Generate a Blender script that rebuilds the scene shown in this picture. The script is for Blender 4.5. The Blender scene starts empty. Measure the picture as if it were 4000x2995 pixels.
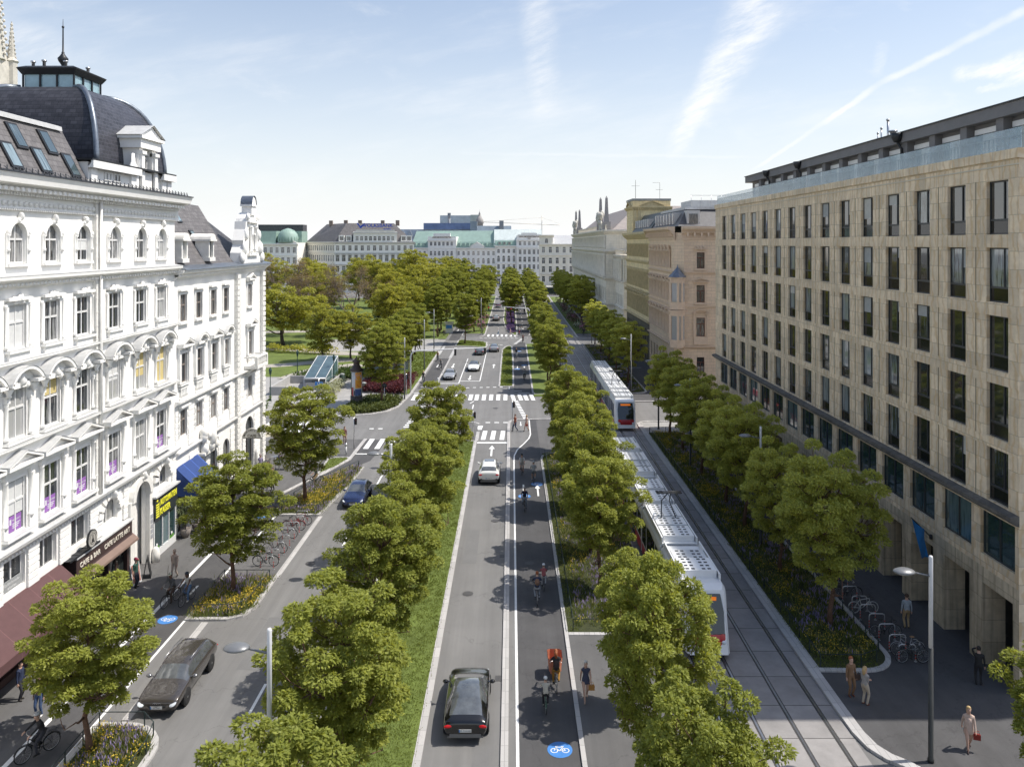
import bpy, bmesh, math, random
import numpy as np
from mathutils import Vector, Matrix, Euler
R = math.radians
rng = np.random.default_rng(7)
random.seed(11)
SC = bpy.context.scene
COL = SC.collection

# ------------------------------------------------------------------ camera, sun, sky
CAM_H, F, U0, V0 = 21.0, 3090.0, 1997.0, 952.0      # height (m) and lens data of the photograph (4000 px wide)
cam = bpy.data.cameras.new('camera'); camo = bpy.data.objects.new('camera', cam); COL.objects.link(camo)
camo.location = (0, 0, CAM_H); camo.rotation_euler = (R(90), 0, 0)
cam.sensor_width = 36; cam.lens = 36*F/4000; cam.shift_y = -(1497.5-V0)/4000; cam.shift_x = (2000-U0)/4000
cam.clip_start = 0.5; cam.clip_end = 6000
SC.camera = camo
SUN_EL, SUN_AZ = R(58), R(84)                        # azimuth from +Y towards +X
sd = Vector((math.sin(SUN_AZ)*math.cos(SUN_EL), math.cos(SUN_AZ)*math.cos(SUN_EL), math.sin(SUN_EL)))
sl = bpy.data.lights.new('sun', 'SUN'); sl.energy = 4.9; sl.angle = R(0.53); sl.color = (1.0, 0.95, 0.87)
so = bpy.data.objects.new('sun', sl); COL.objects.link(so); so.rotation_euler = sd.to_track_quat('Z', 'Y').to_euler(); so.location = (60, 0, 90)
SC.view_settings.view_transform = 'Standard'; SC.view_settings.look = 'None'; SC.view_settings.exposure = 0
SC.cycles.use_denoising = True; SC.cycles.use_light_tree = False; SC.cycles.use_adaptive_sampling = True; SC.cycles.adaptive_threshold = .02
SC.cycles.max_bounces = 4; SC.cycles.transparent_max_bounces = 4; SC.cycles.diffuse_bounces = 2; SC.cycles.glossy_bounces = 2
SC.cycles.transmission_bounces = 3; SC.cycles.caustics_reflective = False; SC.cycles.caustics_refractive = False

W = bpy.data.worlds.new('World'); SC.world = W; W.use_nodes = True
def build_world():
    nt = W.node_tree; N = nt.nodes; L = nt.links; N.clear()
    out = N.new('ShaderNodeOutputWorld'); bg = N.new('ShaderNodeBackground'); L.new(bg.outputs[0], out.inputs[0])
    sky = N.new('ShaderNodeTexSky'); sky.sky_type = 'NISHITA'; sky.sun_disc = False
    sky.sun_elevation = SUN_EL; sky.sun_rotation = SUN_AZ; sky.air_density = 1.0; sky.dust_density = 1.5; sky.ozone_density = 2.5
    bg.inputs[1].default_value = 0.172
    tc = N.new('ShaderNodeTexCoord'); sep = N.new('ShaderNodeSeparateXYZ'); L.new(tc.outputs['Generated'], sep.inputs[0])
    def m(op, a, b=None, c=None, clamp=False):
        n = N.new('ShaderNodeMath'); n.operation = op; n.use_clamp = clamp
        for i, v in enumerate((a, b, c)):
            if v is None: continue
            if isinstance(v, (int, float)): n.inputs[i].default_value = v
            else: L.new(v, n.inputs[i])
        return n.outputs[0]
    x, y, z = sep.outputs
    yy = m('MAXIMUM', y, 0.05)
    gx = m('DIVIDE', x, yy); gz = m('DIVIDE', z, yy)          # sky laid out by compass direction and height
    front = m('SMOOTH_MIN', 1.0, m('MULTIPLY', m('MAXIMUM', m('SUBTRACT', y, 0.05), 0.0), 8.0), 0.05)
    def noise(sx, sz, scale, detail=6, rough=.6, rot=0):
        cb = N.new('ShaderNodeCombineXYZ')
        ca, sa = math.cos(rot), math.sin(rot)
        u = m('ADD', m('MULTIPLY', gx, ca*sx), m('MULTIPLY', gz, sa*sx)); v = m('ADD', m('MULTIPLY', gx, -sa*sz), m('MULTIPLY', gz, ca*sz))
        L.new(u, cb.inputs[0]); L.new(v, cb.inputs[1])
        t = N.new('ShaderNodeTexNoise'); t.inputs['Scale'].default_value = scale; t.inputs['Detail'].default_value = detail; t.inputs['Roughness'].default_value = rough
        L.new(cb.outputs[0], t.inputs['Vector']); return t.outputs[0]
    def ss(v, a, b):
        n = N.new('ShaderNodeMapRange'); n.interpolation_type = 'SMOOTHSTEP'; n.inputs[1].default_value = a; n.inputs[2].default_value = b
        L.new(v, n.inputs[0]); return n.outputs[0]
    wisp = m('MULTIPLY', ss(noise(1.0, 4.2, 2.2, 8, .62, .18), .44, .80), .55)
    wisp2 = m('MULTIPLY', ss(noise(1.3, 3.0, 5.0, 8, .65, -.25), .56, .82), .30)
    cloud = m('ADD', wisp, wisp2)
    fray = noise(1, 1, 16, 5, .7); big = noise(1, 1, 5, 3, .6); rag = noise(1.2, 5.0, 10, 8, .72, .42)
    def trail(p, q, w0, w1, amt, soft=1.0, ragged=False):
        (x0, z0), (x1, z1) = p, q
        dx, dz = x1-x0, z1-z0; ln = math.hypot(dx, dz); dx /= ln; dz /= ln
        a = m('ADD', m('MULTIPLY', m('SUBTRACT', gx, x0), dx), m('MULTIPLY', m('SUBTRACT', gz, z0), dz))
        d = m('ADD', m('MULTIPLY', m('SUBTRACT', gx, x0), -dz), m('MULTIPLY', m('SUBTRACT', gz, z0), dx))
        t = m('DIVIDE', a, ln)
        w = m('ADD', w0, m('MULTIPLY', t, w1-w0))
        d = m('ADD', d, m('MULTIPLY', m('SUBTRACT', fray, .5), .030 if ragged else .010))
        k = m('DIVIDE', m('ABSOLUTE', d), m('MAXIMUM', w, .0005))
        prof = m('SUBTRACT', 1.0, ss(k, .15, 1.0))
        ends = m('MULTIPLY', ss(t, -.06, .10), m('SUBTRACT', 1.0, ss(t, .86, 1.06)))
        br = ss(rag if ragged else big, .32, .68)
        br = m('ADD', .18, m('MULTIPLY', br, .82))
        return m('MULTIPLY', m('MULTIPLY', m('MULTIPLY', prof, ends), br), amt)
    def P(u, v): return ((u*1.8083-U0)/F, (V0-v*1.8083)/F)
    trails = [trail(P(1450, 330), P(1665, -20), .016, .055, .80, ragged=True), trail(P(1180, 255), P(1158, -30), .024, .034, .42, ragged=True),
              trail(P(1630, 365), P(1905, 180), .003, .006, .8), trail(P(1905, 180), P(2230, -15+30), .006, .009, .95),
              trail(P(2060, 162), P(2260, 130), .014, .022, .95, ragged=True), trail(P(2110, 205), P(2240, 150), .004, .014, .55, ragged=True),
              trail(P(1000, 332), P(1640, 340), .003, .003, .3), trail(P(1895, 160), P(1908, 90), .010, .012, .28, ragged=True),
              trail(P(-50, 60), P(150, 118), .03, .03, .30, ragged=True)]
    for t in trails: cloud = m('ADD', cloud, t)
    cloud = m('MULTIPLY', m('MINIMUM', cloud, 1.0), front)
    # haze: whitens towards the horizon, all the way round
    hz = m('POWER', m('SUBTRACT', 1.0, m('MINIMUM', m('MAXIMUM', z, 0.0), 1.0)), 4.4)
    hz = m('MULTIPLY', hz, .95)
    mix1 = N.new('ShaderNodeMix'); mix1.data_type = 'RGBA'; L.new(hz, mix1.inputs[0])
    sc_ = N.new('ShaderNodeMix'); sc_.data_type = 'RGBA'; sc_.blend_type = 'MULTIPLY'; sc_.inputs[0].default_value = 1; L.new(sky.outputs[0], sc_.inputs[6]); sc_.inputs[7].default_value = (1.0, .985, .96, 1)
    L.new(sc_.outputs[2], mix1.inputs[6]); mix1.inputs[7].default_value = (6.2, 6.25, 6.3, 1)
    mix2 = N.new('ShaderNodeMix'); mix2.data_type = 'RGBA'; L.new(cloud, mix2.inputs[0]); L.new(mix1.outputs[2], mix2.inputs[6]); mix2.inputs[7].default_value = (6.3, 6.33, 6.36, 1)
    L.new(mix2.outputs[2], bg.inputs[0])
build_world()

# ------------------------------------------------------------------ materials
MATS = {}
def M(name, col, rough=.7, ns=0, na=.25, bump=0, metal=0, spec=.5, ns2=0, na2=.2, rnd=0, coat=0, emit=None, bs=None):
    """plain procedural material: colour broken up by one or two noises, optional bump and per-object variation"""
    if name in MATS: return MATS[name]
    m = bpy.data.materials.new(name); m.use_nodes = True; MATS[name] = m
    nt = m.node_tree; N = nt.nodes; L = nt.links; b = N['Principled BSDF']
    b.inputs['Roughness'].default_value = rough; b.inputs['Metallic'].default_value = metal
    b.inputs['Specular IOR Level'].default_value = spec
    if coat: b.inputs['Coat Weight'].default_value = coat; b.inputs['Coat Roughness'].default_value = .05
    b.inputs['Base Color'].default_value = (*col, 1)
    if emit: b.inputs['Emission Color'].default_value = (*emit[:3], 1); b.inputs['Emission Strength'].default_value = emit[3]; m.cycles.emission_sampling = 'NONE'
    cur = None
    tc = N.new('ShaderNodeTexCoord')
    def stage(cur, fac_out, amt):
        mp = N.new('ShaderNodeMapRange'); L.new(fac_out, mp.inputs[0]); mp.inputs[1].default_value = .25; mp.inputs[2].default_value = .75
        mp.inputs[3].default_value = 1-amt; mp.inputs[4].default_value = 1+amt
        mx = N.new('ShaderNodeMix'); mx.data_type = 'RGBA'; mx.blend_type = 'MULTIPLY'; mx.inputs[0].default_value = 1
        if cur is None: mx.inputs[6].default_value = (*col, 1)
        else: L.new(cur, mx.inputs[6])
        L.new(mp.outputs[0], mx.inputs[7]); return mx.outputs[2]
    nz = None
    for s, a in ((ns, na), (ns2, na2)):
        if s:
            n = N.new('ShaderNodeTexNoise'); n.inputs['Scale'].default_value = s; n.inputs['Detail'].default_value = 5; n.inputs['Roughness'].default_value = .65
            L.new(tc.outputs['Object'], n.inputs['Vector']); cur = stage(cur, n.outputs[0], a)
            if nz is None: nz = n
    if rnd:
        oi = N.new('ShaderNodeObjectInfo'); cur = stage(cur, oi.outputs['Random'], rnd)
    if cur is not None: L.new(cur, b.inputs['Base Color'])
    if bump:
        n = N.new('ShaderNodeTexNoise'); n.inputs['Scale'].default_value = bs or ns*2 or 20; n.inputs['Detail'].default_value = 4; L.new(tc.outputs['Object'], n.inputs['Vector'])
        bp = N.new('ShaderNodeBump'); bp.inputs['Strength'].default_value = bump; bp.inputs['Distance'].default_value = .03; L.new(n.outputs[0], bp.inputs['Height']); L.new(bp.outputs[0], b.inputs['Normal'])
    return m

def brick_mat(name, col, bw, bh, rough=.8, joint=.5, vary=.12, msize=.012, ns=1.2, na=.2, plane='xz', offset=.5, bump=.35, vein=0, vcol=None, streak=0):
    """masonry / slabs / slates: running joints in the plane of the object, stained by noise"""
    m = bpy.data.materials.new(name); m.use_nodes = True; MATS[name] = m
    nt = m.node_tree; N = nt.nodes; L = nt.links; b = N['Principled BSDF']; b.inputs['Roughness'].default_value = rough; b.inputs['Specular IOR Level'].default_value = .3
    tc = N.new('ShaderNodeTexCoord'); sp = N.new('ShaderNodeSeparateXYZ'); L.new(tc.outputs['Object'], sp.inputs[0])
    cb = N.new('ShaderNodeCombineXYZ'); ax = {'x': 0, 'y': 1, 'z': 2}
    L.new(sp.outputs[ax[plane[0]]], cb.inputs[0]); L.new(sp.outputs[ax[plane[1]]], cb.inputs[1])
    br = N.new('ShaderNodeTexBrick'); L.new(cb.outputs[0], br.inputs['Vector']); br.offset = offset
    br.inputs['Scale'].default_value = 1; br.inputs['Brick Width'].default_value = bw; br.inputs['Row Height'].default_value = bh; br.inputs['Mortar Size'].default_value = msize; br.inputs['Mortar Smooth'].default_value = .1
    lo = [c*(1-vary) for c in col]; hi = [min(1, c*(1+vary)) for c in col]
    br.inputs['Color1'].default_value = (*lo, 1); br.inputs['Color2'].default_value = (*hi, 1); br.inputs['Mortar'].default_value = (*[c*joint for c in col], 1)
    n = N.new('ShaderNodeTexNoise'); n.inputs['Scale'].default_value = ns; n.inputs['Detail'].default_value = 8; n.inputs['Roughness'].default_value = .68; L.new(tc.outputs['Object'], n.inputs['Vector'])
    mp = N.new('ShaderNodeMapRange'); mp.inputs[1].default_value = .3; mp.inputs[2].default_value = .72; mp.inputs[3].default_value = 1-na; mp.inputs[4].default_value = 1+na; L.new(n.outputs[0], mp.inputs[0])
    mx = N.new('ShaderNodeMix'); mx.data_type = 'RGBA'; mx.blend_type = 'MULTIPLY'; mx.inputs[0].default_value = 1; L.new(br.outputs[0], mx.inputs[6]); L.new(mp.outputs[0], mx.inputs[7])
    cur = mx.outputs[2]
    if vein:
        w = N.new('ShaderNodeTexWave'); w.inputs['Scale'].default_value = .55; w.inputs['Distortion'].default_value = 9; w.inputs['Detail'].default_value = 4; w.inputs['Detail Scale'].default_value = 1.1; L.new(tc.outputs['Object'], w.inputs['Vector'])
        ofs = N.new('ShaderNodeVectorMath'); ofs.operation = 'ADD'; L.new(tc.outputs['Object'], ofs.inputs[0]); sc2 = N.new('ShaderNodeVectorMath'); sc2.operation = 'SCALE'; L.new(br.outputs[0], sc2.inputs[0]); sc2.inputs[3].default_value = 60; L.new(sc2.outputs[0], ofs.inputs[1]); L.new(ofs.outputs[0], w.inputs['Vector'])
        r = N.new('ShaderNodeMapRange'); r.inputs[1].default_value = .62; r.inputs[2].default_value = 1.0; r.inputs[3].default_value = 0; r.inputs[4].default_value = vein; L.new(w.outputs[1], r.inputs[0])
        m2 = N.new('ShaderNodeMix'); m2.data_type = 'RGBA'; L.new(r.outputs[0], m2.inputs[0]); L.new(cur, m2.inputs[6]); m2.inputs[7].default_value = (*vcol, 1); cur = m2.outputs[2]
    if streak:
        mpg = N.new('ShaderNodeMapping'); mpg.inputs['Scale'].default_value = (3.0, 3.0, .12); L.new(tc.outputs['Object'], mpg.inputs[0])
        n3 = N.new('ShaderNodeTexNoise'); n3.inputs['Scale'].default_value = 1.5; n3.inputs['Detail'].default_value = 6; L.new(mpg.outputs[0], n3.inputs[0])
        r = N.new('ShaderNodeMapRange'); r.inputs[1].default_value = .45; r.inputs[2].default_value = .75; r.inputs[3].default_value = 1; r.inputs[4].default_value = 1-streak; L.new(n3.outputs[0], r.inputs[0])
        m2 = N.new('ShaderNodeMix'); m2.data_type = 'RGBA'; m2.blend_type = 'MULTIPLY'; m2.inputs[0].default_value = 1; L.new(cur, m2.inputs[6]); L.new(r.outputs[0], m2.inputs[7]); cur = m2.outputs[2]
    L.new(cur, b.inputs['Base Color'])
    if bump:
        bp = N.new('ShaderNodeBump'); bp.inputs['Strength'].default_value = bump; bp.inputs['Distance'].default_value = .02
        inv = N.new('ShaderNodeMath'); inv.operation = 'SUBTRACT'; inv.inputs[0].default_value = 1; L.new(br.outputs[1], inv.inputs[1]); L.new(inv.outputs[0], bp.inputs['Height']); L.new(bp.outputs[0], b.inputs['Normal'])
    return m

def leaf_mat(name, c_lo, c_hi, trans=.35, rough=.55):
    m = bpy.data.materials.new(name); m.use_nodes = True; MATS[name] = m
    nt = m.node_tree; N = nt.nodes; L = nt.links; N.clear()
    out = N.new('ShaderNodeOutputMaterial'); geo = N.new('ShaderNodeNewGeometry'); oi = N.new('ShaderNodeObjectInfo')
    cr = N.new('ShaderNodeMix'); cr.data_type = 'RGBA'; cr.inputs[6].default_value = (*c_lo, 1); cr.inputs[7].default_value = (*c_hi, 1)
    ad = N.new('ShaderNodeMath'); ad.operation = 'MULTIPLY_ADD'; L.new(geo.outputs['Random Per Island'], ad.inputs[0]); ad.inputs[1].default_value = .75
    sc = N.new('ShaderNodeMath'); sc.operation = 'MULTIPLY'; L.new(oi.outputs['Random'], sc.inputs[0]); sc.inputs[1].default_value = .3; L.new(sc.outputs[0], ad.inputs[2]); L.new(ad.outputs[0], cr.inputs[0])
    d = N.new('ShaderNodeBsdfPrincipled'); d.inputs['Roughness'].default_value = rough; d.inputs['Specular IOR Level'].default_value = .25; L.new(cr.outputs[2], d.inputs['Base Color'])
    t = N.new('ShaderNodeBsdfTranslucent')
    tm = N.new('ShaderNodeMix'); tm.data_type = 'RGBA'; tm.blend_type = 'MULTIPLY'; tm.inputs[0].default_value = 1; L.new(cr.outputs[2], tm.inputs[6]); tm.inputs[7].default_value = (1.5, 1.35, .6, 1); L.new(tm.outputs[2], t.inputs[0])
    mx = N.new('ShaderNodeMixShader'); mx.inputs[0].default_value = trans; L.new(d.outputs[0], mx.inputs[1]); L.new(t.outputs[0], mx.inputs[2]); L.new(mx.outputs[0], out.inputs[0])
    return m

def glass_mat(name, dark=(.02, .027, .032), light=(.32, .33, .33), p=.45, rough=.04, spec=.8):
    """window pane: dark room or pale curtain behind, differing from window to window"""
    m = bpy.data.materials.new(name); m.use_nodes = True; MATS[name] = m
    nt = m.node_tree; N = nt.nodes; L = nt.links; b = N['Principled BSDF']; b.inputs['Roughness'].default_value = rough; b.inputs['Specular IOR Level'].default_value = spec; b.inputs['IOR'].default_value = 1.85
    oi = N.new('ShaderNodeObjectInfo'); tc = N.new('ShaderNodeTexCoord')
    mp = N.new('ShaderNodeMapping'); mp.inputs['Scale'].default_value = (9, 1, .7); L.new(tc.outputs['Object'], mp.inputs[0])
    n = N.new('ShaderNodeTexNoise'); n.inputs['Scale'].default_value = 1.3; n.inputs['Detail'].default_value = 3; L.new(mp.outputs[0], n.inputs['Vector'])
    ad = N.new('ShaderNodeVectorMath'); ad.operation = 'ADD'; L.new(mp.outputs[0], ad.inputs[0]); L.new(oi.outputs['Location'], ad.inputs[1]); L.new(ad.outputs[0], n.inputs['Vector'])
    a = N.new('ShaderNodeMath'); a.operation = 'ADD'; L.new(oi.outputs['Random'], a.inputs[0])
    s = N.new('ShaderNodeMath'); s.operation = 'MULTIPLY_ADD'; L.new(n.outputs[0], s.inputs[0]); s.inputs[1].default_value = .9; s.inputs[2].default_value = -.45; L.new(s.outputs[0], a.inputs[1])
    r = N.new('ShaderNodeMapRange'); r.interpolation_type = 'SMOOTHSTEP'; L.new(a.outputs[0], r.inputs[0]); r.inputs[1].default_value = 1-p-.18; r.inputs[2].default_value = 1-p+.18
    mx = N.new('ShaderNodeMix'); mx.data_type = 'RGBA'; L.new(r.outputs[0], mx.inputs[0]); mx.inputs[6].default_value = (*dark, 1); mx.inputs[7].default_value = (*light, 1); L.new(mx.outputs[2], b.inputs['Base Color'])
    return m

def wear(m):
    nt = m.node_tree; N = nt.nodes; L = nt.links; b = N['Principled BSDF']; src = b.inputs['Base Color'].links[0].from_socket
    tc = N.new('ShaderNodeTexCoord'); mp = N.new('ShaderNodeMapping'); mp.inputs['Scale'].default_value = (1.1, .035, 1); L.new(tc.outputs['Object'], mp.inputs[0])
    n = N.new('ShaderNodeTexNoise'); n.inputs['Scale'].default_value = 1; n.inputs['Detail'].default_value = 6; n.inputs['Roughness'].default_value = .7; L.new(mp.outputs[0], n.inputs['Vector'])
    r = N.new('ShaderNodeMapRange'); r.inputs[1].default_value = .35; r.inputs[2].default_value = .7; r.inputs[3].default_value = .84; r.inputs[4].default_value = 1.08; L.new(n.outputs[0], r.inputs[0])
    v = N.new('ShaderNodeTexVoronoi'); v.feature = 'DISTANCE_TO_EDGE'; v.inputs['Scale'].default_value = .16; nz = N.new('ShaderNodeTexNoise'); nz.inputs['Scale'].default_value = 1.2; nz.inputs['Detail'].default_value = 5; L.new(tc.outputs['Object'], nz.inputs['Vector'])
    wv = N.new('ShaderNodeVectorMath'); wv.operation = 'SCALE'; wv.inputs[3].default_value = 2.2; L.new(nz.outputs[1], wv.inputs[0]); av = N.new('ShaderNodeVectorMath'); av.operation = 'ADD'; L.new(wv.outputs[0], av.inputs[0]); L.new(tc.outputs['Object'], av.inputs[1]); L.new(av.outputs[0], v.inputs['Vector'])
    c = N.new('ShaderNodeMapRange'); c.inputs[1].default_value = 0; c.inputs[2].default_value = .006; c.inputs[3].default_value = .72; c.inputs[4].default_value = 1; L.new(v.outputs[0], c.inputs[0])
    mu = N.new('ShaderNodeMath'); mu.operation = 'MULTIPLY'; L.new(r.outputs[0], mu.inputs[0]); L.new(c.outputs[0], mu.inputs[1])
    x = N.new('ShaderNodeMix'); x.data_type = 'RGBA'; x.blend_type = 'MULTIPLY'; x.inputs[0].default_value = 1; L.new(src, x.inputs[6]); L.new(mu.outputs[0], x.inputs[7]); L.new(x.outputs[2], b.inputs['Base Color']); return m
asphalt = M('asphalt', (.19, .186, .180), .85, 60, .16, .25, ns2=.22, na2=.12, bs=180)
asphalt_dark = M('dark_asphalt', (.082, .080, .081), .8, 90, .30, .25, ns2=.5, na2=.18, bs=200)
asphalt_mid = M('worn_asphalt', (.125, .122, .12), .85, 70, .2, .2, ns2=.3, na2=.16, bs=180)
for _m in (asphalt, asphalt_dark, asphalt_mid): wear(_m)
paving = brick_mat('pale_paving', (.36, .35, .335), 2.2, 1.6, .85, .72, .06, .02, .8, .12, 'xy', bump=.1)
kerb_m = brick_mat('kerb_granite', (.46, .445, .43), .28, 1.0, .8, .62, .10, .012, 30, .12, 'xy', .0, bump=.15)
slab_m = brick_mat('tram_slab', (.29, .275, .265), 30, 2.4, .75, .35, .10, .03, .6, .22, 'xy', 0, bump=.2)
white_paint = M('white_road_paint', (.80, .80, .78), .7, 7, .10, ns2=40, na2=.07)
blue_paint = M('blue_road_paint', (.06, .22, .56), .7, 6, .14)
lawn_m = M('lawn', (.12, .16, .03), .9, 14, .45, .7, ns2=.35, na2=.3, bs=60)
soil_m = M('soil', (.045, .052, .018), .95, 9, .45, .6, ns2=.8, na2=.3, bs=40)
gravel_m = M('park_gravel', (.40, .37, .32), .95, 30, .15, ns2=.4, na2=.12)
plaster = M('white_plaster', (.93, .91, .865), .85, 2.2, .05, .05, ns2=.35, na2=.05)
plaster2 = M('aged_white_plaster', (.82, .80, .75), .85, 2.0, .09, ns2=.5, na2=.08)
zinc = M('zinc_ledge', (.52, .52, .51), .6, 3, .15)
slate = brick_mat('slate_roof', (.085, .082, .088), .34, .22, .55, .55, .22, .015, 2, .25, 'xz')
slate_grey = brick_mat('grey_slate_roof', (.16, .15, .148), .45, .30, .6, .55, .15, .015, 2, .2, 'xz')
slate_dome = brick_mat('dome_slate', (.055, .055, .064), .42, .26, .42, .6, .25, .02, 2, .25, 'xz')
lead = M('lead_sheet', (.20, .225, .26), .4, 3, .25, metal=.6)
dark_metal = M('dark_metal', (.035, .037, .04), .5, 6, .2, metal=.4)
black = M('black', (.012, .012, .013), .5)
steel = M('steel', (.58, .58, .58), .3, 8, .1, metal=.9)
white_metal = M('white_painted_metal', (.74, .74, .73), .35, 6, .05)
stone = brick_mat('sandstone_cladding', (.77, .635, .455), 1.17, .86, .75, .60, .13, .014, .9, .20, 'xz', .5, .2, .55, (.62, .42, .20), .14)
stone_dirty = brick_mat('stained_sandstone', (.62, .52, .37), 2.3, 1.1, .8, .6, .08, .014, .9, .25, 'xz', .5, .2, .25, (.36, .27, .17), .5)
peach = brick_mat('peach_stucco', (.84, .645, .455), 1.3, .46, .85, .72, .04, .018, 1, .10, 'xz', .5, .2, streak=.10)
ochre = brick_mat('ochre_stucco', (.88, .72, .42), 1.2, .5, .85, .75, .05, .018, .8, .16, 'xz', .5, .2, streak=.25)
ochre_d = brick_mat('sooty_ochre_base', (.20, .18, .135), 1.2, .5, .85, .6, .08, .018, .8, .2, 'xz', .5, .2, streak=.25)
grey_stone = brick_mat('grey_court_stone', (.92, .845, .70), 1.6, .6, .85, .8, .05, .018, .8, .10, 'xz', .5, .2, streak=.18)
far_white = M('far_white_render', (.95, .92, .86), .85, .6, .07)
far_cream = M('far_cream_render', (.88, .83, .73), .85, .6, .07)
copper = M('green_copper', (.31, .43, .37), .6, .5, .14, ns2=4, na2=.1)
gl_left = glass_mat('pane_white_house', (.03, .034, .038), (.42, .42, .41), .38)
gl_right = glass_mat('pane_office', (.018, .024, .026), (.26, .30, .31), .30)
gl_far = glass_mat('pane_far', (.06, .065, .07), (.25, .25, .24), .3, .15)
gl_teal = glass_mat('pane_teal', (.02, .05, .055), (.12, .18, .19), .4)
shop_glass = glass_mat('shop_glass', (.03, .035, .035), (.3, .3, .28), .3)
rail_glass = M('rail_glass', (.42, .55, .62), .05, 1, .2, spec=.8); rail_glass.node_tree.nodes['Principled BSDF'].inputs['Alpha'].default_value = .42
white_frame = M('white_window_frame', (.74, .73, .71), .5)
brown_frame = M('brown_window_frame', (.16, .06, .04), .5)
grey_frame = M('dark_grey_frame', (.035, .037, .038), .45)

# ------------------------------------------------------------------ mesh builder and scene helpers
class MB:
    def __init__(s): s.v = []; s.f = []; s.m = []; s.sm = []
    def add(s, vs, fs, mi=0, smooth=False):
        o = len(s.v); s.v += [tuple(p) for p in vs]
        for f in fs: s.f.append(tuple(i+o for i in f)); s.m.append(mi); s.sm.append(smooth)
    def box(s, x0, x1, y0, y1, z0, z1, mi=0):
        s.add([(x0,y0,z0),(x1,y0,z0),(x1,y1,z0),(x0,y1,z0),(x0,y0,z1),(x1,y0,z1),(x1,y1,z1),(x0,y1,z1)],
              [(0,3,2,1),(4,5,6,7),(0,1,5,4),(1,2,6,5),(2,3,7,6),(3,0,4,7)], mi)
    def prism(s, pts, z0, z1, mi=0):
        n = len(pts); a = sum(pts[i][0]*pts[(i+1)%n][1]-pts[(i+1)%n][0]*pts[i][1] for i in range(n))
        if a < 0: pts = pts[::-1]
        s.add([(p[0],p[1],z0) for p in pts]+[(p[0],p[1],z1) for p in pts],
              [tuple(range(n, 2*n)), tuple(range(n-1, -1, -1))]+[(i,(i+1)%n,n+(i+1)%n,n+i) for i in range(n)], mi)
    def extr(s, prof, x0, x1, mi=0):
        """profile in (y,z) swept along x"""
        n = len(prof)
        s.add([(x0,p[0],p[1]) for p in prof]+[(x1,p[0],p[1]) for p in prof],
              [tuple(range(n-1,-1,-1)), tuple(range(n,2*n))]+[(i,(i+1)%n,n+(i+1)%n,n+i) for i in range(n)], mi)
    def face_xz(s, prof, y0, y1, mi=0):
        """profile in (x,z) given thickness from y0 (front) to y1"""
        n = len(prof)
        s.add([(p[0],y0,p[1]) for p in prof]+[(p[0],y1,p[1]) for p in prof],
              [tuple(range(n)), tuple(range(2*n-1,n-1,-1))]+[(i,n+i,n+(i+1)%n,(i+1)%n) for i in range(n)], mi)
    def tube(s, pts, rad, n=8, mi=0, caps=True, smooth=True):
        pts = [Vector(p) for p in pts]; k = len(pts)
        if not hasattr(rad, '__len__'): rad = [rad]*k
        vs = []; up = None
        for i, p in enumerate(pts):
            d = (pts[min(i+1,k-1)]-pts[max(i-1,0)]).normalized()
            if up is None: up = Vector((0,0,1)) if abs(d.z) < .9 else Vector((1,0,0))
            a = d.cross(up)
            if a.length < 1e-4: a = d.cross(Vector((0,1,0)))
            a.normalize(); b = d.cross(a).normalized(); up = a.cross(d)
            for j in range(n):
                t = 2*math.pi*j/n; vs.append(p+(a*math.cos(t)+b*math.sin(t))*rad[i])
        fs = [(i*n+j, i*n+(j+1)%n, (i+1)*n+(j+1)%n, (i+1)*n+j) for i in range(k-1) for j in range(n)]
        if caps: fs += [tuple(range(n-1,-1,-1)), tuple(range((k-1)*n, k*n))]
        s.add(vs, fs, mi, smooth)
    def lathe(s, prof, n=16, mi=0, c=(0,0,0), smooth=True, sx=1, sy=1, rot=0):
        vs = [(c[0]+r*sx*math.cos(2*math.pi*j/n+rot), c[1]+r*sy*math.sin(2*math.pi*j/n+rot), c[2]+z) for r, z in prof for j in range(n)]
        k = len(prof); fs = [(i*n+j, i*n+(j+1)%n, (i+1)*n+(j+1)%n, (i+1)*n+j) for i in range(k-1) for j in range(n)]
        fs += [tuple(range(n-1,-1,-1)), tuple(range((k-1)*n,k*n))]
        s.add(vs, fs, mi, smooth)
    def ell(s, c, r, n=10, k=7, mi=0):
        vs = []; 
        for i in range(k+1):
            t = math.pi*(i/k); rr = max(math.sin(t), .02)
            for j in range(n):
                a = 2*math.pi*j/n; vs.append((c[0]+r[0]*rr*math.cos(a), c[1]+r[1]*rr*math.sin(a), c[2]-r[2]*math.cos(t)))
        s.add(vs, [(i*n+j, i*n+(j+1)%n, (i+1)*n+(j+1)%n, (i+1)*n+j) for i in range(k) for j in range(n)], mi, True)
    def wheel(s, c, R0, r, n=24, k=8, axis='x', mi=0):
        vs = []
        for i in range(n):
            a = 2*math.pi*i/n
            for j in range(k):
                b = 2*math.pi*j/k; q = R0+r*math.cos(b); h = r*math.sin(b)
                vs.append((c[0]+h, c[1]+q*math.cos(a), c[2]+q*math.sin(a)) if axis == 'x' else (c[0]+q*math.cos(a), c[1]+q*math.sin(a), c[2]+h))
        s.add(vs, [(i*k+j, ((i+1)%n)*k+j, ((i+1)%n)*k+(j+1)%k, i*k+(j+1)%k) for i in range(n) for j in range(k)], mi, True)
    def xform(s, mtx, start=0):
        for i in range(start, len(s.v)): s.v[i] = tuple(mtx @ Vector(s.v[i]))
    def mesh(s, name, mats):
        me = bpy.data.meshes.new(name); me.from_pydata(s.v, [], s.f)
        for m in (mats if isinstance(mats, (list, tuple)) else [mats]): me.materials.append(m)
        me.polygons.foreach_set('material_index', s.m); me.polygons.foreach_set('use_smooth', s.sm); me.update(); return me
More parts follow.
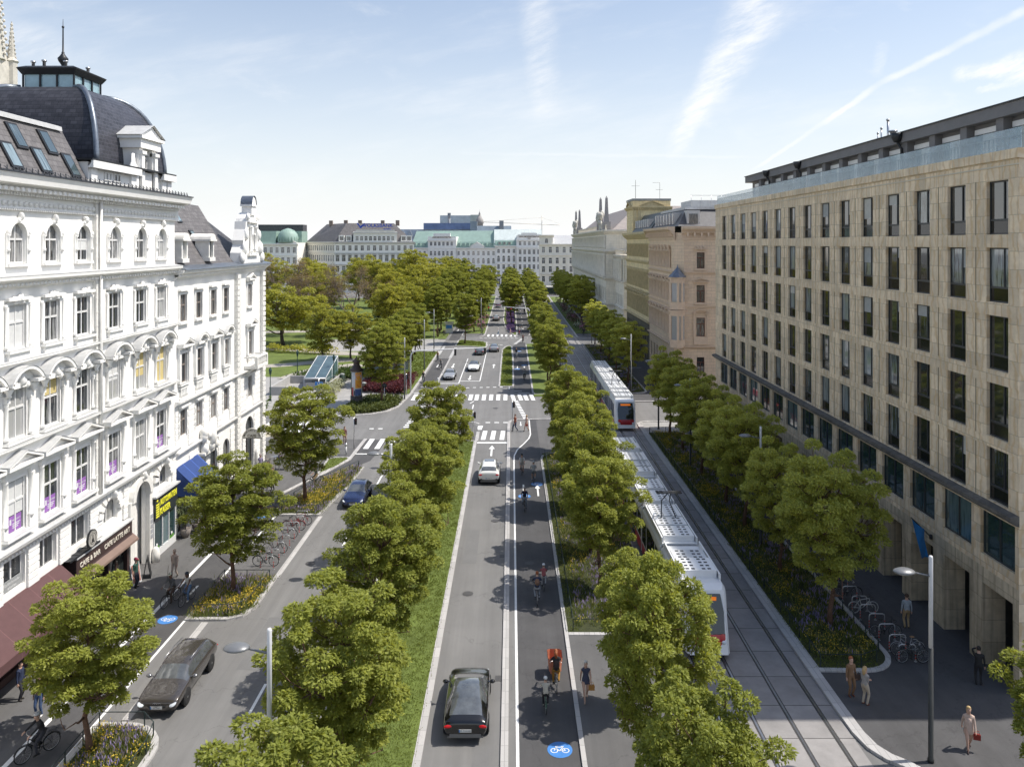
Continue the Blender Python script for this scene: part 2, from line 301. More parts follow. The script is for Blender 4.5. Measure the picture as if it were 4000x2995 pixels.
    def build(s, name, mats, parent=None, loc=(0,0,0), rz=0, kind=None):
        return link(name, s.mesh(name, mats), parent, loc, rz, kind)

def link(name, me, parent=None, loc=(0,0,0), rz=0, kind=None):
    o = bpy.data.objects.new(name, me); COL.objects.link(o); o.location = loc; o.rotation_euler = (0,0,rz)
    if parent is not None: o.parent = parent
    if kind: o['kind'] = kind
    return o
def tag(o, label, cat, group=None):
    o['label'] = label; o['category'] = cat
    if group: o['group'] = group
    return o
def thing(name, label, cat, loc=(0,0,0), rz=0, group=None):
    o = bpy.data.objects.new(name, None); COL.objects.link(o); o.location = loc; o.rotation_euler = (0,0,rz); o.empty_display_size = .3
    return tag(o, label, cat, group)
def dup(o, loc=None, rz=None, label=None, group=None, parent=None):
    c = o.copy(); COL.objects.link(c)
    if parent is not None: c.parent = parent
    if loc is not None: c.location = loc
    if rz is not None: c.rotation_euler = (0,0,rz)
    if label: c['label'] = label
    if group: c['group'] = group
    for ch in list(o.children): dup(ch, parent=c)
    return c
def qmesh(name, V, mi, mats, smooth=False):
    """fast mesh of loose quads: V is (n,4,3)"""
    n = len(V); me = bpy.data.meshes.new(name)
    me.vertices.add(n*4); me.vertices.foreach_set('co', V.reshape(-1).astype(np.float32))
    me.loops.add(n*4); me.loops.foreach_set('vertex_index', np.arange(n*4, dtype=np.int32))
    me.polygons.add(n); me.polygons.foreach_set('loop_start', np.arange(0, n*4, 4, dtype=np.int32))
    for m in mats: me.materials.append(m)
    me.polygons.foreach_set('material_index', np.asarray(mi, dtype=np.int32)); me.update(calc_edges=True); return me
TMP = bpy.data.scenes.new('workbench')
def evaluated(o):
    TMP.collection.objects.link(o); 
    with bpy.context.temp_override(scene=TMP, view_layer=TMP.view_layers[0]): dg = bpy.context.evaluated_depsgraph_get()
    me = bpy.data.meshes.new_from_object(o.evaluated_get(dg), preserve_all_data_layers=False, depsgraph=dg); bpy.data.objects.remove(o); return me
def text(s, size, mat, parent, loc, rot, name='lettering', ext=.01, align='CENTER', sx=1, bold=0, shear=0):
    cu = bpy.data.curves.new(name, 'FONT'); cu.body = s; cu.size = size; cu.align_x = align; cu.extrude = ext; cu.resolution_u = 2; cu.offset = bold; cu.shear = shear
    me = evaluated(bpy.data.objects.new(name, cu)); bpy.data.curves.remove(cu)
    me.materials.clear(); me.materials.append(mat)
    o = bpy.data.objects.new(name, me); COL.objects.link(o); o.parent = parent; o.location = loc; o.rotation_euler = rot; o.scale = (sx, 1, 1); return o
def ordinal(i): return ['nearest', 'second', 'third', 'fourth', 'fifth', 'sixth', 'seventh', 'eighth', 'ninth', 'tenth', 'eleventh', 'twelfth', 'thirteenth', 'fourteenth', 'fifteenth', 'sixteenth'][i]
def at(u, v):
    """point of the ground shown at (u,v) of the photograph, 2212 px wide"""
    Y = F*CAM_H/(v*1.8083-V0); return ((u*1.8083-U0)*Y/F, Y)
# ------------------------------------------------------------------ the ground, roads, kerbs and markings
def sheet(name, pts, z, mat, th=0, kind='structure'):
    b = MB()
    if th: b.prism(pts, z-th, z)
    else:
        n = len(pts); a = sum(pts[i][0]*pts[(i+1)%n][1]-pts[(i+1)%n][0]*pts[i][1] for i in range(n))
        if a < 0: pts = pts[::-1]
        b.add([(p[0],p[1],z) for p in pts], [tuple(range(n))])
    me = b.mesh(name, mat); bm = bmesh.new(); bm.from_mesh(me); bmesh.ops.triangulate(bm, faces=[f for f in bm.faces if len(f.verts) > 4]); bm.to_mesh(me); bm.free()
    return link(name, me, kind=kind)
def rect(x0, x1, y0, y1): return [(x0,y0),(x1,y0),(x1,y1),(x0,y1)]
def ribbon(b, pts, w, z0, z1, closed=False, mi=0):
    pts = [Vector((p[0], p[1])) for p in pts]; n = len(pts); Lf, Rt = [], []
    for i in range(n):
        if closed: a, c = pts[i-1], pts[(i+1)%n]
        else: a, c = pts[max(i-1,0)], pts[min(i+1,n-1)]
        d1 = (pts[i]-a); d2 = (c-pts[i]); d1 = d1.normalized() if d1.length > 0 else d2.normalized(); d2 = d2.normalized() if d2.length > 0 else d1
        t = (d1+d2).normalized(); nn = Vector((-t.y, t.x)); k = 1/max(.4, abs(nn.dot(Vector((-d1.y, d1.x)))))
        Lf.append(pts[i]+nn*w/2*k); Rt.append(pts[i]-nn*w/2*k)
    m = n if closed else n-1
    for i in range(m):
        j = (i+1) % n; q = [Lf[i], Lf[j], Rt[j], Rt[i]]
        if z1-z0 < .001: b.add([(p.x,p.y,z1) for p in q[::-1]], [(0,1,2,3)], mi)
        else:
            v = [(p.x,p.y,z0) for p in q]+[(p.x,p.y,z1) for p in q]
            f = [(7,6,5,4),(0,1,5,4),(2,3,7,6)]
            if not closed and i == 0: f.append((3,0,4,7))
            if not closed and i == m-1: f.append((1,2,6,5))
            b.add(v, f, mi)
def strip(name, pts, w, z, mat, z0=None, closed=False):
    b = MB(); ribbon(b, pts, w, z if z0 is None else z0, z, closed); return b.build(name, mat, kind='structure')
def arc(cx, cy, r, a0, a1, n=8): return [(cx+r*math.cos(R(a0+(a1-a0)*i/n)), cy+r*math.sin(R(a0+(a1-a0)*i/n))) for i in range(n+1)]
def rrect(x0, x1, y0, y1, r, n=6):
    """rectangle with corner radii r = (SW, SE, NE, NW)"""
    p = []
    for (cx, cy, a, q) in ((x0+r[0], y0+r[0], 180, r[0]), (x1-r[1], y0+r[1], 270, r[1]), (x1-r[2], y1-r[2], 0, r[2]), (x0+r[3], y1-r[3], 90, r[3])):
        p += arc(cx, cy, q, a, a+90, n) if q > .05 else [(cx, cy)]
    return p

sheet('road', rect(-900, 900, -120, 3500), 0, asphalt)
# left pavement, its cycle track and the parking strip
left_edge = [(-20.4, 10), (-20.4, 62), (-19.51, 65.7), (-18.26, 69.5), (-17.43, 71.3), (-15.75, 76.9), (-15.65, 85)]
sheet('pavement', [(-24.6, 10)]+left_edge+[(-18, 85), (-26, 84.2), (-70, 83), (-70, 76.2), (-24.6, 76.2)], .012, asphalt_mid)
inner = [(-18.2, 10), (-18.2, 60), (-18.0, 64.5), (-16.6, 69.8), (-14.9, 74.0), (-13.65, 76.6), (-13.4, 80), (-13.4, 84.6)]
sheet('cycle_path', left_edge[:1]+left_edge[1:]+inner[::-1], .008, asphalt_dark)
strip('road_marking', [(-20.36, 10), (-20.36, 62)], .22, .018, white_paint)
strip('kerb', left_edge[1:], .34, .07, kerb_m, 0)
strip('road_marking', [(-18.2, 10), (-18.2, 60.9)], .14, .016, white_paint)
strip('road_marking', [(-19.25, 48.6), (-19.25, 47.0)], .14, .018, white_paint)
strip('kerb', [(-17.0, 10), (-17.0, 34.2)], .38, .014, kerb_m)
strip('kerb', [(-17.0, 34.9), (-17.0, 43.9)], .38, .014, kerb_m)
strip('kerb', [(-14.78, 49.8), (-14.7, 61.0)], .34, .014, kerb_m)
sheet('pavement', rect(-18.1, -14.95, 50, 61), .006, asphalt_mid)
# traffic islands: median, beds and lawns - each a kerb ring with ground inside
def island(outline, kerb, ground, h=.11, kw=.3, kname='kerb'):
    strip(kname, outline, kw, h, kerb_m, 0, True)
    pts = [Vector(p) for p in outline]; c = sum(pts, Vector((0,0)))/len(pts)
    return sheet(ground[0], outline, h-.02, ground[1])
island(rrect(-8.47, -3.81, 8, 84.0, (.1, .1, .1, .1)), .34, ('lawn', lawn_m), kw=.34)
sheet('pavement', [(-8.3, 84), (-3.7, 84), (-3.7, 88.3), (-3.9, 91), (-4.6, 92.6), (-5.6, 93.2), (-6.6, 92.6), (-7.6, 90), (-8.3, 88)], .03, asphalt_mid)
strip('kerb', [(-3.7, 84.2), (-3.7, 88.3)], .34, .06, kerb_m, 0)
strip('kerb', [(-3.7, 92.0), (-4.1, 92.7), (-5.0, 93.2), (-6.0, 92.9)], .3, .06, kerb_m, 0)
# divider between the lane and the cycle path
strip('kerb', [(-.28, 8), (-.28, 92.4), (-.18, 93.2), (.1, 93.8), (.6, 94.2), (3.6, 94.6), (8.3, 94.9)], .32, .09, kerb_m, 0)
curve = [(.265, 8), (.265, 76.3), (.30, 78.4), (.62, 80.7), (1.36, 83.2), (1.90, 85.3), (2.12, 87.2), (2.13, 94.2)]
sheet('cycle_path', curve+[(2.95, 94.2), (2.95, 8)], .010, asphalt_dark)
sheet('cycle_path', [(2.13, 84), (2.13, 94.2), (8.2, 94.6), (8.2, 78), (3.0, 78), (2.9, 84)], .006, asphalt_mid)
strip('road_marking', curve, .13, .016, white_paint)
strip('kerb', [(2.96, 8), (2.96, 77.2), (3.15, 78.3), (3.9, 79.0), (8.4, 79.2)], .2, .10, kerb_m, 0)
sheet('pavement', rect(3.06, 8.35, 8, 42.3), .09, asphalt_mid, .08)
strip('kerb', [(3.06, 42.45), (8.4, 42.45)], .28, .11, kerb_m, 0)
sheet('flower_bed', rect(3.06, 8.35, 42.6, 79.0), .095, soil_m, .08)
# tramway
sheet('tramway', rect(8.4, 14.56, -20, 335), .012, slab_m)
strip('kerb', [(8.35, 8), (8.35, 94.6)], .2, .08, kerb_m, 0)
for k, x in enumerate((9.2, 10.72, 12.32, 13.84)):
    b = MB(); b.box(x-.045, x+.045, -20, 330, .012, .022, 0); b.box(x-.12, x-.045, -20, 330, .012, .015, 1); b.box(x+.045, x+.10, -20, 330, .012, .015, 1)
    b.build('tram_rail', [M('rail_head', (.50, .50, .52), .3, 3, .1, metal=.9), M('rail_groove', (.05, .047, .045), .7, 4, .3)], kind='structure')
tk = [(14.83, 330), (14.83, 35.6), (14.86, 33.9), (15.03, 32.9), (15.4, 32.25), (15.9, 31.8), (16.25, 31.3), (16.4, 30.6), (16.45, 29), (16.45, 18)]
# right bed, pavement and side streets
sheet('pavement', [(14.9, 38.7), (14.9, 35.6), (15.05, 33.2), (15.45, 32.5), (15.95, 32.0), (16.35, 31.4), (16.5, 30.6), (16.55, 18), (60, 18), (60, 93.2), (17, 93.3), (15.6, 92.9), (14.9, 91)], .02, asphalt_dark)
strip('kerb', [(14.83, 91.2)]+tk[1:], .5, .13, kerb_m, 0)
strip('kerb', [(14.75, 91.0), (14.85, 92.2), (15.3, 93.0), (16.2, 93.4), (60, 93.6)], .36, .10, kerb_m, 0)
bedR = rrect(15.0, 19.15, 38.85, 87.8, (.05, 1.7, .3, .05))
strip('kerb', bedR, .26, .12, kerb_m, 0, True); sheet('flower_bed', bedR, .10, soil_m)
sheet('pavement', rect(15.1, 60, 88.0, 93.2), .026, paving)  # sunlit end of the pavement, its brightness put into a pale material
# beyond the side street on the right
sheet('pavement', [(15.1, 105.4), (60, 105.0), (60, 164.8), (15.1, 165.5)], .02, asphalt_dark)
strip('kerb', [(14.83, 165), (14.83, 107.2), (15.2, 105.8), (16.2, 105.2), (60, 105)], .4, .12, kerb_m, 0)
for (y0, y1) in ((111, 133), (135, 164)):
    o = rrect(15.0, 19.15, y0, y1, (.1, 1.6, 1.2, .1)); strip('kerb', o, .26, .12, kerb_m, 0, True); sheet('flower_bed', o, .10, soil_m)
strip('kerb', [(15.1, 133.9), (22, 133.9)], .3, .03, kerb_m)
strip('kerb', [(14.83, 330), (14.83, 177.6), (15.2, 176.4), (16.5, 176.0), (24, 176)], .36, .12, kerb_m, 0)
sheet('pavement', [(15.0, 176.3), (24, 176.2), (24, 184.6), (15.0, 184.6)], .02, asphalt_mid)
sheet('lawn', rect(15.0, 19.3, 184.8, 312), .06, lawn_m, .05); strip('kerb', [(19.4, 184.6), (19.4, 312)], .26, .1, kerb_m, 0)
sheet('side_road', rect(19.6, 24.5, 176.4, 330), .006, asphalt_dark)
# right-hand median beyond the junction
sheet('lawn', [(3.15, 108.6), (3.15, 165), (8.35, 168), (8.35, 110.5), (5, 108.8)], .09, lawn_m, .08); strip('kerb', [(3.05, 164), (3.05, 111.1), (3.3, 110.2), (8.4, 110.4)], .24, .11, kerb_m, 0)
sheet('lawn', [(4.8, 186), (4.8, 318), (8.3, 318), (8.3, 184)], .09, lawn_m, .08); strip('kerb', [(4.65, 318), (4.65, 186), (4.0, 181)], .26, .11, kerb_m, 0)
sheet('cycle_path', [(.43, 112.2), (.43, 160), (.3, 162.2), (1.6, 168), (2.95, 168), (2.95, 111.2)], .010, asphalt_dark)
sheet('cycle_path', [(1.55, 178), (1.5, 320), (4.55, 320), (4.55, 186), (3.6, 180)], .010, asphalt_dark)
isl = [(-1.75, 116.2), (.2, 116.2), (.30, 118), (.30, 146), (.1, 161.2), (-.35, 162.6), (-1.2, 160.6), (-1.72, 156.5), (-1.76, 141)]
island(isl, .28, ('lawn', lawn_m), kw=.28)
isl2 = [(-11.4, 162.5), (-11.4, 171.8), (-10.8, 172.8), (-6.0, 169.4), (-5.2, 168), (-5.05, 161.6), (-5.3, 159.4), (-7.5, 161.3)]
island(isl2, .28, ('lawn', lawn_m), kw=.28)
isl3 = [(-2.15, 218), (-2.15, 330), (1.35, 330), (1.35, 186), (1.2, 181.5), (.6, 182.0), (-.6, 190), (-1.5, 200)]
island(isl3, .28, ('lawn', lawn_m), kw=.28)
strip('kerb', [(-1.4, 196), (-.3, 186), (1.0, 180.5), (2.6, 176.6), (3.6, 176)], .26, .08, kerb_m, 0)
far_l = [(-6.05, 318), (-6.05, 184), (-6.25, 181), (-7.2, 178.8), (-10.5, 178.6), (-11.2, 180), (-11.5, 318)]
island(far_l, .28, ('lawn', lawn_m), kw=.28); sheet('pavement', [(-11.2, 184), (-6.2, 184), (-6.3, 181), (-7.3, 178.9), (-10.4, 178.8), (-11.1, 180)], .115, asphalt_mid)
# far left: cycle path, verge, planted kerb
sheet('cycle_path', rect(-13.6, -11.35, 114.4, 145), .008, asphalt_dark); sheet('cycle_path', [(-13.7, 172.5), (-11.4, 172.5), (-11.7, 320), (-14.2, 320)], .008, asphalt_dark)
strip('kerb', [(-11.2, 114.4), (-11.2, 145)], .3, .02, kerb_m)
verge = [(-14.1, 154), (-14.0, 120), (-14.05, 109.8), (-14.6, 101.5), (-15.6, 98.8), (-17.4, 97.2), (-20, 96.2), (-26, 95.6), (-80, 95)]
strip('kerb', verge, .32, .11, kerb_m, 0)
park_in = [(-14.25, 154), (-14.15, 120), (-14.2, 109.8), (-14.75, 101.6), (-15.75, 99), (-17.5, 97.35), (-20, 96.35), (-26, 95.75), (-80, 95.15)]
sheet('pavement', park_in+[(-80, 130), (-30, 130), (-22, 126)], .05, paving)
sheet('lawn', [(-14.2, 153.5), (-14.2, 110.5), (-15.2, 109.4), (-18.5, 125), (-21.5, 127), (-23, 150), (-21, 153.6)], .075, lawn_m)
sheet('park_lawn', [(-150, 128), (-60, 124), (-34.5, 124.5), (-22.5, 128), (-22.5, 153), (-24, 300), (-200, 320)], .06, lawn_m)
sheet('park_lawn', [(-21, 174), (-14.4, 174), (-14.6, 320), (-40, 320), (-40, 300)], .064, lawn_m)
sheet('pavement', [(-14.2, 154), (-21, 154), (-40, 154.5), (-40, 173), (-14.2, 173)], .068, paving)
# park paths
def path(pts, w, z=.085): strip('park_path', pts, w, z, gravel_m)
path([(-60, 131), (-46, 133.5), (-38.9, 136.7), (-34, 140.2), (-29.2, 142.4), (-22, 143)], 3.6)
path([(-90, 160), (-60, 158), (-45.4, 157.8), (-38, 154), (-31.7, 150.8), (-24, 150)], 4.2, .089)
path([(-34.4, 122.5), (-33.2, 128), (-31.9, 131.5), (-26, 137)], 4.2, .093)
path([(-100, 190), (-70, 186), (-40, 190), (-22, 200)], 4.5)
# ---- painted markings
mk = MB()
def bar(x0, x1, y0, y1, sh0=0, z=.02):
    mk.add([(x0, y0, z), (x1, y0, z), (x1+sh0, y1, z), (x0+sh0, y1, z)], [(0, 1, 2, 3)])
def flush(name, mat=white_paint):
    global mk
    mk.build(name, mat, kind='structure'); mk = MB()
for x in (-13.5, -12.52, -11.68, -10.72, -9.72, -8.7, -7.7, -6.73, -5.8, -4.97, -3.99, -3.01, -2.04, -1.06, .11, 1.07, 1.85, 2.72): bar(x, x+.53, 106.1, 110.2, -.25 if x > 0 else 0)
flush('zebra_crossing')
for i in range(6): bar(-15.2+1.16*i, -14.66+1.16*i, 81.0, 85.1)
flush('zebra_crossing')
for x in (-3.28, -2.3, -1.27): bar(x, x+.5, 84.7, 88.8, .12)
flush('zebra_crossing')
for i in range(7): bar(-5.45+i*1.02, -4.98+i*1.02, 178.8, 183.0)
flush('zebra_crossing')
for i in range(8): bar(-24.5+0*i, -19.2, 155.0+i*.9, 155.45+i*.9)
flush('zebra_crossing')
for i in range(4): bar(-19.5, -16.0, 173.5+i*.9, 173.95+i*.9)
flush('zebra_crossing')
for i in range(8): bar(-28.5+.9*i, -28.0+.9*i, 87, 94)
flush('zebra_crossing')
bar(-3.6, -.45, 83.2, 83.75); bar(-11.05, -7.9, 118.7, 119.05); bar(-7.85, -4.8, 120.8, 121.1); bar(-5.1, -1.8, 163.8, 164.3); bar(-15.6, -12.3, 78.9, 79.2)
bar(-14.0, -12.0, 111.4, 111.6); bar(-13.6, -11.4, 110.75, 111.1); bar(-13.3, -12.0, 116.0, 116.2); bar(1.0, 2.6, 111.3, 111.5); bar(.45, 1.5, 112.7, 112.9)
bar(-7.98, -7.84, 118.9, 144.7); bar(-4.87, -4.73, 121, 152.5)
flush('stop_line')
for i in range(9): bar(-9.51+i*.98, -9.06+i*.98, 114.85+.1*i, 115.3+.1*i)
for i in range(9): bar(-7.0+i*.98, -6.4+i*.98, 175.6, 176.0)
for x in (-3.02, -1.98, -.95): bar(x, x+.55, 92.7, 93.1)
for x in (-16.1, -15.1): bar(x, x+.5, 89.6, 90.0)
bar(-3.9, -3.35, 89.3, 91.2, .1)
flush('dashed_line')
for i in range(12): bar(1.42-.098*i+0, 1.98-.098*i, 94.9+i*.95, 95.45+i*.95)
for i in range(16): bar(-12.35+.06*i, -11.6+.06*i, 90.4+i*.97, 90.95+i*.97)
for i in range(10): bar(2.0-.16*i, 2.6-.16*i, 174.2-i*.95, 174.7-i*.95)
for i in range(14): bar(-13.95, -13.45, 153.5-i*.9+8, 153.95-i*.9+8); bar(-11.5, -10.95, 145.6+i*1.05, 146.1+i*1.05)
flush('crossing_dashes')
for y in (22, 28.9, 35.0, 41.6, 48.2, 55, 62, 69, 76): bar(-11.78, -11.64, y, y+2.75)
bar(-5.1, -4.96, 96.5, 98.4); bar(-5.0, -4.86, 100.5, 103.2); mk.add([(-5.5, 103.9, .02), (-5.36, 103.9, .02), (-4.9, 105.6, .02), (-5.04, 105.6, .02)], [(0,1,2,3)])
for y in (195, 205, 214, 224, 235, 247): bar(2.9, 3.0, y, y+2); 
bar(2.05, 2.9, 203, 203.6); bar(3.0, 3.9, 200, 200.6); bar(2.2, 3.0, 194, 194.6)
flush('lane_line')
def arrow(x, y, s, up=True, bend=0):
    d = 1 if up else -1; z = .022; h = 2.2*s
    pts = [(-.10*s, -h), (.10*s, -h), (.10*s, .3*h), (.32*s, .3*h), (0, h), (-.32*s, .3*h), (-.10*s, .3*h)]
    mk.add([(x+p[0], y+d*p[1], z) for p in pts], [tuple(range(7))]); flush('lane_arrow')
arrow(-1.99, 80.3, .95); arrow(1.06, 67.4, .72, False); arrow(2.26, 67.4, .72); arrow(-12.65, 135.9, .7, False); arrow(-9.99, 136.0, 1.1, False); arrow(-6.48, 123.9, 1.0, False)
arrow(-3.0, 135.8, 1.0); arrow(1.04, 134.4, .6, False); arrow(2.22, 134.5, .6); arrow(-.29, 115.1, .5, False); arrow(1.1, 92.2, .5, False); arrow(-12.9, 192, .9, False)
def bike_sign(x, y, flip=1, r=.52):
    b = MB(); n = 40
    b.add([(x+r*math.cos(2*math.pi*i/n), y+r*1.02*math.sin(2*math.pi*i/n), .021) for i in range(n)], [tuple(range(n))], 0)
    def ring(cx, cy, rr, w): ribbon(b, [(x+flip*(cx+rr*math.cos(2*math.pi*i/20)), y+flip*(cy+rr*math.sin(2*math.pi*i/20))) for i in range(20)], w, .025, .025, True, 1)
    k = r/.52; w = .035*k
    ring(-.235*k, -.06*k, .14*k, w); ring(.235*k, -.06*k, .14*k, w)
    for L_ in ([(-.235,-.06),(-.14,.15),(.10,.15)], [(-.16,.10),(-.02,-.09),(.12,.13)], [(-.02,-.09),(.04,-.07)], [(.235,-.06),(.10,.16)], [(.05,.20),(.17,.20)], [(-.14,.15),(-.17,.20),(-.08,.22)], [(.02,-.08),(.235,-.06)]):
        ribbon(b, [(x+flip*a*k, y+flip*c*k) for a, c in L_], w, .025, .025, False, 1)
    if False: pass
    b.build('cycle_symbol', [blue_paint, white_paint], kind='structure')
bike_sign(2.02, 32.84); bike_sign(2.24, 69.1); bike_sign(1.09, 65.8, -1); bike_sign(-19.2, 44.2, -1); bike_sign(1.01, 132.6, -1); bike_sign(2.23, 136.6); bike_sign(1.45, 154.5, -1); bike_sign(2.2, 158.5); bike_sign(-19.3, 61.0, -1, .5); bike_sign(-13.0, 205, -1)

# covers, gullies and repaired patches in the road surface
for x, y in ((-10.2, 40), (-13.2, 52), (-2.6, 47.5), (-1.2, 60), (-9.8, 95), (-2, 101), (1.2, 52), (-22.2, 41), (-21.6, 57), (17.5, 35.2), (21.2, 47), (-6.4, 116), (-8, 140), (-3.2, 146)):
    b = MB(); n = 20; b.add([(x+.32*math.cos(2*math.pi*i/n), y+.32*math.sin(2*math.pi*i/n), .024) for i in range(n)], [tuple(range(n))]); b.build('manhole_cover', M('cast_iron', (.075, .072, .07), .6, 30, .4), kind='structure')
patch_m = M('asphalt_patch', (.165, .163, .16), .85, 50, .2, .2, ns2=.8, na2=.1)
for x0, x1, y0, y1 in ((-13.6, -12.4, 39, 44.5), (-3.2, -2.3, 52, 58), (-10.6, -9.2, 60, 61.6), (-6.8, -4.5, 97.2, 98.6), (-11, -8, 101, 102.4), (-3.4, -2.0, 126, 131), (-1.6, -.9, 28, 36)): sheet('asphalt_patch', rect(x0, x1, y0, y1), .0065, patch_m)
for y in (38, 53, 66, 79): b = MB(); b.box(-.78, -.46, y, y+.5, .001, .012); b.build('gully_grate', MATS['cast_iron'], kind='structure')
# ------------------------------------------------------------------ buildings
WCACHE = {}
def window_mesh(w, h, style, frame, glass):
    key = (round(w,2), round(h,2), style, frame.name, glass.name)
    if key in WCACHE: return WCACHE[key]
    b = MB(); t = .07
    def bar_(x0, x1, z0, z1, y0=-.05, y1=.05): b.box(x0, x1, y0, y1, z0, z1)
    if style != 'far':
        bar_(-w/2, -w/2+t, 0, h); bar_(w/2-t, w/2, 0, h); bar_(-w/2+t, w/2-t, 0, t); bar_(-w/2+t, w/2-t, h-t, h)
    if style == 'cross':
        bar_(-.04, .04, t, h-t, -.055, .045); zt = h*.6; bar_(-w/2+t, -.04, zt-.05, zt+.05, -.07, .03); bar_(.04, w/2-t, zt-.05, zt+.05, -.07, .03)
    elif style == 'tee':
        zt = h*.66; bar_(-w/2+t, w/2-t, zt-.05, zt+.05, -.07, .03); bar_(-.04, .04, t, zt-.05, -.055, .045)
    elif style == 'office':
        zt = h*.27; bar_(-w/2+t, w/2-t, zt-.05, zt+.05, -.07, .03); bar_(w*.17-.035, w*.17+.035, zt+.05, h-t, -.06, .04)
    elif style == 'double':
        bar_(-.05, .05, t, h-t, -.06, .04)
    elif style == 'far':
        bar_(-w/2, w/2, h*.64, h*.70); bar_(-.05, .05, 0, h*.64)
    me = b.mesh('window', frame)
    p = MB()
    if style == 'office':
        zt = h*.27; p.box(-w/2+.02, w/2-.02, -.012, .02, zt, h-.02, 0); p.box(-w/2+.02, w/2-.02, -.02, .02, .02, zt, 1)
        pm = p.mesh('pane', [glass, M('spandrel_glass', (.012, .014, .015), .08, 2, .3)])
    else:
        p.box(-w/2+.02, w/2-.02, -.012, .02, .02, h-.02); pm = p.mesh('pane', glass)
    WCACHE[key] = (me, pm); return WCACHE[key]

class Fac:
    """one face of a building: x runs along it, -y points out of it, z is up"""
    def __init__(s, parent, o, rz):
        s.p = parent; s.o = Vector(o)-parent.location; s.rz = rz; s.c, s.s = math.cos(rz), math.sin(rz)
        s.nwin = parent.get('_n', 0)
    def put(s, name, b, mats): return b.build(name, mats, s.p, s.o, s.rz)
    def loc(s, x, y, z): return s.o+Vector((s.c*x-s.s*y, s.s*x+s.c*y, z))
    def win(s, x, z, w, h, style='cross', frame=None, glass=None, y=.24, name='window'):
        me, pm = window_mesh(w, h, style, frame or white_frame, glass or gl_left)
        o = link(name, me, s.p, s.loc(x, y, z), s.rz); link('pane', pm, o); return o
    def wall(s, L, H, ops, mat, depth=.3, z0=0, x0=0, name='wall', extra=None):
        """ops: (x0,x1,z0,z1[,'arch'])"""
        b = MB(); xs = sorted({x0, L, *[o[0] for o in ops], *[o[1] for o in ops]}); zs = sorted({z0, H, *[o[2] for o in ops], *[o[3] for o in ops]})
        for i in range(len(xs)-1):
            for j in range(len(zs)-1):
                cx, cz = (xs[i]+xs[i+1])/2, (zs[j]+zs[j+1])/2
                if any(o[0] < cx < o[1] and o[2] < cz < o[3] for o in ops): continue
                b.add([(xs[i],0,zs[j]),(xs[i+1],0,zs[j]),(xs[i+1],0,zs[j+1]),(xs[i],0,zs[j+1])], [(0,1,2,3)])
        for o in ops:
            a, c, e, f = o[:4]; q = [(a,e),(c,e),(c,f),(a,f)]
            for k in range(4):
                p0, p1 = q[k], q[(k+1)%4]; b.add([(p0[0],0,p0[1]),(p1[0],0,p1[1]),(p1[0],depth,p1[1]),(p0[0],depth,p0[1])], [(0,1,2,3)])
            if len(o) > 4:
                r = (c-a)/2; cx = (a+c)/2; zc = f-r; n = 8
                for sg in (-1, 1):
                    pr = [(cx+sg*r, f)]+[(cx+sg*r*math.cos(R(90*i/n)), zc+r*math.sin(R(90*i/n))) for i in range(n+1)]
                    b.face_xz(pr, .002, depth-.06)
        if extra: extra(b)
        return s.put(name, b, mat)
def cornice(b, x0, x1, z, prof, mi=0):
    """prof: list of (out, z) from the bottom up"""
    b.extr([(.05, z+prof[0][1])]+[(-o, z+h) for o, h in prof]+[(.05, z+prof[-1][1])], x0, x1, mi)
def dentils(b, x0, x1, z, w, gap, out, h, mi=0):
    x = x0
    while x+w < x1: b.box(x, x+w, -out, .02, z, z+h, mi); x += w+gap
def volume(parent, name, x0, x1, y0, y1, z0, z1, mat):
    b = MB(); l = parent.location; b.box(x0-l.x, x1-l.x, y0-l.y, y1-l.y, z0, z1); return b.build(name, mat, parent)

# ---- the white house on the left -------------------------------------------------------------
LA = thing('white_palace', 'white stucco palace with dark slate dome, tall spire and cafe shopfronts', 'building', (-24, 20, 0))
fa = Fac(LA, (-24, 20, 0), R(90)); XL = 36.4
colsA = [15.5, 18.4, 21.3, 24.3, 27.8, 31.2, 34.2]
opA = []
for x in colsA:
    for z0, h, w in ((7.0, 2.6, 1.4), (11.55, 2.5, 1.4), (15.9, 2.15, 1.36)): opA.append((x-w/2, x+w/2, z0, z0+h))
    opA.append((x-.64, x+.64, 20.05, 22.0, 'arch'))
mez = [15.4, 18.2, 20.9, 24.0]
for x in mez: opA.append((x-.85, x+.85, 4.3, 5.85))
for x in (27.2, 34.4): opA.append((x-1.0, x+1.0, 4.35, 5.9, 'arch'))
opA.append((29.9, 31.9, 0, 5.7, 'arch'))
opA.append((12.0, 25.2, 0.0, 3.9)); opA.append((25.9, 29.0, 0, 3.6)); opA.append((32.6, 35.9, 0, 3.7))
fa.wall(XL, 24.0, opA, plaster, .26)
for i, x in enumerate(colsA):
    fa.win(x, 7.0, 1.4, 2.6, y=.13); fa.win(x, 11.55, 1.4, 2.5, y=.13); fa.win(x, 15.9, 1.36, 2.15, y=.13); fa.win(x, 20.05, 1.28, 1.95, y=.15)
for x in mez: fa.win(x, 4.3, 1.7, 1.55, 'double')
for x in (27.2, 34.4): fa.win(x, 4.35, 2.0, 1.55, 'double')
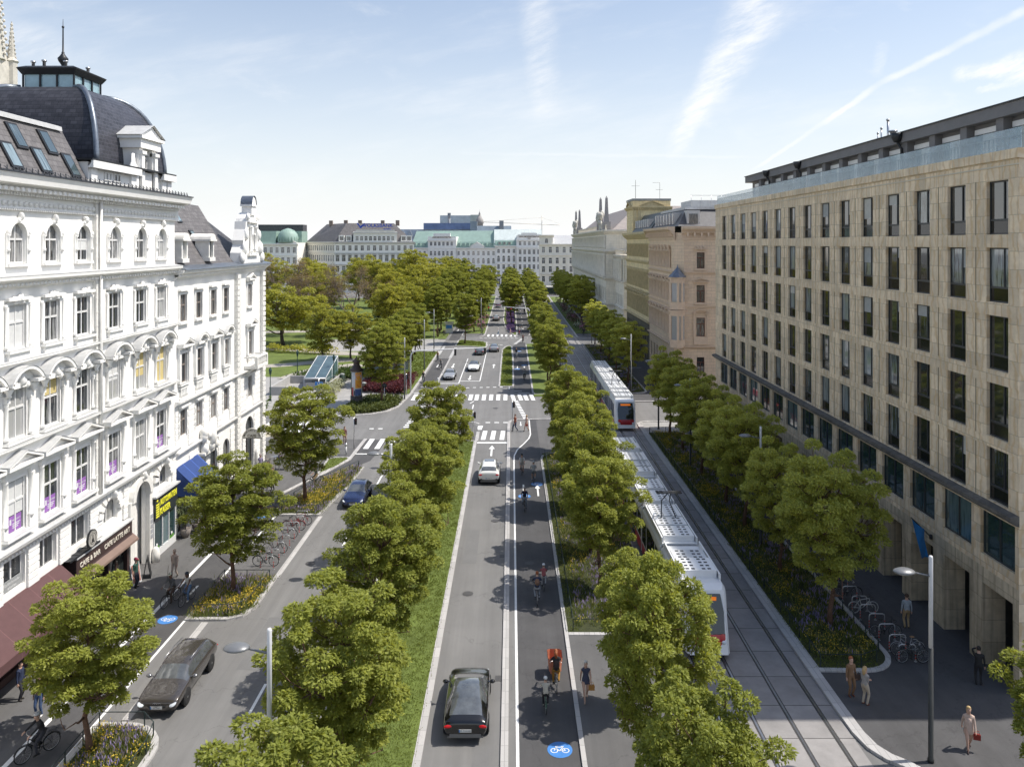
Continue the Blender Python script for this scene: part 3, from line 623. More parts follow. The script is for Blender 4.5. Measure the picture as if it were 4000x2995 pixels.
# window dressings, one mesh per window
def column_(b, x, z0, z1, r=.10, y=-.16): b.lathe([(r*1.5, 0), (r*1.5, .14), (r, .2), (r*.85, z1-z0-.2), (r*1.45, z1-z0-.12), (r*1.45, z1-z0)], 8, 0, (x, y, z0))
def pediment_tri(b, x, z, w, out, h, mi=1):
    b.box(x-w/2, x+w/2, -out, .02, z, z+.12, 0)
    t = .12
    for sg in (-1, 1):
        b.face_xz([(x+sg*w/2, z+.125), (x+sg*w/2, z+.125+t), (x, z+h+t), (x, z+h)], -out, .03, 0)
        b.add([(x+sg*(w/2+.03), -out-.03, z+.13+t), (x, -out-.03, z+h+t+.01), (x, .03, z+h+t+.01), (x+sg*(w/2+.03), .03, z+.13+t)], [(0,1,2,3)], mi)
    b.face_xz([(x-w/2+.1, z+.12), (x+w/2-.1, z+.12), (x, z+h-.02)], -out*.35, .02, 0)
def pediment_arc(b, x, z, w, out, h, mi=1):
    b.box(x-w/2, x-w*.28, -out, .02, z, z+.16, 0); b.box(x+w*.28, x+w/2, -out, .02, z, z+.16, 0)
    n = 10; rr = (w*w/4+h*h)/(2*h); zc = z+.16+h-rr; a0 = math.asin(min(1, (w/2)/rr))
    P0 = [(x+rr*math.sin(-a0+2*a0*i/n), zc+rr*math.cos(-a0+2*a0*i/n)) for i in range(n+1)]
    P1 = [(x+(rr-.16)*math.sin(-a0+2*a0*i/n), zc+(rr-.16)*math.cos(-a0+2*a0*i/n)) for i in range(n+1)]
    for i in range(n):
        b.face_xz([P1[i], P1[i+1], P0[i+1], P0[i]], -out, .03, 0)
        b.add([(P0[i][0], -out-.03, P0[i][1]+.012), (P0[i+1][0], -out-.03, P0[i+1][1]+.012), (P0[i+1][0], .03, P0[i+1][1]+.012), (P0[i][0], .03, P0[i][1]+.012)], [(0,1,2,3)], mi)
    b.face_xz([(x-w/2+.15, z+.16)]+[(x+(rr-.17)*math.sin(-a0*.9+1.8*a0*i/n), zc+(rr-.17)*math.cos(-a0*.9+1.8*a0*i/n)) for i in range(n+1)]+[(x+w/2-.15, z+.16)], -out*.3, .02, 0)
def ornament(b, x, z, w, h, out=.16, k=7, seed=1):
    rd = random.Random(seed)
    for i in range(k):
        a = rd.uniform(-1, 1); b.ell((x+a*w/2, -out*rd.uniform(.3, .8), z+h*rd.uniform(.1, .9)), (w*.13*rd.uniform(.7, 1.4), out*.6, h*.22*rd.uniform(.8, 1.3)), 7, 5)
    b.ell((x, -out*.8, z+h*.55), (w*.16, out*.8, h*.42), 8, 6)
def frame_(b, x, z0, h, w, t=.16, out=.09):
    b.box(x-w/2-t, x-w/2, -out, .02, z0, z0+h); b.box(x+w/2, x+w/2+t, -out, .02, z0, z0+h); b.box(x-w/2-t, x+w/2+t, -out-.01, .02, z0+h, z0+h+t)
def sill(b, x, z, w, out=.25): b.box(x-w/2, x+w/2, -out, .1, z-.14, z, 0); b.add([(x-w/2, -out-.01, z+.004), (x+w/2, -out-.01, z+.004), (x+w/2, .26, z+.02), (x-w/2, .26, z+.02)], [(0,1,2,3)], 1)
for i, x in enumerate(colsA):
    b = MB(); frame_(b, x, 7.0, 2.6, 1.4, .08, .04); sill(b, x, 6.98, 2.3, .32)
    for sg in (-1, 1):
        b.box(x+sg*1.0-.15, x+sg*1.0+.15, -.12, .02, 7.0, 7.5); column_(b, x+sg*1.0, 7.5, 9.75, .10, -.06); b.box(x+sg*1.0-.18, x+sg*1.0+.18, -.2, .02, 9.75, 9.95)
    b.box(x-1.12, x+1.12, -.2, .02, 9.95, 10.25); pediment_tri(b, x, 10.25, 2.7, .52, .62); fa.put('window_surround', b, [plaster, zinc])
    b = MB(); frame_(b, x, 11.55, 2.5, 1.4, .08, .04); sill(b, x, 11.53, 2.2, .3)
    for sg in (-1, 1):
        column_(b, x+sg*.93, 11.6, 13.4, .08, -.07); b.box(x+sg*.93-.13, x+sg*.93+.13, -.2, .02, 13.4, 13.75); b.lathe([(.14, 0), (.1, .1), (.2, .3), (.22, .42)], 8, 0, (x+sg*1.0, -.25, 13.72))
    b.box(x-1.1, x+1.1, -.24, .02, 14.02, 14.2); ornament(b, x, 13.95, 1.0, .8, .26, 11, i); pediment_arc(b, x, 14.2, 2.6, .62, .72); fa.put('window_surround', b, [plaster, zinc])
    b = MB(); frame_(b, x, 15.9, 2.15, 1.36, .16, .06); sill(b, x, 15.88, 1.9, .28)
    for sg in (-1, 1): column_(b, x+sg*.93, 15.95, 18.1, .055, -.06)
    b.box(x-.95, x+.95, -.24, .02, 18.25, 18.4); ornament(b, x, 18.1, .8, .45, .18, 10, i+20); b.box(x-.8, x+.8, -.16, .02, 15.35, 15.74); fa.put('window_surround', b, [plaster, zinc])
    b = MB(); n = 10
    for sg in (-1, 1): b.box(x+sg*.8-.12, x+sg*.8+.12, -.09, .02, 19.9, 21.5); column_(b, x+sg*.8, 20.6, 21.5, .06, -.1); b.ell((x+sg*.8, -.12, 21.55), (.09, .1, .16), 8, 6)
    for k in range(n):
        a0, a1 = math.pi*k/n, math.pi*(k+1)/n
        b.face_xz([(x+.64*math.cos(a0), 21.38+.64*math.sin(a0)), (x+.86*math.cos(a0), 21.38+.86*math.sin(a0)), (x+.86*math.cos(a1), 21.38+.86*math.sin(a1)), (x+.64*math.cos(a1), 21.38+.64*math.sin(a1))], -.13, .02)
    ornament(b, x+.05, 22.05, .34, .5, .22, 5, i+40); sill(b, x, 20.03, 1.7, .2); fa.put('window_surround', b, [plaster, zinc])
# ledges and the great cornice
b = MB(); cornice(b, 0, XL, 6.1, [(.10, 0), (.22, .12), (.45, .28), (.5, .42)]); dentils(b, 8, XL, 5.98, .12, .16, .16, .12)
b.add([(0, -.52, 6.535), (XL, -.52, 6.535), (XL, .0, 6.60), (0, .0, 6.60)], [(0,1,2,3)], 1); fa.put('ledge', b, [plaster, zinc])
for z, o in ((11.0, .38), (15.05, .34)):
    b = MB(); cornice(b, 0, XL, z, [(.08, 0), (.14, .1), (o, .22), (o, .32)]); b.add([(0, -o-.02, z+.325), (XL, -o-.02, z+.325), (XL, 0, z+.36), (0, 0, z+.36)], [(0,1,2,3)], 1); fa.put('ledge', b, [plaster, zinc])
b = MB(); cornice(b, 0, XL, 18.85, [(.10, 0), (.16, .1), (.28, .25), (.6, .42), (.62, .6)]); dentils(b, 8, XL, 18.96, .16, .16, .34, .13); b.add([(0, -.64, 19.455), (XL, -.64, 19.455), (XL, 0, 19.55), (0, 0, 19.55)], [(0,1,2,3)], 1); fa.put('ledge', b, [plaster, zinc])
b = MB(); cornice(b, 0, XL+.5, 23.35, [(.12, -.75), (.12, -.65), (.06, -.62), (.06, .0), (.22, .05), (.26, .2), (.5, .35), (.95, .5), (1.0, .72), (1.1, .95)])
dentils(b, 8, XL, 23.5, .22, .22, .72, .17); dentils(b, 8, XL, 23.33, .10, .12, .32, .14); dentils(b, 8, XL, 22.62, .07, .10, .2, .1)
x = 8
while x < XL: b.ell((x, -.1, 22.95), (.13, .12, .13), 7, 5); x += .42
fa.put('cornice', b, plaster)
b = MB(); b.extr([(-1.14, 24.30), (-1.12, 24.36), (.3, 24.62), (.3, 24.3)], 0, XL+.6)
x = 9
while x < XL+.3: b.add([(x, -.98, 24.37), (x+.08, -1.0, 24.37), (x+.5, -.5, 24.62), (x+.42, -.48, 24.62)], [(0,1,2,3)]); b.tube([(x, -.95, 24.36), (x+.2, -.8, 24.62)], .03, 5); x += .48
fa.put('gutter', b, dark_metal)
# drain pipe pilaster between the two sections
b = MB(); b.box(25.35, 25.95, -.22, .02, 6.5, 23.3)
for z in np.arange(6.9, 23, .78): b.box(25.33, 25.97, -.235, .02, z, z+.05)
b.tube([(25.65, -.33, 6.6), (25.65, -.33, 23.4)], .09, 10); fa.put('pilaster', b, plaster2)
# roofs
volume(LA, 'body', -44, -24.5, 20.02, 56.35, .01, 24.2, plaster)
b = MB(); xs = (0, 24.6); b.extr([(.25, 24.4), (1.9, 27.5), (9.5, 29.5), (17, 27.0), (20, 24.4)], 0, 25.55); ro = fa.put('roof', b, slate_grey)
b = MB(); b.extr([(1.7, 27.42), (1.75, 27.68), (2.4, 27.86), (2.4, 27.6)], 0, 25.3); b.build('ridge_flashing', zinc, ro)
def skylight(f, par, x, z, y, ang, w=.95, L=1.5):
    s = thing_part = MB(); s.box(-w/2, w/2, -.10, .04, -L/2, L/2)
    o = s.build('skylight', dark_metal, par); o.location = f.loc(x, y, z) if par is f.p else (x, y, z); o.rotation_euler = (ang, 0, f.rz if par is f.p else 0)
    g = MB(); g.box(-w/2+.13, w/2-.13, -.125, -.09, -L/2+.13, L/2-.13); g.build('pane', glass_mat('roof_pane', (.07, .10, .11), (.25, .32, .34), .4) if 'roof_pane' not in MATS else MATS['roof_pane'], o)
    return o
sang = -math.atan2(1.65, 3.1)
for x, z in ((24.4, 25.35), (23.2, 26.5), (21.6, 25.35), (20.5, 26.5), (19.1, 25.35), (17.9, 26.5), (16.7, 25.35)):
    skylight(fa, LA, x, z, .25+(z-24.4)*1.65/3.1, sang)
# attic under the dome
b = MB(); ax0, ax1 = 25.7, 36.7
b.box(ax0, ax1, .45, 9.6, 24.4, 25.75)
for a0, a1 in ((ax0, 31.4), (35.0, ax1)): cornice(b, a0-.15, a1+.15, 25.4, [(-.44, 0), (-.3, .12), (-.18, .3), (-.18, .42)]); b.box(a0+.1, a0+.75, .3, .46, 24.5, 25.4); b.box(a1-.75, a1-.1, .3, .46, 24.5, 25.4)
fa.put('attic', b, plaster)
b = MB(); b.box(ax0-.2, ax1+.2, .08, 9.8, 25.83, 25.93); fa.put('attic_cap', b, dark_metal)
for x0 in (27.9, 29.0, 35.9): fa.win(x0, 24.8, .85, .5, 'double', y=.44)
# the dome: a square cloister vault with hipped edges
DC = (-30.2, 53.3); prof = []
for i in range(13):
    t = i/12; prof.append((1.75+(4.75-1.75)*math.cos(t*math.pi/2)**.82, 25.9+5.25*math.sin(t*math.pi/2)**1.05))
b = MB()
for q in range(4):
    ca, sa = [(1,0),(0,1),(-1,0),(0,-1)][q]
    for i in range(12):
        (r0, z0), (r1, z1) = prof[i], prof[i+1]
        c = [(r0,-r0,z0),(r0,r0,z0),(r1,r1,z1),(r1,-r1,z1)]
        b.add([(ca*p[0]-sa*p[1], sa*p[0]+ca*p[1], p[2]) for p in c], [(0,1,2,3)], 0)
dome = b.build('dome', brick_mat('dome_slate_side', (.050,.050,.060), .40, .24, .4, 1.75, .28, .018, 1.5, .25, 'yz'), LA, Vector((DC[0], DC[1], 0))-LA.location)
dome.data.materials.append(slate_dome)
for p in dome.data.polygons:
    if abs(p.normal.y) > abs(p.normal.x): p.material_index = 1
b = MB()
for sx, sy in ((1,-1),(1,1),(-1,-1),(-1,1)): b.tube([(sx*(r+.02), sy*(r+.02), z+.02) for r, z in prof], .17, 8)
b.build('hip_flashing', lead, dome)
b = MB(); b.box(-1.75, 1.75, -1.75, 1.75, 31.0, 31.2)
lan = b.build('lantern', dark_metal, LA, Vector((DC[0], DC[1], 0))-LA.location)
b = MB(); b.box(-1.6, 1.6, -1.6, 1.6, 31.2, 32.05); b.build('glazing', M('lantern_glass', (.30, .45, .50), .06, 1, .2, spec=.9), lan)
b = MB()
for sx in (-1.66, -.55, .55, 1.66):
    for sy in (-1.66, 1.66): b.box(sx-.05, sx+.05, sy-.05, sy+.05, 31.2, 32.05); b.box(sy-.05, sy+.05, sx-.05, sx+.05, 31.2, 32.06) if abs(sx) < 1 else None
b.build('mullion', dark_metal, lan)
b = MB(); b.lathe([(2.45, 0), (2.72, .32), (2.76, .40), (2.2, .58), (.3, .75)], 4, 0, (0, 0, 32.05), False, rot=R(45)); b.build('roof', dark_metal, lan)
for x, y in ((-1.4, -1.0), (-.5, -1.3), (1.2, .9), (.8, -1.1)): b = MB(); b.lathe([(.1, 0), (.1, .35), (.16, .36), (.16, .46)], 8, 0, (x, y, 32.6)); b.build('vent', steel, lan)
b = MB(); b.lathe([(.30, 0), (.16, .25), (.12, .5), (.36, 1.0), (.42, 1.3), (.22, 1.65), (.11, 1.9), (.12, 2.05), (.07, 2.1), (.05, 4.8), (.10, 4.9), (.10, 5.05), (.03, 5.1), (.015, 5.9)], 12, 0, (0, 0, 0)); b.v = [(v[0]*.8, v[1]*.8, 32.7+v[2]*.58) for v in b.v]; b.v = b.v; b.build('spire', dark_metal, lan)
# dormer with pediment on the street side of the dome
b = MB(); dx = 33.2; y0 = len(b.v)
b.box(dx-.95, dx-.5, -.55, 1.2, 24.6, 27.3); b.box(dx+.5, dx+.95, -.55, 1.2, 24.6, 27.3); b.box(dx-.5, dx+.5, -.3, 1.4, 26.95, 27.3)
for sg in (-1, 1): b.box(dx+sg*.74-.16, dx+sg*.74+.16, -.72, -.5, 24.6, 26.9); b.box(dx+sg*.74-.24, dx+sg*.74+.24, -.8, -.4, 26.9, 27.12); b.lathe([(.4, 0), (.42, .3), (.18, .75), (.14, 1.3)], 8, 0, (dx+sg*1.2, -.3, 25.6), sy=.6)
b.box(dx-1.15, dx+1.15, -.78, 2.6, 27.3, 27.9); b.box(dx-1.3, dx+1.3, -.95, 2.6, 27.9, 28.1)
b.face_xz([(dx-1.3, 28.1), (dx+1.3, 28.1), (dx, 28.85)], -.8, 3.0); b.v = [(dx+(v[0]-dx)*1.28, v[1]+1.0, v[2]) for v in b.v]; dorm = fa.put('dormer', b, plaster)
b = MB()
for sg in (-1, 1): b.add([(dx+sg*1.38, -1.0, 28.12), (dx, -1.0, 28.93), (dx, 3.6, 28.93), (dx+sg*1.38, 3.2, 28.12)], [(0,1,2,3)])
b.v = [(dx+(v[0]-dx)*1.28, v[1]+1.0, v[2]) for v in b.v]; fa.put('dormer_roof', b, zinc)
fa.win(dx, 24.9, .95, 1.9, 'cross', y=.75)
# ---- shopfronts under the white house
shop_brown = M('brown_shopfront', (.075, .042, .036), .45, 4, .15); fascia = M('cafe_fascia', (.055, .032, .03), .5, 4, .1); cream = M('cream_letters', (.86, .80, .68), .5)
b = MB()
for x0, x1 in ((16.7, 20.3), (20.4, 23.9), (24.0, 25.1)): b.box(x0, x1, .28, .32, .5, 2.9)
fa.put('shop_window', b, shop_glass) if False else None
for x0, x1 in ((12.3, 16.4), (16.7, 20.3), (20.5, 22.4), (23.5, 25.0)):
    b = MB(); b.box(x0, x1, .27, .31, .55, 3.3); o = fa.put('shop_window', b, shop_glass)
    f = MB(); f.box(x0-.1, x0, .2, .3, .3, 3.4); f.box(x1, x1+.1, .2, .3, .3, 3.4); f.box(x0, x1, .19, .3, 3.3, 3.42); f.box(x0, x1, .19, .3, .4, .55); f.box((x0+x1)/2-.05, (x0+x1)/2+.05, .19, .262, .55, 3.3); f.box(x0, x1, .2, .264, 2.45, 2.55); f.build('frame', shop_brown, o)
b = MB(); b.box(12, 25.2, .33, .5, 0, 3.95); b.box(12, 25.2, .05, .34, 0, .36); fa.put('shop_wall', b, shop_brown)
# cafe front: projecting brown fascia with lettering
cf = MB(); cf.box(22.9, 29.2, -.42, .25, 3.05, 3.85); cf.extr([(-.44, 3.06), (-.6, 2.80), (-.66, 2.70), (-.2, 3.04)], 22.95, 29.15, 0)
for x in (23.0, 25.6, 26.6, 28.9): cf.box(x-.12, x+.12, -.32, .2, 0, 3.05)
cf.box(22.95, 25.5, -.2, .1, 0, .75); cf.box(26.6, 28.8, -.2, .1, 0, .6)
caf = fa.put('cafe_front', cf, fascia)
b = MB(); b.box(22.85, 29.3, -.5, .3, 3.86, 3.93); b.build('cap', zinc, caf)
b = MB(); b.extr([(-.82, 2.62), (-.80, 2.74), (-.43, 3.03), (-.43, 2.92)], 22.7, 29.25); b.build('awning_cassette', M('taupe_awning', (.22, .15, .12), .7, 3, .1), caf)
for x0, x1 in ((23.2, 25.4), (26.75, 28.7)):
    b = MB(); b.box(x0, x1, -.12, -.08, .78, 2.7); o = b.build('shop_window', shop_glass, caf); g = MB(); g.box((x0+x1)/2-.05, (x0+x1)/2+.05, -.16, -.121, .8, 2.7); g.box(x0, x1, -.16, -.122, 2.05, 2.15); g.build('frame', shop_brown, o)
b = MB(); b.box(25.75, 26.5, -.06, -.02, .05, 2.6); b.build('door', black, caf)
for x in (26.95, 28.2): b = MB(); b.box(x, x+.75, -.19, -.165, 2.2, 2.68); b.build('poster', M('brick_red_poster', (.40, .17, .10), .6, 8, .6), caf)
text('CAFE LATTE ART', .40, cream, caf, (27.35, -.435, 3.28), (R(90), 0, 0), 'sign_lettering', .012, bold=.004)
text('CAFE & BAR', .40, cream, caf, (24.3, -.435, 3.28), (R(90), 0, 0), 'sign_lettering', .012, bold=.004)
# glass canopy with round emblem over the first bay
b = MB()
for i in range(7): b.box(22.2+.5*i, 22.25+.5*i, -.46, 0, 3.98, 4.03)
b.box(22.2, 25.3, -.48, -.42, 3.95, 4.05); b.box(22.2, 25.3, -.42, 0, 3.995, 4.01); can = fa.put('canopy', b, dark_metal)
b = MB(); b.lathe([(.01, 0), (.5, 0), (.5, .1), (.01, .1)], 28, 0, (0, 0, 0), False); em = b.build('emblem', dark_metal, can); em.location = (24.0, -.62, 4.62); em.rotation_euler = (R(90), 0, 0)
b = MB(); b.lathe([(.01, .101), (.44, .101), (.44, .11), (.01, .11)], 28, 0, (0,0,0), False); b.build('disc', M('emblem_disc', (.42, .40, .36), .5), em)
b = MB(); b.wheel((0, 0, .112), .30, .012, 28, 5, 'z'); b.lathe([(.10, .11), (.05, .122), (.01, .125)], 10, 0, (0, -.06, 0)); b.box(-.03, .03, -.02, .22, .111, .12); b.box(-.16, .16, -.2, -.15, .111, .12); b.box(-.09, .09, -.13, -.02, .111, .12); b.build('motif', black, em)
for i, ch in enumerate('CAFE LATTE ART'):
    a = R(165-150*i/13); t = text(ch, .10, black, em, (.365*math.cos(a), .365*math.sin(a), .112), (0, 0, a-R(90)), 'sign_lettering', .003)
# carved doorway and plates
b = MB()
b.box(29.3, 29.88, -.28, .02, 0, 4.8); b.box(31.92, 32.4, -.28, .02, 0, 4.8)
for k in range(12):
    a0, a1 = math.pi*k/12, math.pi*(k+1)/12
    b.face_xz([(30.9+1.0*math.cos(a0), 4.7+1.0*math.sin(a0)), (30.9+1.4*math.cos(a0), 4.7+1.4*math.sin(a0)), (30.9+1.4*math.cos(a1), 4.7+1.4*math.sin(a1)), (30.9+1.0*math.cos(a1), 4.7+1.0*math.sin(a1))], -.36, .02)
ornament(b, 30.9, 5.7, .5, .7, .4, 5, 3); b.lathe([(.26, 0), (.26, .5), (.18, .9), (.05, 1.0)], 10, 0, (32.3, -.5, 0)); pt = fa.put('portal', b, plaster2)
b = MB(); b.box(29.9, 31.9, .6, .7, 0, 5.7); b.build('door', M('dark_brown_door', (.05, .032, .026), .5, 5, .2), pt)
for k in range(5): b = MB(); b.box(32.02, 32.38, -.31, -.285, 1.6+.33*k, 1.86+.33*k); b.build('name_plate', M('pale_plate', (.40, .41, .43), .4), pt)
for x in (27.2, 34.4):
    b = MB()
    for k in range(9):
        a = math.pi*(k+.5)/9; c = math.cos(a); s_ = math.sin(a)
        b.face_xz([(x+.98*math.cos(a-.13), 4.9+.98*math.sin(a-.13)), (x+1.5*math.cos(a-.12), 4.9+1.5*math.sin(a-.12)), (x+1.5*math.cos(a+.12), 4.9+1.5*math.sin(a+.12)), (x+.98*math.cos(a+.13), 4.9+.98*math.sin(a+.13))], -.2, .02)
    ornament(b, x, 5.75, .4, .6, .35, 4, 5); fa.put('arch_voussoirs', b, plaster)
# rusticated piers of the ground floor
for xc, w in ((14.0, .5), (16.75, .45), (19.6, .45), (22.4, .5), (25.6, .7), (29.1, .3), (32.5, .2), (36.1, .3)):
    b = MB(); b.box(xc-w, xc+w, -.07, .02, 4.0, 6.05)
    for z in np.arange(4.0, 6.0, .34): b.box(xc-w-.01, xc+w+.01, -.12, -.068, z, z+.28)
    fa.put('rusticated_pier', b, plaster)
# dark sign shop
js = MB(); js.box(32.45, 35.95, -.4, .3, 2.6, 4.1); aut = fa.put('sign_box', js, M('dark_sign', (.028, .035, .04), .35))
b = MB(); b.box(32.3, 36.1, -.55, .02, 4.12, 4.22); b.build('cap', zinc, aut)
yel = M('yellow_letters', (.80, .76, .05), .5, emit=(.8, .75, .05, .15))
text('AUTOMATEN', .56, yel, aut, (33.15, -.415, 3.42), (R(90), 0, 0), 'sign_lettering', .015, 'LEFT', .76, .012)
text('KAISER', .60, yel, aut, (33.12, -.415, 2.80), (R(90), 0, 0), 'sign_lettering', .015, 'LEFT', .85, .012)
b = MB()
for k in range(6): b.box(32.55, 32.98, -.42, -.40, 2.75+.16*k, 2.84+.16*k)
b.box(32.98, 33.02, -.42, -.40, 2.72, 3.7); b.lathe([(.1, 0), (.1, .02)], 12, 0, (0,0,0)) if False else None; b.ell((32.75, -.41, 3.86), (.13, .02, .09), 10, 6); b.build('logo', yel, aut)
b = MB(); b.box(32.45, 35.95, -.3, .25, 0, .5); b.box(32.45, 32.6, -.3, .2, .5, 2.6); b.box(33.75, 33.85, -.3, .2, .5, 2.6); b.box(34.75, 34.85, -.3, .2, .5, 2.6); b.box(35.8, 35.95, -.3, .2, .5, 2.6); sf = fa.put('shopfront', b, white_metal)
for x0, x1 in ((32.6, 33.75), (33.85, 34.75), (34.85, 35.8)): b = MB(); b.box(x0, x1, -.22, -.18, .5, 2.6); b.build('shop_window', gl_teal, sf)
for x in (33.0, 35.3): b = MB(); b.box(x-.35, x+.35, -.27, -.235, .5, .7); b.build('green_turf', M('fake_turf', (.08, .22, .03), .9), sf); b = MB(); b.ell((x, -.26, .82), (.12, .04, .12)); b.build('white_ball', white_metal, sf)
# brown awning (left), purple window signs
aw_m = brick_mat('maroon_awning', (.115, .06, .06), 1.6, 9, .75, 1.5, .03, .02, 3, .1, 'xz', 0, 0)
b = MB(); b.extr([(.0, 3.98), (-.05, 4.02), (-1.75, 2.55), (-1.75, 2.12), (-1.72, 2.12), (-1.72, 2.5)], 12.5, 22.0); b.face_xz([(0,0)], 0, 0) if False else None
for x in (12.5, 22.0): b.add([(x, 0, 3.98), (x, -1.74, 2.52), (x, -1.74, 2.12), (x, 0, 2.12)], [(0,1,2,3)])
aw = fa.put('awning', b, aw_m)
purple = M('purple_poster', (.30, .13, .42), .6, 2, .15)
for x, t in ((15.5, 'RECHT'), (18.4, 'WIRTSCHAFT'), (21.3, 'MANAGEMENT'), (24.3, 'INNOVATION'), (27.8, 'STEUERN'), (34.2, 'VERWALTUNG')):
    b = MB(); b.box(x-.5, x+.5, .10, .12, 7.1, 7.85); po = fa.put('poster', b, purple)
    b = MB(); b.box(x-.42, x-.28, .09, .101, 7.45, 7.72); b.box(x-.2, x+.34, .09, .101, 7.34, 7.39); b.box(x-.2, x+.25, .09, .101, 7.25, 7.29); b.box(x-.2, x+.4, .09, .101, 7.44, 7.48); b.build('print', M('poster_white', (.7, .68, .72), .6), po)
    text(t, .13, MATS['poster_white'], po, (x-.2, .095, 7.58), (R(90), 0, 0), 'sign_lettering', .003, 'LEFT', .8)
for x, t in ((15.4, 'Meisterbetrieb'), (18.2, 'Goldschmiede-\narbeiten')):
    b = MB(); b.box(x-.85, x+.85, .05, .1, 3.98, 4.28) if False else b.box(x-.83, x+.83, .12, .16, 4.36, 4.85); o = fa.put('sign_panel', b, M('grey_sign_panel', (.32, .33, .33), .5)); text(t, .2, white_metal, o, (x, .112, 4.62 if '\n' in t else 4.52), (R(90), 0, 0), 'sign_lettering', .004)

ycur = M('yellow_curtain', (.62, .50, .22), .8, 3, .12); wcur = M('white_curtain', (.66, .66, .64), .8, 3, .1)
for x, z, w, z0, z1, m in ((15.5, 11.55, 1.25, .05, 2.45, ycur), (21.3, 11.55, 1.2, 1.6, 2.45, ycur), (31.2, 11.55, 1.2, .9, 2.45, ycur), (34.2, 11.55, 1.2, .05, 2.45, ycur), (18.4, 15.9, 1.2, .05, 2.1, wcur), (24.3, 20.05, 1.1, .6, 1.2, wcur), (27.8, 11.55, 1.2, 1.2, 2.45, wcur), (18.4, 7, 1.2, .9, 2.5, wcur)):
    b = MB(); b.box(x-w/2, x+w/2, .105, .115, z+z0, z+z1); fa.put('curtain', b, m)
# ---- the second white house with mansard roof and baroque gable
LB = thing('corner_house', 'white corner house with grey mansard roof, baroque gable and cafe arch', 'building', (-24, 56.4, 0))
fb = Fac(LB, (-24, 56.4, 0), R(90)); LBX = 19.9
colsB = [1.4, 4.3, 7.25, 10.05]; xe = 16.1
opB = []
for x in colsB+[xe]:
    opB += [(x-.6, x+.6, 15.3, 17.3), (x-.62, x+.62, 10.85, 13.0), (x-.6, x+.6, 7.0, 8.9)]
gr = [(1.4, 2.0, 4.0), (4.4, 2.2, 4.2), (7.4, 1.6, 4.6), (10.2, 1.6, 4.6), (16.1, 2.3, 5.2)]
for x, w, h in gr: opB.append((x-w/2, x+w/2, .05, h, 'arch') if x > 5 else (x-w/2, x+w/2, .05, h))
plaster_r = brick_mat('rusticated_plaster', (.78, .765, .735), 60, .42, .85, .62, .02, .03, 2, .05, 'xz', 0, .6)
fb.wall(LBX, 19.0, opB, plaster, .26)
for x in colsB+[xe]: gbf = M('grey_brown_frame', (.25, .21, .18), .5); fb.win(x, 15.3, 1.2, 2.0, 'cross', gbf, y=.14); fb.win(x, 10.85, 1.24, 2.15, 'cross', gbf, y=.14); fb.win(x, 7.0, 1.2, 1.9, 'cross', gbf, y=.14)
for x, w, h in gr: fb.win(x, .05, w, h-.05, 'tee', M('dark_wood', (.07, .045, .035), .5), shop_glass, .26, 'shop_window')
for i, x in enumerate(colsB+[xe]):
    b = MB(); frame_(b, x, 15.3, 2.0, 1.2, .16, .08); b.box(x-.85, x+.85, -.25, .02, 17.55, 17.7); sill(b, x, 15.28, 1.6, .22)
    if i == 4: pediment_tri(b, x, 17.7, 1.9, .4, .5)
    fb.put('window_surround', b, [plaster, plaster2])
    b = MB(); frame_(b, x, 10.85, 2.15, 1.24, .15, .09); sill(b, x, 10.83, 1.7, .25); b.box(x-.95, x+.95, -.3, .02, 13.35, 13.5)
    for sg in (-1, 1): b.box(x+sg*.8-.13, x+sg*.8+.13, -.2, .02, 10.9, 13.35)
    (pediment_tri if i in (0, 2, 4) else pediment_arc)(b, x, 13.5, 2.1, .5, .55)
    b.box(x-.7, x+.7, -.1, .02, 9.7, 9.85); b.box(x-.7, x+.7, -.16, .02, 10.45, 10.6)
    for k in range(5): b.lathe([(.06, 0), (.09, .2), (.05, .45), (.07, .6)], 6, 0, (x-.5+.25*k, -.08, 9.85))
    fb.put('window_surround', b, [plaster, zinc])
    b = MB(); frame_(b, x, 7.0, 1.9, 1.2, .2, .08); b.box(x-.85, x+.85, -.3, .02, 9.12, 9.25)
    for z in (7.2, 7.75, 8.3): b.box(x-.85, x-.7, -.12, .02, z, z+.3); b.box(x+.7, x+.85, -.12, .02, z, z+.3)
    fb.put('window_surround', b, [plaster, zinc])
for z, o in ((9.35, .42), (5.7, .3)):
    b = MB(); cornice(b, 0, LBX+.3, z, [(.08, 0), (.15, .1), (o, .22), (o, .3)]); b.add([(0, -o-.02, z+.305), (LBX+.3, -o-.02, z+.305), (LBX+.3, 0, z+.33), (0, 0, z+.33)], [(0,1,2,3)], 1); fb.put('ledge', b, [plaster, zinc])
b = MB(); cornice(b, 0, LBX+.5, 18.5, [(.08, -.1), (.1, .0), (.25, .2), (.6, .4), (.65, .6)]); dentils(b, 0, LBX, 18.62, .12, .13, .4, .14); fb.put('cornice', b, plaster)
b = MB(); b.extr([(-.75, 19.1), (-.72, 19.17), (.3, 19.4), (.3, 19.1)], .2, LBX+.6); fb.put('gutter', b, lead)
for xq in (12.6, 19.55):
    b = MB(); b.box(xq-.38, xq+.38, -.22, .05, .1, 18.4)
    for z in np.arange(.2, 18.3, .48): b.box(xq-.42, xq+.42, -.3, .06, z, z+.36)
    fb.put('quoin_pier', b, plaster2)
def rust(x0, x1, z0, z1):
    b = MB(); b.box(x0+.01, x1-.01, -.02, .02, z0, z1)
    for z in np.arange(z0, z1-.3, .42): b.box(x0, x1, -.07, .021, z, z+.34)
    fb.put('rusticated_panel', b, plaster)
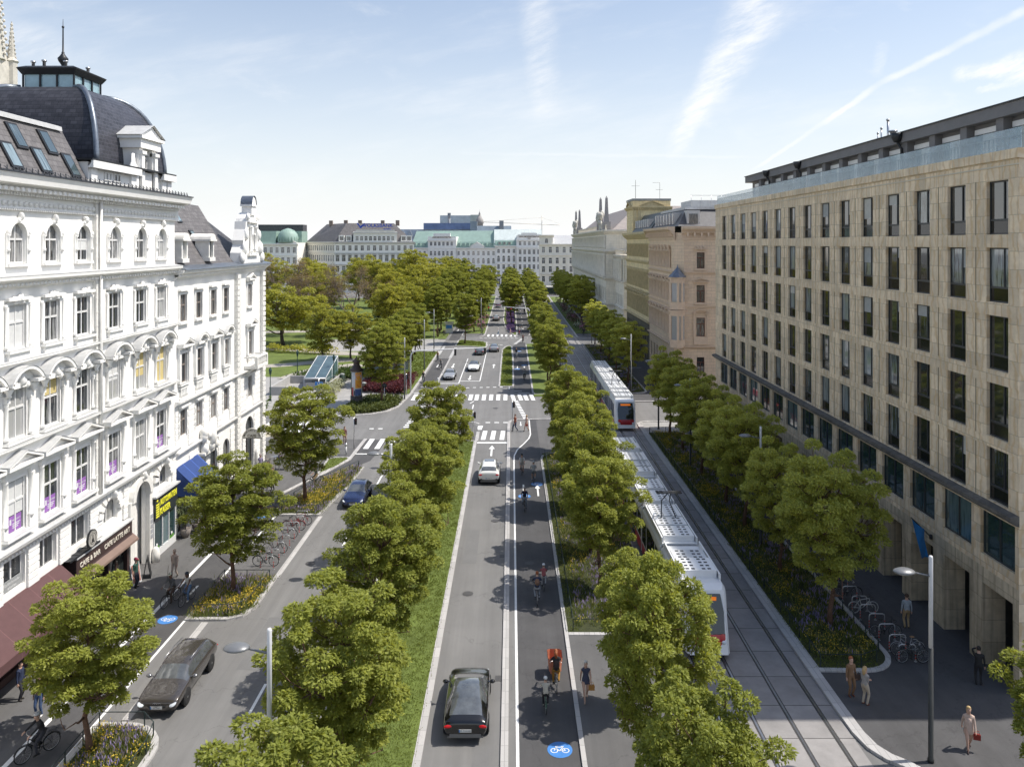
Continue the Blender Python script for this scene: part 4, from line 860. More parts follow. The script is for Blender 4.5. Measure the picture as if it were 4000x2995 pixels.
for x0, x1 in ((0, .5), (2.3, 3.4), (5.2, 6.35), (8.15, 9.15), (10.95, 12.1), (13.1, 15.2), (17, 19.0)): rust(x0, x1, 6.1, 9.3)
for x0, x1 in ((0, .35), (2.5, 3.2), (5.6, 6.5), (8.3, 9.3), (11.1, 12.1), (13.1, 14.9), (17.3, 19.0)): rust(x0, x1, .3, 5.5)
b = MB(); bx = xe; b.box(bx-1.5, bx+1.5, -1.25, .02, 9.75, 10.0); b.box(bx-1.5, bx+1.5, -1.22, -1.0, 10.7, 10.85)
for k in range(9): b.lathe([(.06, 0), (.11, .2), (.05, .5), (.08, .7)], 6, 0, (bx-1.3+.325*k, -1.1, 10.0))
for sg in (-1, 1): b.box(bx+sg*1.4-.12, bx+sg*1.4+.12, -1.24, -.98, 10.0, 10.7); b.box(bx+sg*1.42-.06, bx+sg*1.42+.06, -.98, 0, 10.7, 10.85); b.extr([(0, 9.0), (-.9, 9.75), (0, 9.75)], bx+sg*1.1-.15, bx+sg*1.1+.15)
fb.put('balcony', b, plaster2)
# mansard, skylights, dormers
volume(LB, 'body', -40, -24.45, 56.42, 76.15, .01, 19.15, plaster)
b = MB(); b.extr([(.2, 19.2), (3.3, 24.3), (8, 25.1), (13, 24.0), (16, 19.2)], 0.05, 12.6); rf = fb.put('roof', b, slate_grey)
b = MB(); b.add([(12.6, .2, 19.2), (12.6, 16, 19.2), (12.6, 13, 24), (12.6, 8, 25.1), (12.6, 3.3, 24.3), (19.9, .2, 19.2), (19.9, 16, 19.2), (15.2, 10, 24.9), (15.2, 5.5, 24.6)],
                [(0, 5, 8, 4), (5, 6, 7, 8), (4, 8, 7, 3), (3, 7, 2), (2, 7, 6, 1)]); b.build('hip', slate, rf)
mang = -math.atan2(3.1, 5.1)
for x, z in ((1.6, 23.0), (2.4, 21.6), (6.4, 23.2), (7.4, 21.5), (3.3, 20.2), (8.4, 20.2)): skylight(fb, LB, x, z, .2+(z-19.2)*3.1/5.1, mang, .8, 1.3)
for x in (2.0, 7.2):
    b = MB(); b.box(x-.55, x-.35, .1, 1.2, 19.9, 21.2); b.box(x+.35, x+.55, .1, 1.2, 19.9, 21.2); b.box(x-.7, x+.7, -.1, 1.4, 21.2, 21.35)
    b.face_xz([(x-.6, 21.35)]+[(x+.6*math.cos(R(180-18*k)), 21.35+.45*math.sin(R(18*k))) for k in range(11)], -.05, 1.6); b.box(x-.6, x+.6, 0, 1, 19.6, 19.9)
    d = fb.put('dormer', b, plaster2); b = MB(); b.box(x-.35, x+.35, .3, .35, 19.9, 21.2); b.build('pane', gl_left, d)
b = MB(); gx = xe; out = [(-2.3, 19.15), (-2.2, 20.2), (-1.75, 20.9), (-1.85, 21.3), (-1.4, 22.3), (-1.3, 23.0), (-1.0, 23.0)]
prof_g = [(gx+x, z) for x, z in out]+[(gx+1.0*math.cos(R(180-18*k)), 23.0+.85*math.sin(R(18*k))) for k in range(11)]+[(gx-x, z) for x, z in out[::-1]]
prof_g = [(gx+(p[0]-gx)*1.3, p[1]) for p in prof_g]; b.face_xz(prof_g, -.25, .75); b.box(gx-1.4, gx+1.4, -.5, .5, 22.9, 23.08); b.box(gx-.6, gx+.6, -.4, .5, 23.6, 24.4); b.box(gx-.75, gx+.75, -.5, .6, 24.4, 24.55)
b.face_xz([(gx-.6, 24.55)]+[(gx+.6*math.cos(R(180-18*k)), 24.55+.75*math.sin(R(18*k))) for k in range(11)], -.4, .5)
for sg in (-1, 1): column_(b, gx+sg*.75, 20.2, 22.6, .12, -.4); column_(b, gx+sg*.3, 20.4, 21.9, .08, -.4); b.ell((gx+sg*2.2, -.3, 20.6), (.42, .25, .6)); b.ell((gx+sg*2.7, -.28, 19.75), (.45, .25, .5)); b.ell((gx+sg*1.75, -.3, 21.8), (.3, .22, .5)); b.ell((gx+sg*1.3, -.3, 23.4), (.25, .2, .35))
b.box(gx-1.3, gx+1.3, -.45, .3, 19.9, 20.15)
ga = fb.put('gable', b, plaster); b = MB(); b.box(gx-.4, gx+.4, -.27, -.24, 20.4, 21.9); b.build('pane', gl_left, ga)
b = MB()
for k in range(10): a0, a1 = R(18*k), R(18*k+18); b.add([(gx-.66*math.cos(a0), -.48, 24.56+.82*math.sin(a0)), (gx-.66*math.cos(a1), -.48, 24.56+.82*math.sin(a1)), (gx-.66*math.cos(a1), .6, 24.56+.82*math.sin(a1)), (gx-.66*math.cos(a0), .6, 24.56+.82*math.sin(a0))], [(0,1,2,3)])
b.build('cap', lead, ga)
# cafe arch sign, blue awning, statue group over the door
fs1 = Fac(LB, (-23.1, 70.5, 0), 0); b = MB(); n = 20
b.face_xz([(.84*math.cos(R(180*k/n)), 3.72+.86*math.sin(R(180*k/n))) for k in range(n+1)], -.07, .07); ars = fs1.put('arched_sign', b, M('cream_sign', (.66, .64, .58), .5))
b = MB(); b.tube([(-.8, 0, 3.7), (-1.0, 0, 3.7)], .04, 6); b.box(-.95, .9, -.05, .05, 3.66, 3.72); b.build('bracket', dark_metal, ars)
text('CAFE', .34, M('grey_brown_letters', (.16, .15, .11), .5), ars, (0, -.08, 3.80), (R(90), 0, 0), 'sign_lettering', .012, bold=.008)
for i, ch in enumerate('MAXIMILIAN'):
    a = R(164-148*i/9); text(ch, .26, MATS['grey_brown_letters'], ars, (.62*math.cos(a), -.08, 3.76+.58*math.sin(a)), (R(90), -(a-R(90)), 0), 'sign_lettering', .012, bold=.005)
b = MB(); b.extr([(0, 4.9), (-.05, 4.95), (-1.9, 3.2), (-1.9, 2.95), (-1.87, 2.95), (-1.85, 3.15)], .1, 4.0)
for x in (.1, 4.0): b.add([(x, 0, 4.9), (x, -1.88, 3.18), (x, -1.88, 2.95), (x, 0, 2.95)], [(0,1,2,3)])
fb.put('awning', b, brick_mat('blue_awning', (.035, .07, .22), 1.3, 9, .7, 2.2, .03, .03, 3, .1, 'xz', 0, 0))
b = MB(); ornament(b, 5.6, 4.9, 2.2, 1.8, .6, 16, 9); b.box(4.3, 6.9, -.5, .02, 4.7, 4.9)
for x in (4.9, 6.2): b.ell((x, -.35, 5.5), (.22, .22, .5)); b.ell((x, -.38, 6.12), (.13, .14, .16))
fb.put('statue_group', b, plaster2)
f_end = Fac(LB, (-24, 76.3, 0), R(180)); 

# ---- sandstone office on the right ------------------------------------------------------------
RB = thing('stone_office', 'sandstone clad office block with window grid, arcade and glass roof terrace', 'building', (23.56, 91.2, 0))
fr = Fac(RB, (23.56, 91.2, 0), R(-90)); LR = 54.5
cols = [91.2-(38.35+3.514*i) for i in range(15)]
rows = [(21.45, 2.6), (18.15, 2.65), (14.85, 2.65), (11.55, 2.65), (8.42, 2.6)]
ops = [(x-.86, x+.86, z, z+h) for x in cols for z, h in rows]+[(x-1.36, x+1.36, 5.55, 7.75) for x in cols]
fr.wall(LR, 25.45, ops, stone, .5, 4.9)
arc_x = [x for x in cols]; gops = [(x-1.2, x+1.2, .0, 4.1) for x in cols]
fr.wall(LR, 4.9, gops, stone_dirty, 1.15, 0, name='arcade_wall')
rd = random.Random(5)
for x in cols:
    for z, h in rows:
        o = fr.win(x, z, 1.72, h, 'office', grey_frame, gl_right, .21); q = rd.random()
        if q < .30:
            k = rd.choice((.35, .55, .75)); bb = MB(); lf = rd.random() < .5; bb.box(-.78 if lf else .30, .25 if lf else .78, -.022, -.0135, h*(1-.72*k), h-.07); bb.build('blind', rd.choice((M('grey_blind', (.36, .37, .36), .7, 2, .15), M('pale_blind', (.50, .49, .45), .7, 2, .12))), o)
    fr.win(x, 5.55, 2.72, 2.2, 'double', grey_frame, gl_teal, .2, 'wide_window')
b = MB()
for i in range(14):
    xm = (cols[i]+cols[i+1])/2
    b.box(xm-.03, xm+.03, -.012, .01, 8.4, 24.1, 0)
for z in (24.75,): b.box(0, LR, -.05, .02, z-.06, z, 1)
fr.put('joint_line', b, [M('stone_joint', (.22, .18, .12), .9), M('pale_stone', (.62, .56, .45), .8)])
b = MB()
for z, h in ((20.82, .6), (17.5, .62), (14.2, .62), (11.05, .46)): b.box(0, LR, -.035, .02, z, z+h)
fr.put('spandrel_band', b, stone)
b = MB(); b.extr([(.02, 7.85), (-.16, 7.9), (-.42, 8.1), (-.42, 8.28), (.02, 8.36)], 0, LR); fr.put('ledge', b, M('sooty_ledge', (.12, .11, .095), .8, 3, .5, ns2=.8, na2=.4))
b = MB(); b.extr([(.02, 24.98), (-.12, 25.0), (-.12, 25.45), (.6, 25.47), (.6, 24.98)], -.1, LR+.1); fr.put('parapet', b, stone)
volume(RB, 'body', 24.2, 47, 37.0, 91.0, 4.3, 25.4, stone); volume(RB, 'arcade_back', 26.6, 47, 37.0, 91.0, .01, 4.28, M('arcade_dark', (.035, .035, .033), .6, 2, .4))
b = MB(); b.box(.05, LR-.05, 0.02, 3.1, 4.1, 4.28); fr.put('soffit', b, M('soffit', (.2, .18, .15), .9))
fe = Fac(RB, (23.56, 36.7, 0), 0); fe.wall(24, 25.45, [], stone, .3, name='end_wall')
# glass terrace rail, set-back penthouse
b = MB(); b.box(.2, LR, .12, .14, 25.47, 26.45); rg = fr.put('glass_rail', b, rail_glass)
b = MB()
for x in np.arange(.2, LR, .34): b.box(x, x+.06, .16, .20, 25.47, 26.12)
b.box(.2, LR, .155, .205, 26.10, 26.14); b.build('balustrade', M('grey_blue_rail', (.09, .12, .15), .4), rg)
PH = 26.6-23.56
b = MB(); b.box(4.0, LR, PH, PH+12, 25.42, 27.7); b.box(3.6, LR, PH-.7, PH+12.4, 27.7, 28.35); ph = fr.put('penthouse', b, M('grey_render', (.19, .185, .185), .85, 1.5, .1))
b = MB(); b.box(3.55, LR, PH-.8, PH+12.5, 28.35, 28.42); b.build('roof_edge', dark_metal, ph)
for i in range(15):
    x = 5.2+3.4*i
    if x+2.6 < LR:
        b = MB(); b.box(x, x+2.5, PH-.03, PH+.01, 25.5, 27.15); o = b.build('window', gl_teal, ph); b = MB(); b.box(x, x+2.5, PH-.12, PH-.035, 27.15, 27.45); b.build('blind_box', white_metal, o)
        b = MB(); b.box(x+2.6, x+3.25, PH-.5, PH, 25.43, 27.7); b.build('pier', MATS['grey_render'], ph)
for x in (11.5, 20.2, 38.5):
    b = MB(); b.lathe([(.2, 0), (.38, .35), (.38, .6)], 10, 0, (x, PH-.9, 27.75)); b.tube([(x, PH-.9, 27.8), (x, PH-.6, 27.3), (x, PH-.6, 25.5)], .09, 8); b.build('downpipe', dark_metal, ph)
for x, h, r in ((29.0, 1.6, .06), (30.1, 2.1, .09), (30.9, 1.1, .22), (28.4, 1.3, .05)): b = MB(); b.tube([(x, PH+2.5, 28.4), (x, PH+2.5, 28.4+h)], r, 8); b.lathe([(r*1.6, 0), (r*1.6, .12)], 8, 0, (x, PH+2.5, 28.4+h)); b.build('flue', steel, ph)
fl = thing('flag', 'blue flag hanging from a slanted pole on the arcade of the sandstone office', 'flag', (23.5, 44.3, 4.6))
b = MB(); b.tube([(0, 0, 0), (-1.65, -1.1, 1.45)], .03, 8); b.lathe([(.09, -.12), (.09, .12)], 8, 0, (0, 0, 0)); b.build('pole', dark_metal, fl)
b = MB(); n = 10; m_ = 6
def fp(i, j):
    t = j/m_; s_ = i/n; p0 = Vector((-1.6, -1.05, 1.4)).lerp(Vector((-.55, -.4, .5)), t); d = 1.0*s_*(2.2-.75*t)
    return p0+Vector((.5*s_*(1-t*.6)+.06*math.sin(t*9+s_*3), .10*math.sin(t*7+s_*4), -d))
for i in range(n):
    for j in range(m_): b.add([fp(i,j), fp(i+1,j), fp(i+1,j+1), fp(i,j+1)], [(0,1,2,3)], 0, True)
cl = b.build('cloth', M('flag_blue', (.015, .17, .45), .7, 4, .15), fl)
text('university', .17, M('flag_pale', (.35, .55, .75), .6), cl, (-.92, -.62, -.55), (R(80), R(78), R(20)), 'flag_lettering', .004, sx=.9)

def block(f, L, H, ncol, rows, mat, ledges=(), glass=None, style='far', frame=None, x0=.0, depth=.3, wname='window', pil=None, skip=(), trim=None, top=None):
    """plain storeyed front: openings, individual windows, string courses, main cornice"""
    pitch = (L-2*x0)/ncol; xs = [x0+pitch*(i+.5) for i in range(ncol)]; ops = []; wins = []
    for z, h, w, *k in rows:
        for i, x in enumerate(xs):
            ops.append((x-w/2, x+w/2, z, z+h, *(['arch'] if k else []))); wins.append((x, z, w, h))
    f.wall(L, H, ops, mat, depth)
    for x, z, w, h in wins: f.win(x, z, w, h, style, frame or white_frame, glass or gl_far, depth-.08, wname)
    for z, o, h in ledges:
        b = MB(); cornice(b, -o*.6, L+o*.6, z, [(.05, 0), (o*.5, h*.3), (o, h*.7), (o, h)]); f.put('ledge', b, trim or mat)
    if pil:
        z0, z1, w, o = pil
        for i in range(ncol+1):
            x = min(max(x0+pitch*i, w/2), L-w/2); b = MB(); b.box(x-w/2, x+w/2, -o, .02, z0, z1); b.box(x-w*.7, x+w*.7, -o*1.3, .02, z1-.4, z1); b.box(x-w*.7, x+w*.7, -o*1.3, .02, z0, z0+.4); f.put('pilaster', b, trim or mat)
    return xs
# ---- peach corner house across the side street
PB = thing('peach_house', 'peach stucco corner house with grey mansard attic and corner bay window', 'building', (23.5, 113, 0))
fp_ = Fac(PB, (24.7, 113, 0), 0); L1 = 24
xs = [2.35, 6.4, 10.4, 14.4, 18.4]
rowsP = [(17.45, 2.3, 1.15), (12.6, 2.5, 1.2), (7.75, 2.7, 1.25), (2.6, 2.2, 1.1)]
fp_.wall(L1, 22.6, [(x-w/2, x+w/2, z, z+h) for x in xs for z, h, w in rowsP], peach, .3)
peach_t = M('peach_trim', (.74, .56, .40), .85, 2, .1)
for x in xs:
    for z, h, w in rowsP: fp_.win(x, z, w, h, 'tee', brown_frame, gl_left, .2)
    b = MB(); frame_(b, x, 17.45, 2.3, 1.15, .2, .1); b.box(x-1, x+1, -.35, .02, 20.2, 20.4); ornament(b, x, 19.9, 1.2, .8, .3, 6, 1); b.box(x-.9, x+.9, -.2, .02, 17.15, 17.4); fp_.put('window_surround', b, peach_t)
    b = MB(); frame_(b, x, 12.6, 2.5, 1.2, .2, .1); pediment_tri(b, x, 15.5, 2.3, .4, .5, 0); b.box(x-.9, x+.9, -.25, .02, 12.3, 12.55); fp_.put('window_surround', b, peach_t)
    b = MB(); frame_(b, x, 7.75, 2.7, 1.25, .2, .1); pediment_arc(b, x, 11.0, 2.3, .45, .55, 0); b.box(x-1, x+1, -.2, .02, 6.6, 7.7)
    for sg in (-1, 1): b.box(x+sg*.95-.12, x+sg*.95+.12, -.2, .02, 7.7, 11)
    fp_.put('window_surround', b, peach_t)
fs_ = Fac(PB, (23.5, 134.4, 0), R(-90)); colsS = [2+2.55*i for i in range(7)]
fs_.wall(20.2, 22.6, [(x-.5, x+.5, z, z+h) for x in colsS for z, h, w in rowsP], peach, .35)
for x in colsS:
    for z, h, w in rowsP: fs_.win(x, z, 1.0, h, 'tee', brown_frame, gl_left, .25)
    b = MB(); 
    for z, h, w in rowsP[:3]:
        frame_(b, x, z, h, 1.0, .18, .14); b.box(x-.9, x+.9, -.4, .02, z+h+.25, z+h+.45); column_(b, x-.75, z, z+h+.2, .13, -.2); column_(b, x+.75, z, z+h+.2, .13, -.2)
    pediment_tri(b, x, 15.6, 1.9, .5, .45, 0); pediment_arc(b, x, 10.95, 1.9, .5, .45, 0); ornament(b, x, 20.1, .9, .8, .35, 6, 2)
    fs_.put('window_surround', b, peach_t)
for f, L_ in ((fp_, L1), (fs_, 20.2)):
    for z, o in ((6.0, .4), (11.75, .22), (16.6, .3)):
        b = MB(); cornice(b, 0, L_, z, [(.06, 0), (o*.6, .15), (o, .3), (o, .42)]); f.put('ledge', b, peach_t)
    b = MB(); cornice(b, -.4, L_+.4, 22.3, [(.08, -.8), (.14, -.7), (.1, 0), (.35, .15), (.5, .5), (1.0, .8), (1.05, 1.15)]); dentils(b, .3, L_, 22.0, .22, .75, .75, .6); dentils(b, 0, L_, 22.6, .12, .14, .55, .16); f.put('cornice', b, peach_t)
b = MB()
for z in np.arange(.3, 22, .62):
    b.box(-.05, .55, -.1, .05, z, z+.4); b.box(.55, 1.0, -.09, .05, z, z+.4) if int(z/.62) % 2 else None
fp_.put('quoins', b, peach_t)
# chamfered corner with its bay
fc = Fac(PB, (23.5, 114.2, 0), R(-45)); fc.wall(1.7, 22.6, [], peach, .2, name='corner_wall')
b = MB()
for z0, z1 in ((6.2, 11.3), (11.6, 16.0)):
    pr = [(-1.0, 0), (-1.0, -.9), (-.6, -1.3), (.6, -1.3), (1.0, -.9), (1.0, 0)]
    b.prism([(p[0]+.85, p[1]) for p in pr], z0, z0+1.1); b.prism([(p[0]+.85, p[1]) for p in pr], z1-.6, z1); b.prism([(p[0]*1.12+.85, p[1]*1.1) for p in pr], z1, z1+.22); b.prism([(p[0]*.92+.85, p[1]*.9) for p in pr], z0+1.1, z1-.6, 1)
    for p in pr[1:5]: b.box(p[0]+.72, p[0]+.98, p[1]-.02, p[1]+.24, z0+1.1, z1-.6)
b.lathe([(1.35, 16.25), (.7, 16.9), (.12, 17.6), (.03, 18.0)], 8, 2, (.85, -.4, 0), False); fc.put('bay', b, [peach_t, gl_left, lead])
volume(PB, 'body', 24.8, 48, 114.3, 134.3, .01, 22.5, peach)
b = MB(); b.add([(0, 0, 23.5), (24.5, 0, 23.5), (24.5, 2.6, 26), (1.6, 2.2, 26), (0, 21, 23.5), (1.6, 21, 26), (24.5, 21, 26)], [(0,1,2,3), (0,3,5,4), (3,2,6,5)]); rp = b.build('roof', M('grey_metal_roof', (.10, .098, .10), .5, 2, .25, metal=.2), PB, Vector((23.9, 113.4, 0))-PB.location)
b = MB(); b.box(1.5, 24.5, 2.0, 21, 26.0, 26.4); b.build('roof_edge', zinc, rp)
for i in range(7):
    b = MB(); y = 4.2+2.3*i; b.box(.1, 1.6, y-.5, y+.5, 23.9, 25.6); o = b.build('dormer', zinc, rp); b = MB(); b.box(.07, .098, y-.36, y+.36, 24.1, 25.4); b.build('pane', gl_far, o)
for x in (2.3, 8.5, 14.5):
    b = MB(); b.box(x-.95, x+.95, .35, 2.2, 23.7, 25.8); o = b.build('dormer', zinc, rp); b = MB(); b.box(x-.65, x+.65, .31, .348, 23.9, 25.3); b.build('pane', gl_far, o)
b = MB(); b.box(3, 20, 5, 12, 26.4, 27.5); b.build('roof_shed', zinc, rp)
b = MB()
for x in np.arange(3, 20, 1.5): b.tube([(x, 4.8, 26.4), (x, 4.8, 28.2)], .03, 5)
b.tube([(3, 4.8, 28.2), (19.6, 4.8, 28.2)], .03, 5); b.build('railing', steel, rp)
# ---- ochre palace with corner tower
OB = thing('ochre_palace', 'ochre palace with sooty base, dark roof and square corner tower', 'building', (23.6, 134.6, 0))
fo = Fac(OB, (23.6, 161.5, 0), R(-90)); Lo = 26.9
block(fo, Lo, 22.3, 12, [(18.6, 2.3, .95), (13.0, 3.0, 1.0), (8.4, 3.0, 1.0)], ochre, [(17.6, .35, .5), (12.0, .3, .4), (7.4, .5, .6), (21.9, .95, 1.1)], gl_far, 'tee', M('ochre_frame', (.22, .17, .10), .6), .8, .45, trim=M('ochre_trim', (.43, .35, .20), .85, 1.5, .2)) if False else None
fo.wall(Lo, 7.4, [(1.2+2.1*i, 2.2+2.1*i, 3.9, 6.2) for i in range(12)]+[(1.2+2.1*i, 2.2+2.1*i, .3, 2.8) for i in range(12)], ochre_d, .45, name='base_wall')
fo.wall(Lo, 22.3, [(1.2+2.1*i, 2.2+2.1*i, z, z+h) for i in range(12) for z, h in ((18.6, 2.3), (13.0, 3.0), (8.4, 3.0))], ochre, .45, 7.4)
ochre_t = M('ochre_trim', (.62, .505, .29), .85, 1.5, .2)
for i in range(12):
    x = 1.7+2.1*i
    for z, h in ((18.6, 2.3), (13.0, 3.0), (8.4, 3.0), (3.9, 2.3)): fo.win(x, z, 1.0, h, 'tee', M('ochre_frame', (.2, .16, .10), .6), gl_far, .36)
    b = MB(); frame_(b, x, 13.0, 3.0, 1.0, .2, .15); frame_(b, x, 8.4, 3.0, 1.0, .2, .15); pediment_arc(b, x, 11.75, 1.7, .6, .45, 0); frame_(b, x, 18.6, 2.3, 1.0, .18, .15); b.box(x-.75, x+.75, -.35, .02, 16.3, 16.5); fo.put('window_surround', b, [ochre_t, lead])
for z, o, h in ((17.4, .35, .6), (12.3, .25, .35), (7.2, .55, .5), (21.8, 1.0, 1.3)):
    b = MB(); cornice(b, 0, Lo, z, [(.05, 0), (o*.5, h*.3), (o, h*.7), (o, h)]); fo.put('ledge', b, ochre_t)
volume(OB, 'body', 24.1, 46, 134.7, 161.4, .01, 22.9, ochre)
b = MB(); b.extr([(-.2, 23.1), (2.2, 26.4), (10, 27.0), (10, 23.1)], 8.0, Lo); rr = fo.put('roof', b, M('dark_green_roof', (.06, .075, .078), .5, 2, .25))
for i in range(7): b = MB(); x = 10.2+2.2*i; b.box(x-.35, x+.35, .2, 1.6, 23.9, 25.3); b.build('dormer', zinc, rr)
ft = Fac(OB, (23.6, 153.5, 0), 0); ft.wall(7.3, 29.3, [], ochre, .2, 22.8, name='tower_wall'); ft2 = Fac(OB, (23.6, 161.5, 0), R(-90)); ft2.wall(8.0, 29.3, [], ochre, .2, 22.9, name='tower_wall')
b = MB(); cornice(b, -.3, 7.6, 27.6, [(.08, 0), (.3, .2), (.5, .45), (.5, .6)]); dentils(b, 0, 7.3, 27.6, .2, .25, .4, .2); pediment_tri(b, 3.65, 28.2, 4.6, .4, 1.0, 0)
for k in range(10): a0, a1 = R(18*k), R(18*k+18); b.face_xz([(3.65+1.2*math.cos(a0), 24.4+1.2*math.sin(a0)), (3.65+1.6*math.cos(a0), 24.4+1.6*math.sin(a0)), (3.65+1.6*math.cos(a1), 24.4+1.6*math.sin(a1)), (3.65+1.2*math.cos(a1), 24.4+1.2*math.sin(a1))], -.15, .02)
for x in (.35, 1.2, 6.1, 6.95): b.box(x-.25, x+.25, -.18, .02, 23, 27.6)
b.lathe([(.55, -.12), (.55, .02)], 12, 0, (1.9, -.02, 26)) if False else None
ft.put('tower_trim', b, ochre_t)
b = MB(); cornice(b, -.3, 8.3, 27.6, [(.08, 0), (.3, .2), (.5, .45), (.5, .6)]); pediment_tri(b, 4, 28.2, 5, .4, 1.0, 0); ft2.put('tower_trim', b, ochre_t)
b = MB(); b.box(-.1, 7.4, -.1, 8.1, 29.3, 29.75); b.tube([(1, 3, 29.7), (1, 3, 33.6)], .05, 5); b.tube([(.2, 3, 32.4), (1.8, 3, 32.4)], .03, 5); b.tube([(5.6, 2, 29.7), (5.6, 2, 33)], .04, 5); b.tube([(4.2, 2, 33), (5.6, 2, 33)], .03, 5); b.tube([(4.8, 2, 31.6), (6.2, 2, 31.6)], .03, 5); ft.put('tower_roof', b, M('tower_lead', (.3, .3, .28), .7, 2, .15))
# ---- grey court palace
CB = thing('court_palace', 'long grey stone palace with columned front, roof balustrade and four obelisks', 'building', (22.4, 187, 0))
fcs = Fac(CB, (22.4, 285, 0), R(-90)); Lc = 98
nc = 30; px = Lc/nc
fcs.wall(Lc, 24.2, [(px*(i+.5)-.75, px*(i+.5)+.75, z, z+h) for i in range(nc) for z, h in ((20.4, 2.3), (13.4, 4.4), (7.6, 3.0))], grey_stone, .5)
for i in range(nc):
    x = px*(i+.5)
    for z, h in ((20.4, 2.3), (13.4, 4.4), (7.6, 3.0)): fcs.win(x, z, 1.5, h, 'far', white_frame, gl_far, .4)
grey_t = M('court_trim', (.80, .74, .63), .85, 1, .12)
for i in range(nc+1):
    b = MB(); b.lathe([(.55, 0), (.55, .3), (.42, .5), (.36, 4.8), (.55, 5.1), (.55, 5.4)], 8, 0, (min(max(px*i, .5), Lc-.5), -.3, 13.2)); b.lathe([(.45, 0), (.34, .4), (.30, 2.6), (.45, 2.8), (.45, 3.0)], 8, 0, (min(max(px*i, .5), Lc-.5), -.25, 19.9)); fcs.put('column', b, grey_t)
for z, o, h in ((18.6, .7, .9), (12.3, .6, .8), (6.2, .5, .7), (23.2, .9, 1.1)):
    b = MB(); cornice(b, 0, Lc, z, [(.1, 0), (o*.5, h*.3), (o, h*.7), (o, h)]); fcs.put('ledge', b, [grey_t])
b = MB(); b.box(0, Lc, -.2, .2, 25.3, 25.5); b.box(0, Lc, -.2, .2, 24.3, 24.5)
for x in np.arange(.3, Lc, .9): b.box(x-.12, x+.12, -.12, .12, 24.5, 25.3)
fcs.put('balustrade', b, grey_t)
for x, h in ((96.5, 6.2), (84, 6.6), (22, 6.2), (8, 6.4)):
    b = MB(); b.box(x-.9, x+.9, -.6, 1.2, 24.3, 26.2); b.lathe([(.75, 0), (.5, h*.55), (.38, h-.6), (.04, h)], 4, 0, (x, .3, 26.2), False, rot=R(45)); fcs.put('obelisk', b, M('obelisk_stone', (.33, .31, .30), .8, 2, .2))
for x in (90, 15): b = MB(); ornament(b, x, 25.6, 4, 3.0, 1.0, 12, 3); b.ell((x, 0, 28.2), (.6, .6, 1.0)); b.box(x-2.4, x+2.4, -.6, 1, 24.4, 25.8); fcs.put('statue_group', b, M('roof_statue_stone', (.60, .57, .50), .8, 2, .2))
fce = Fac(CB, (22.4, 187, 0), 0); block(fce, 26, 24.2, 1, [(20.4, .1, .1)], grey_stone, [(18.6, .7, .9), (12.3, .6, .8), (6.2, .5, .7), (23.2, .9, 1.1)], trim=grey_t)
volume(CB, 'body', 23, 48, 187.4, 285, .01, 24.1, grey_stone)
b = MB(); b.add([(1.5, 1.0, 24.2), (27, 1, 24.2), (27, 14, 30.5), (9, 10, 30.5), (1.5, 97, 24.2), (9, 90, 30.5), (27, 90, 30.5)], [(0,1,2,3), (0,3,5,4), (3,2,6,5)]); b.build('roof', M('pale_roof', (.30, .26, .24), .7, 1, .15), CB)
fw = Fac(CB, (24.6, 173, 0), 0); fw.wall(18, 18.4, [(2.2, 3.4, 7, 9.2), (6, 7.2, 7, 9.2), (2.3, 3.4, 13.2, 16.0, 'arch'), (6, 7.1, 13.2, 16, 'arch')], grey_stone, .4, name='pavilion_wall'); 
for x in (2.8, 6.6): fw.win(x, 7, 1.2, 2.2, 'far', y=.3, glass=gl_far)
fw2 = Fac(CB, (24.6, 187, 0), R(-90)); fw2.wall(14, 18.4, [(1.5+3*i, 2.7+3*i, z, z+2.6) for i in range(4) for z in (7, 13.4)], grey_stone, .4, name='pavilion_wall')
for i in range(4):
    for z in (7, 13.4): fw2.win(2.1+3*i, z, 1.2, 2.6, 'far', y=.3, glass=gl_far)
for f, L_ in ((fw, 18), (fw2, 14)):
    b = MB()
    for z, o, h in ((17.6, .6, .9), (12.2, .5, .6), (6.2, .4, .6)): cornice(b, 0, L_, z, [(.1, 0), (o*.5, h*.3), (o, h*.7), (o, h)])
    for x in np.arange(.6, L_, 2.9): b.lathe([(.4, 0), (.32, .3), (.28, 4.2), (.42, 4.6)], 8, 0, (x, -.3, 12.9))
    for x in np.arange(.3, L_, .6): b.box(x-.1, x+.1, -.1, .1, 18.6, 19.5)
    b.box(0, L_, -.15, .15, 19.5, 19.7); f.put('pavilion_trim', b, grey_t)
volume(CB, 'pavilion_body', 25.2, 42.5, 173.5, 187.2, .01, 18.5, grey_stone)
b = MB(); b.lathe([(4.0, 0), (3.9, 1.6), (3.2, 3.4), (1.8, 4.7), (.3, 5.2), (.15, 6.4)], 16, 0, (31.5-22.4, 182-187, 19.0)); b.build('dome', M('dark_dome', (.06, .065, .08), .4, 2, .2), CB)
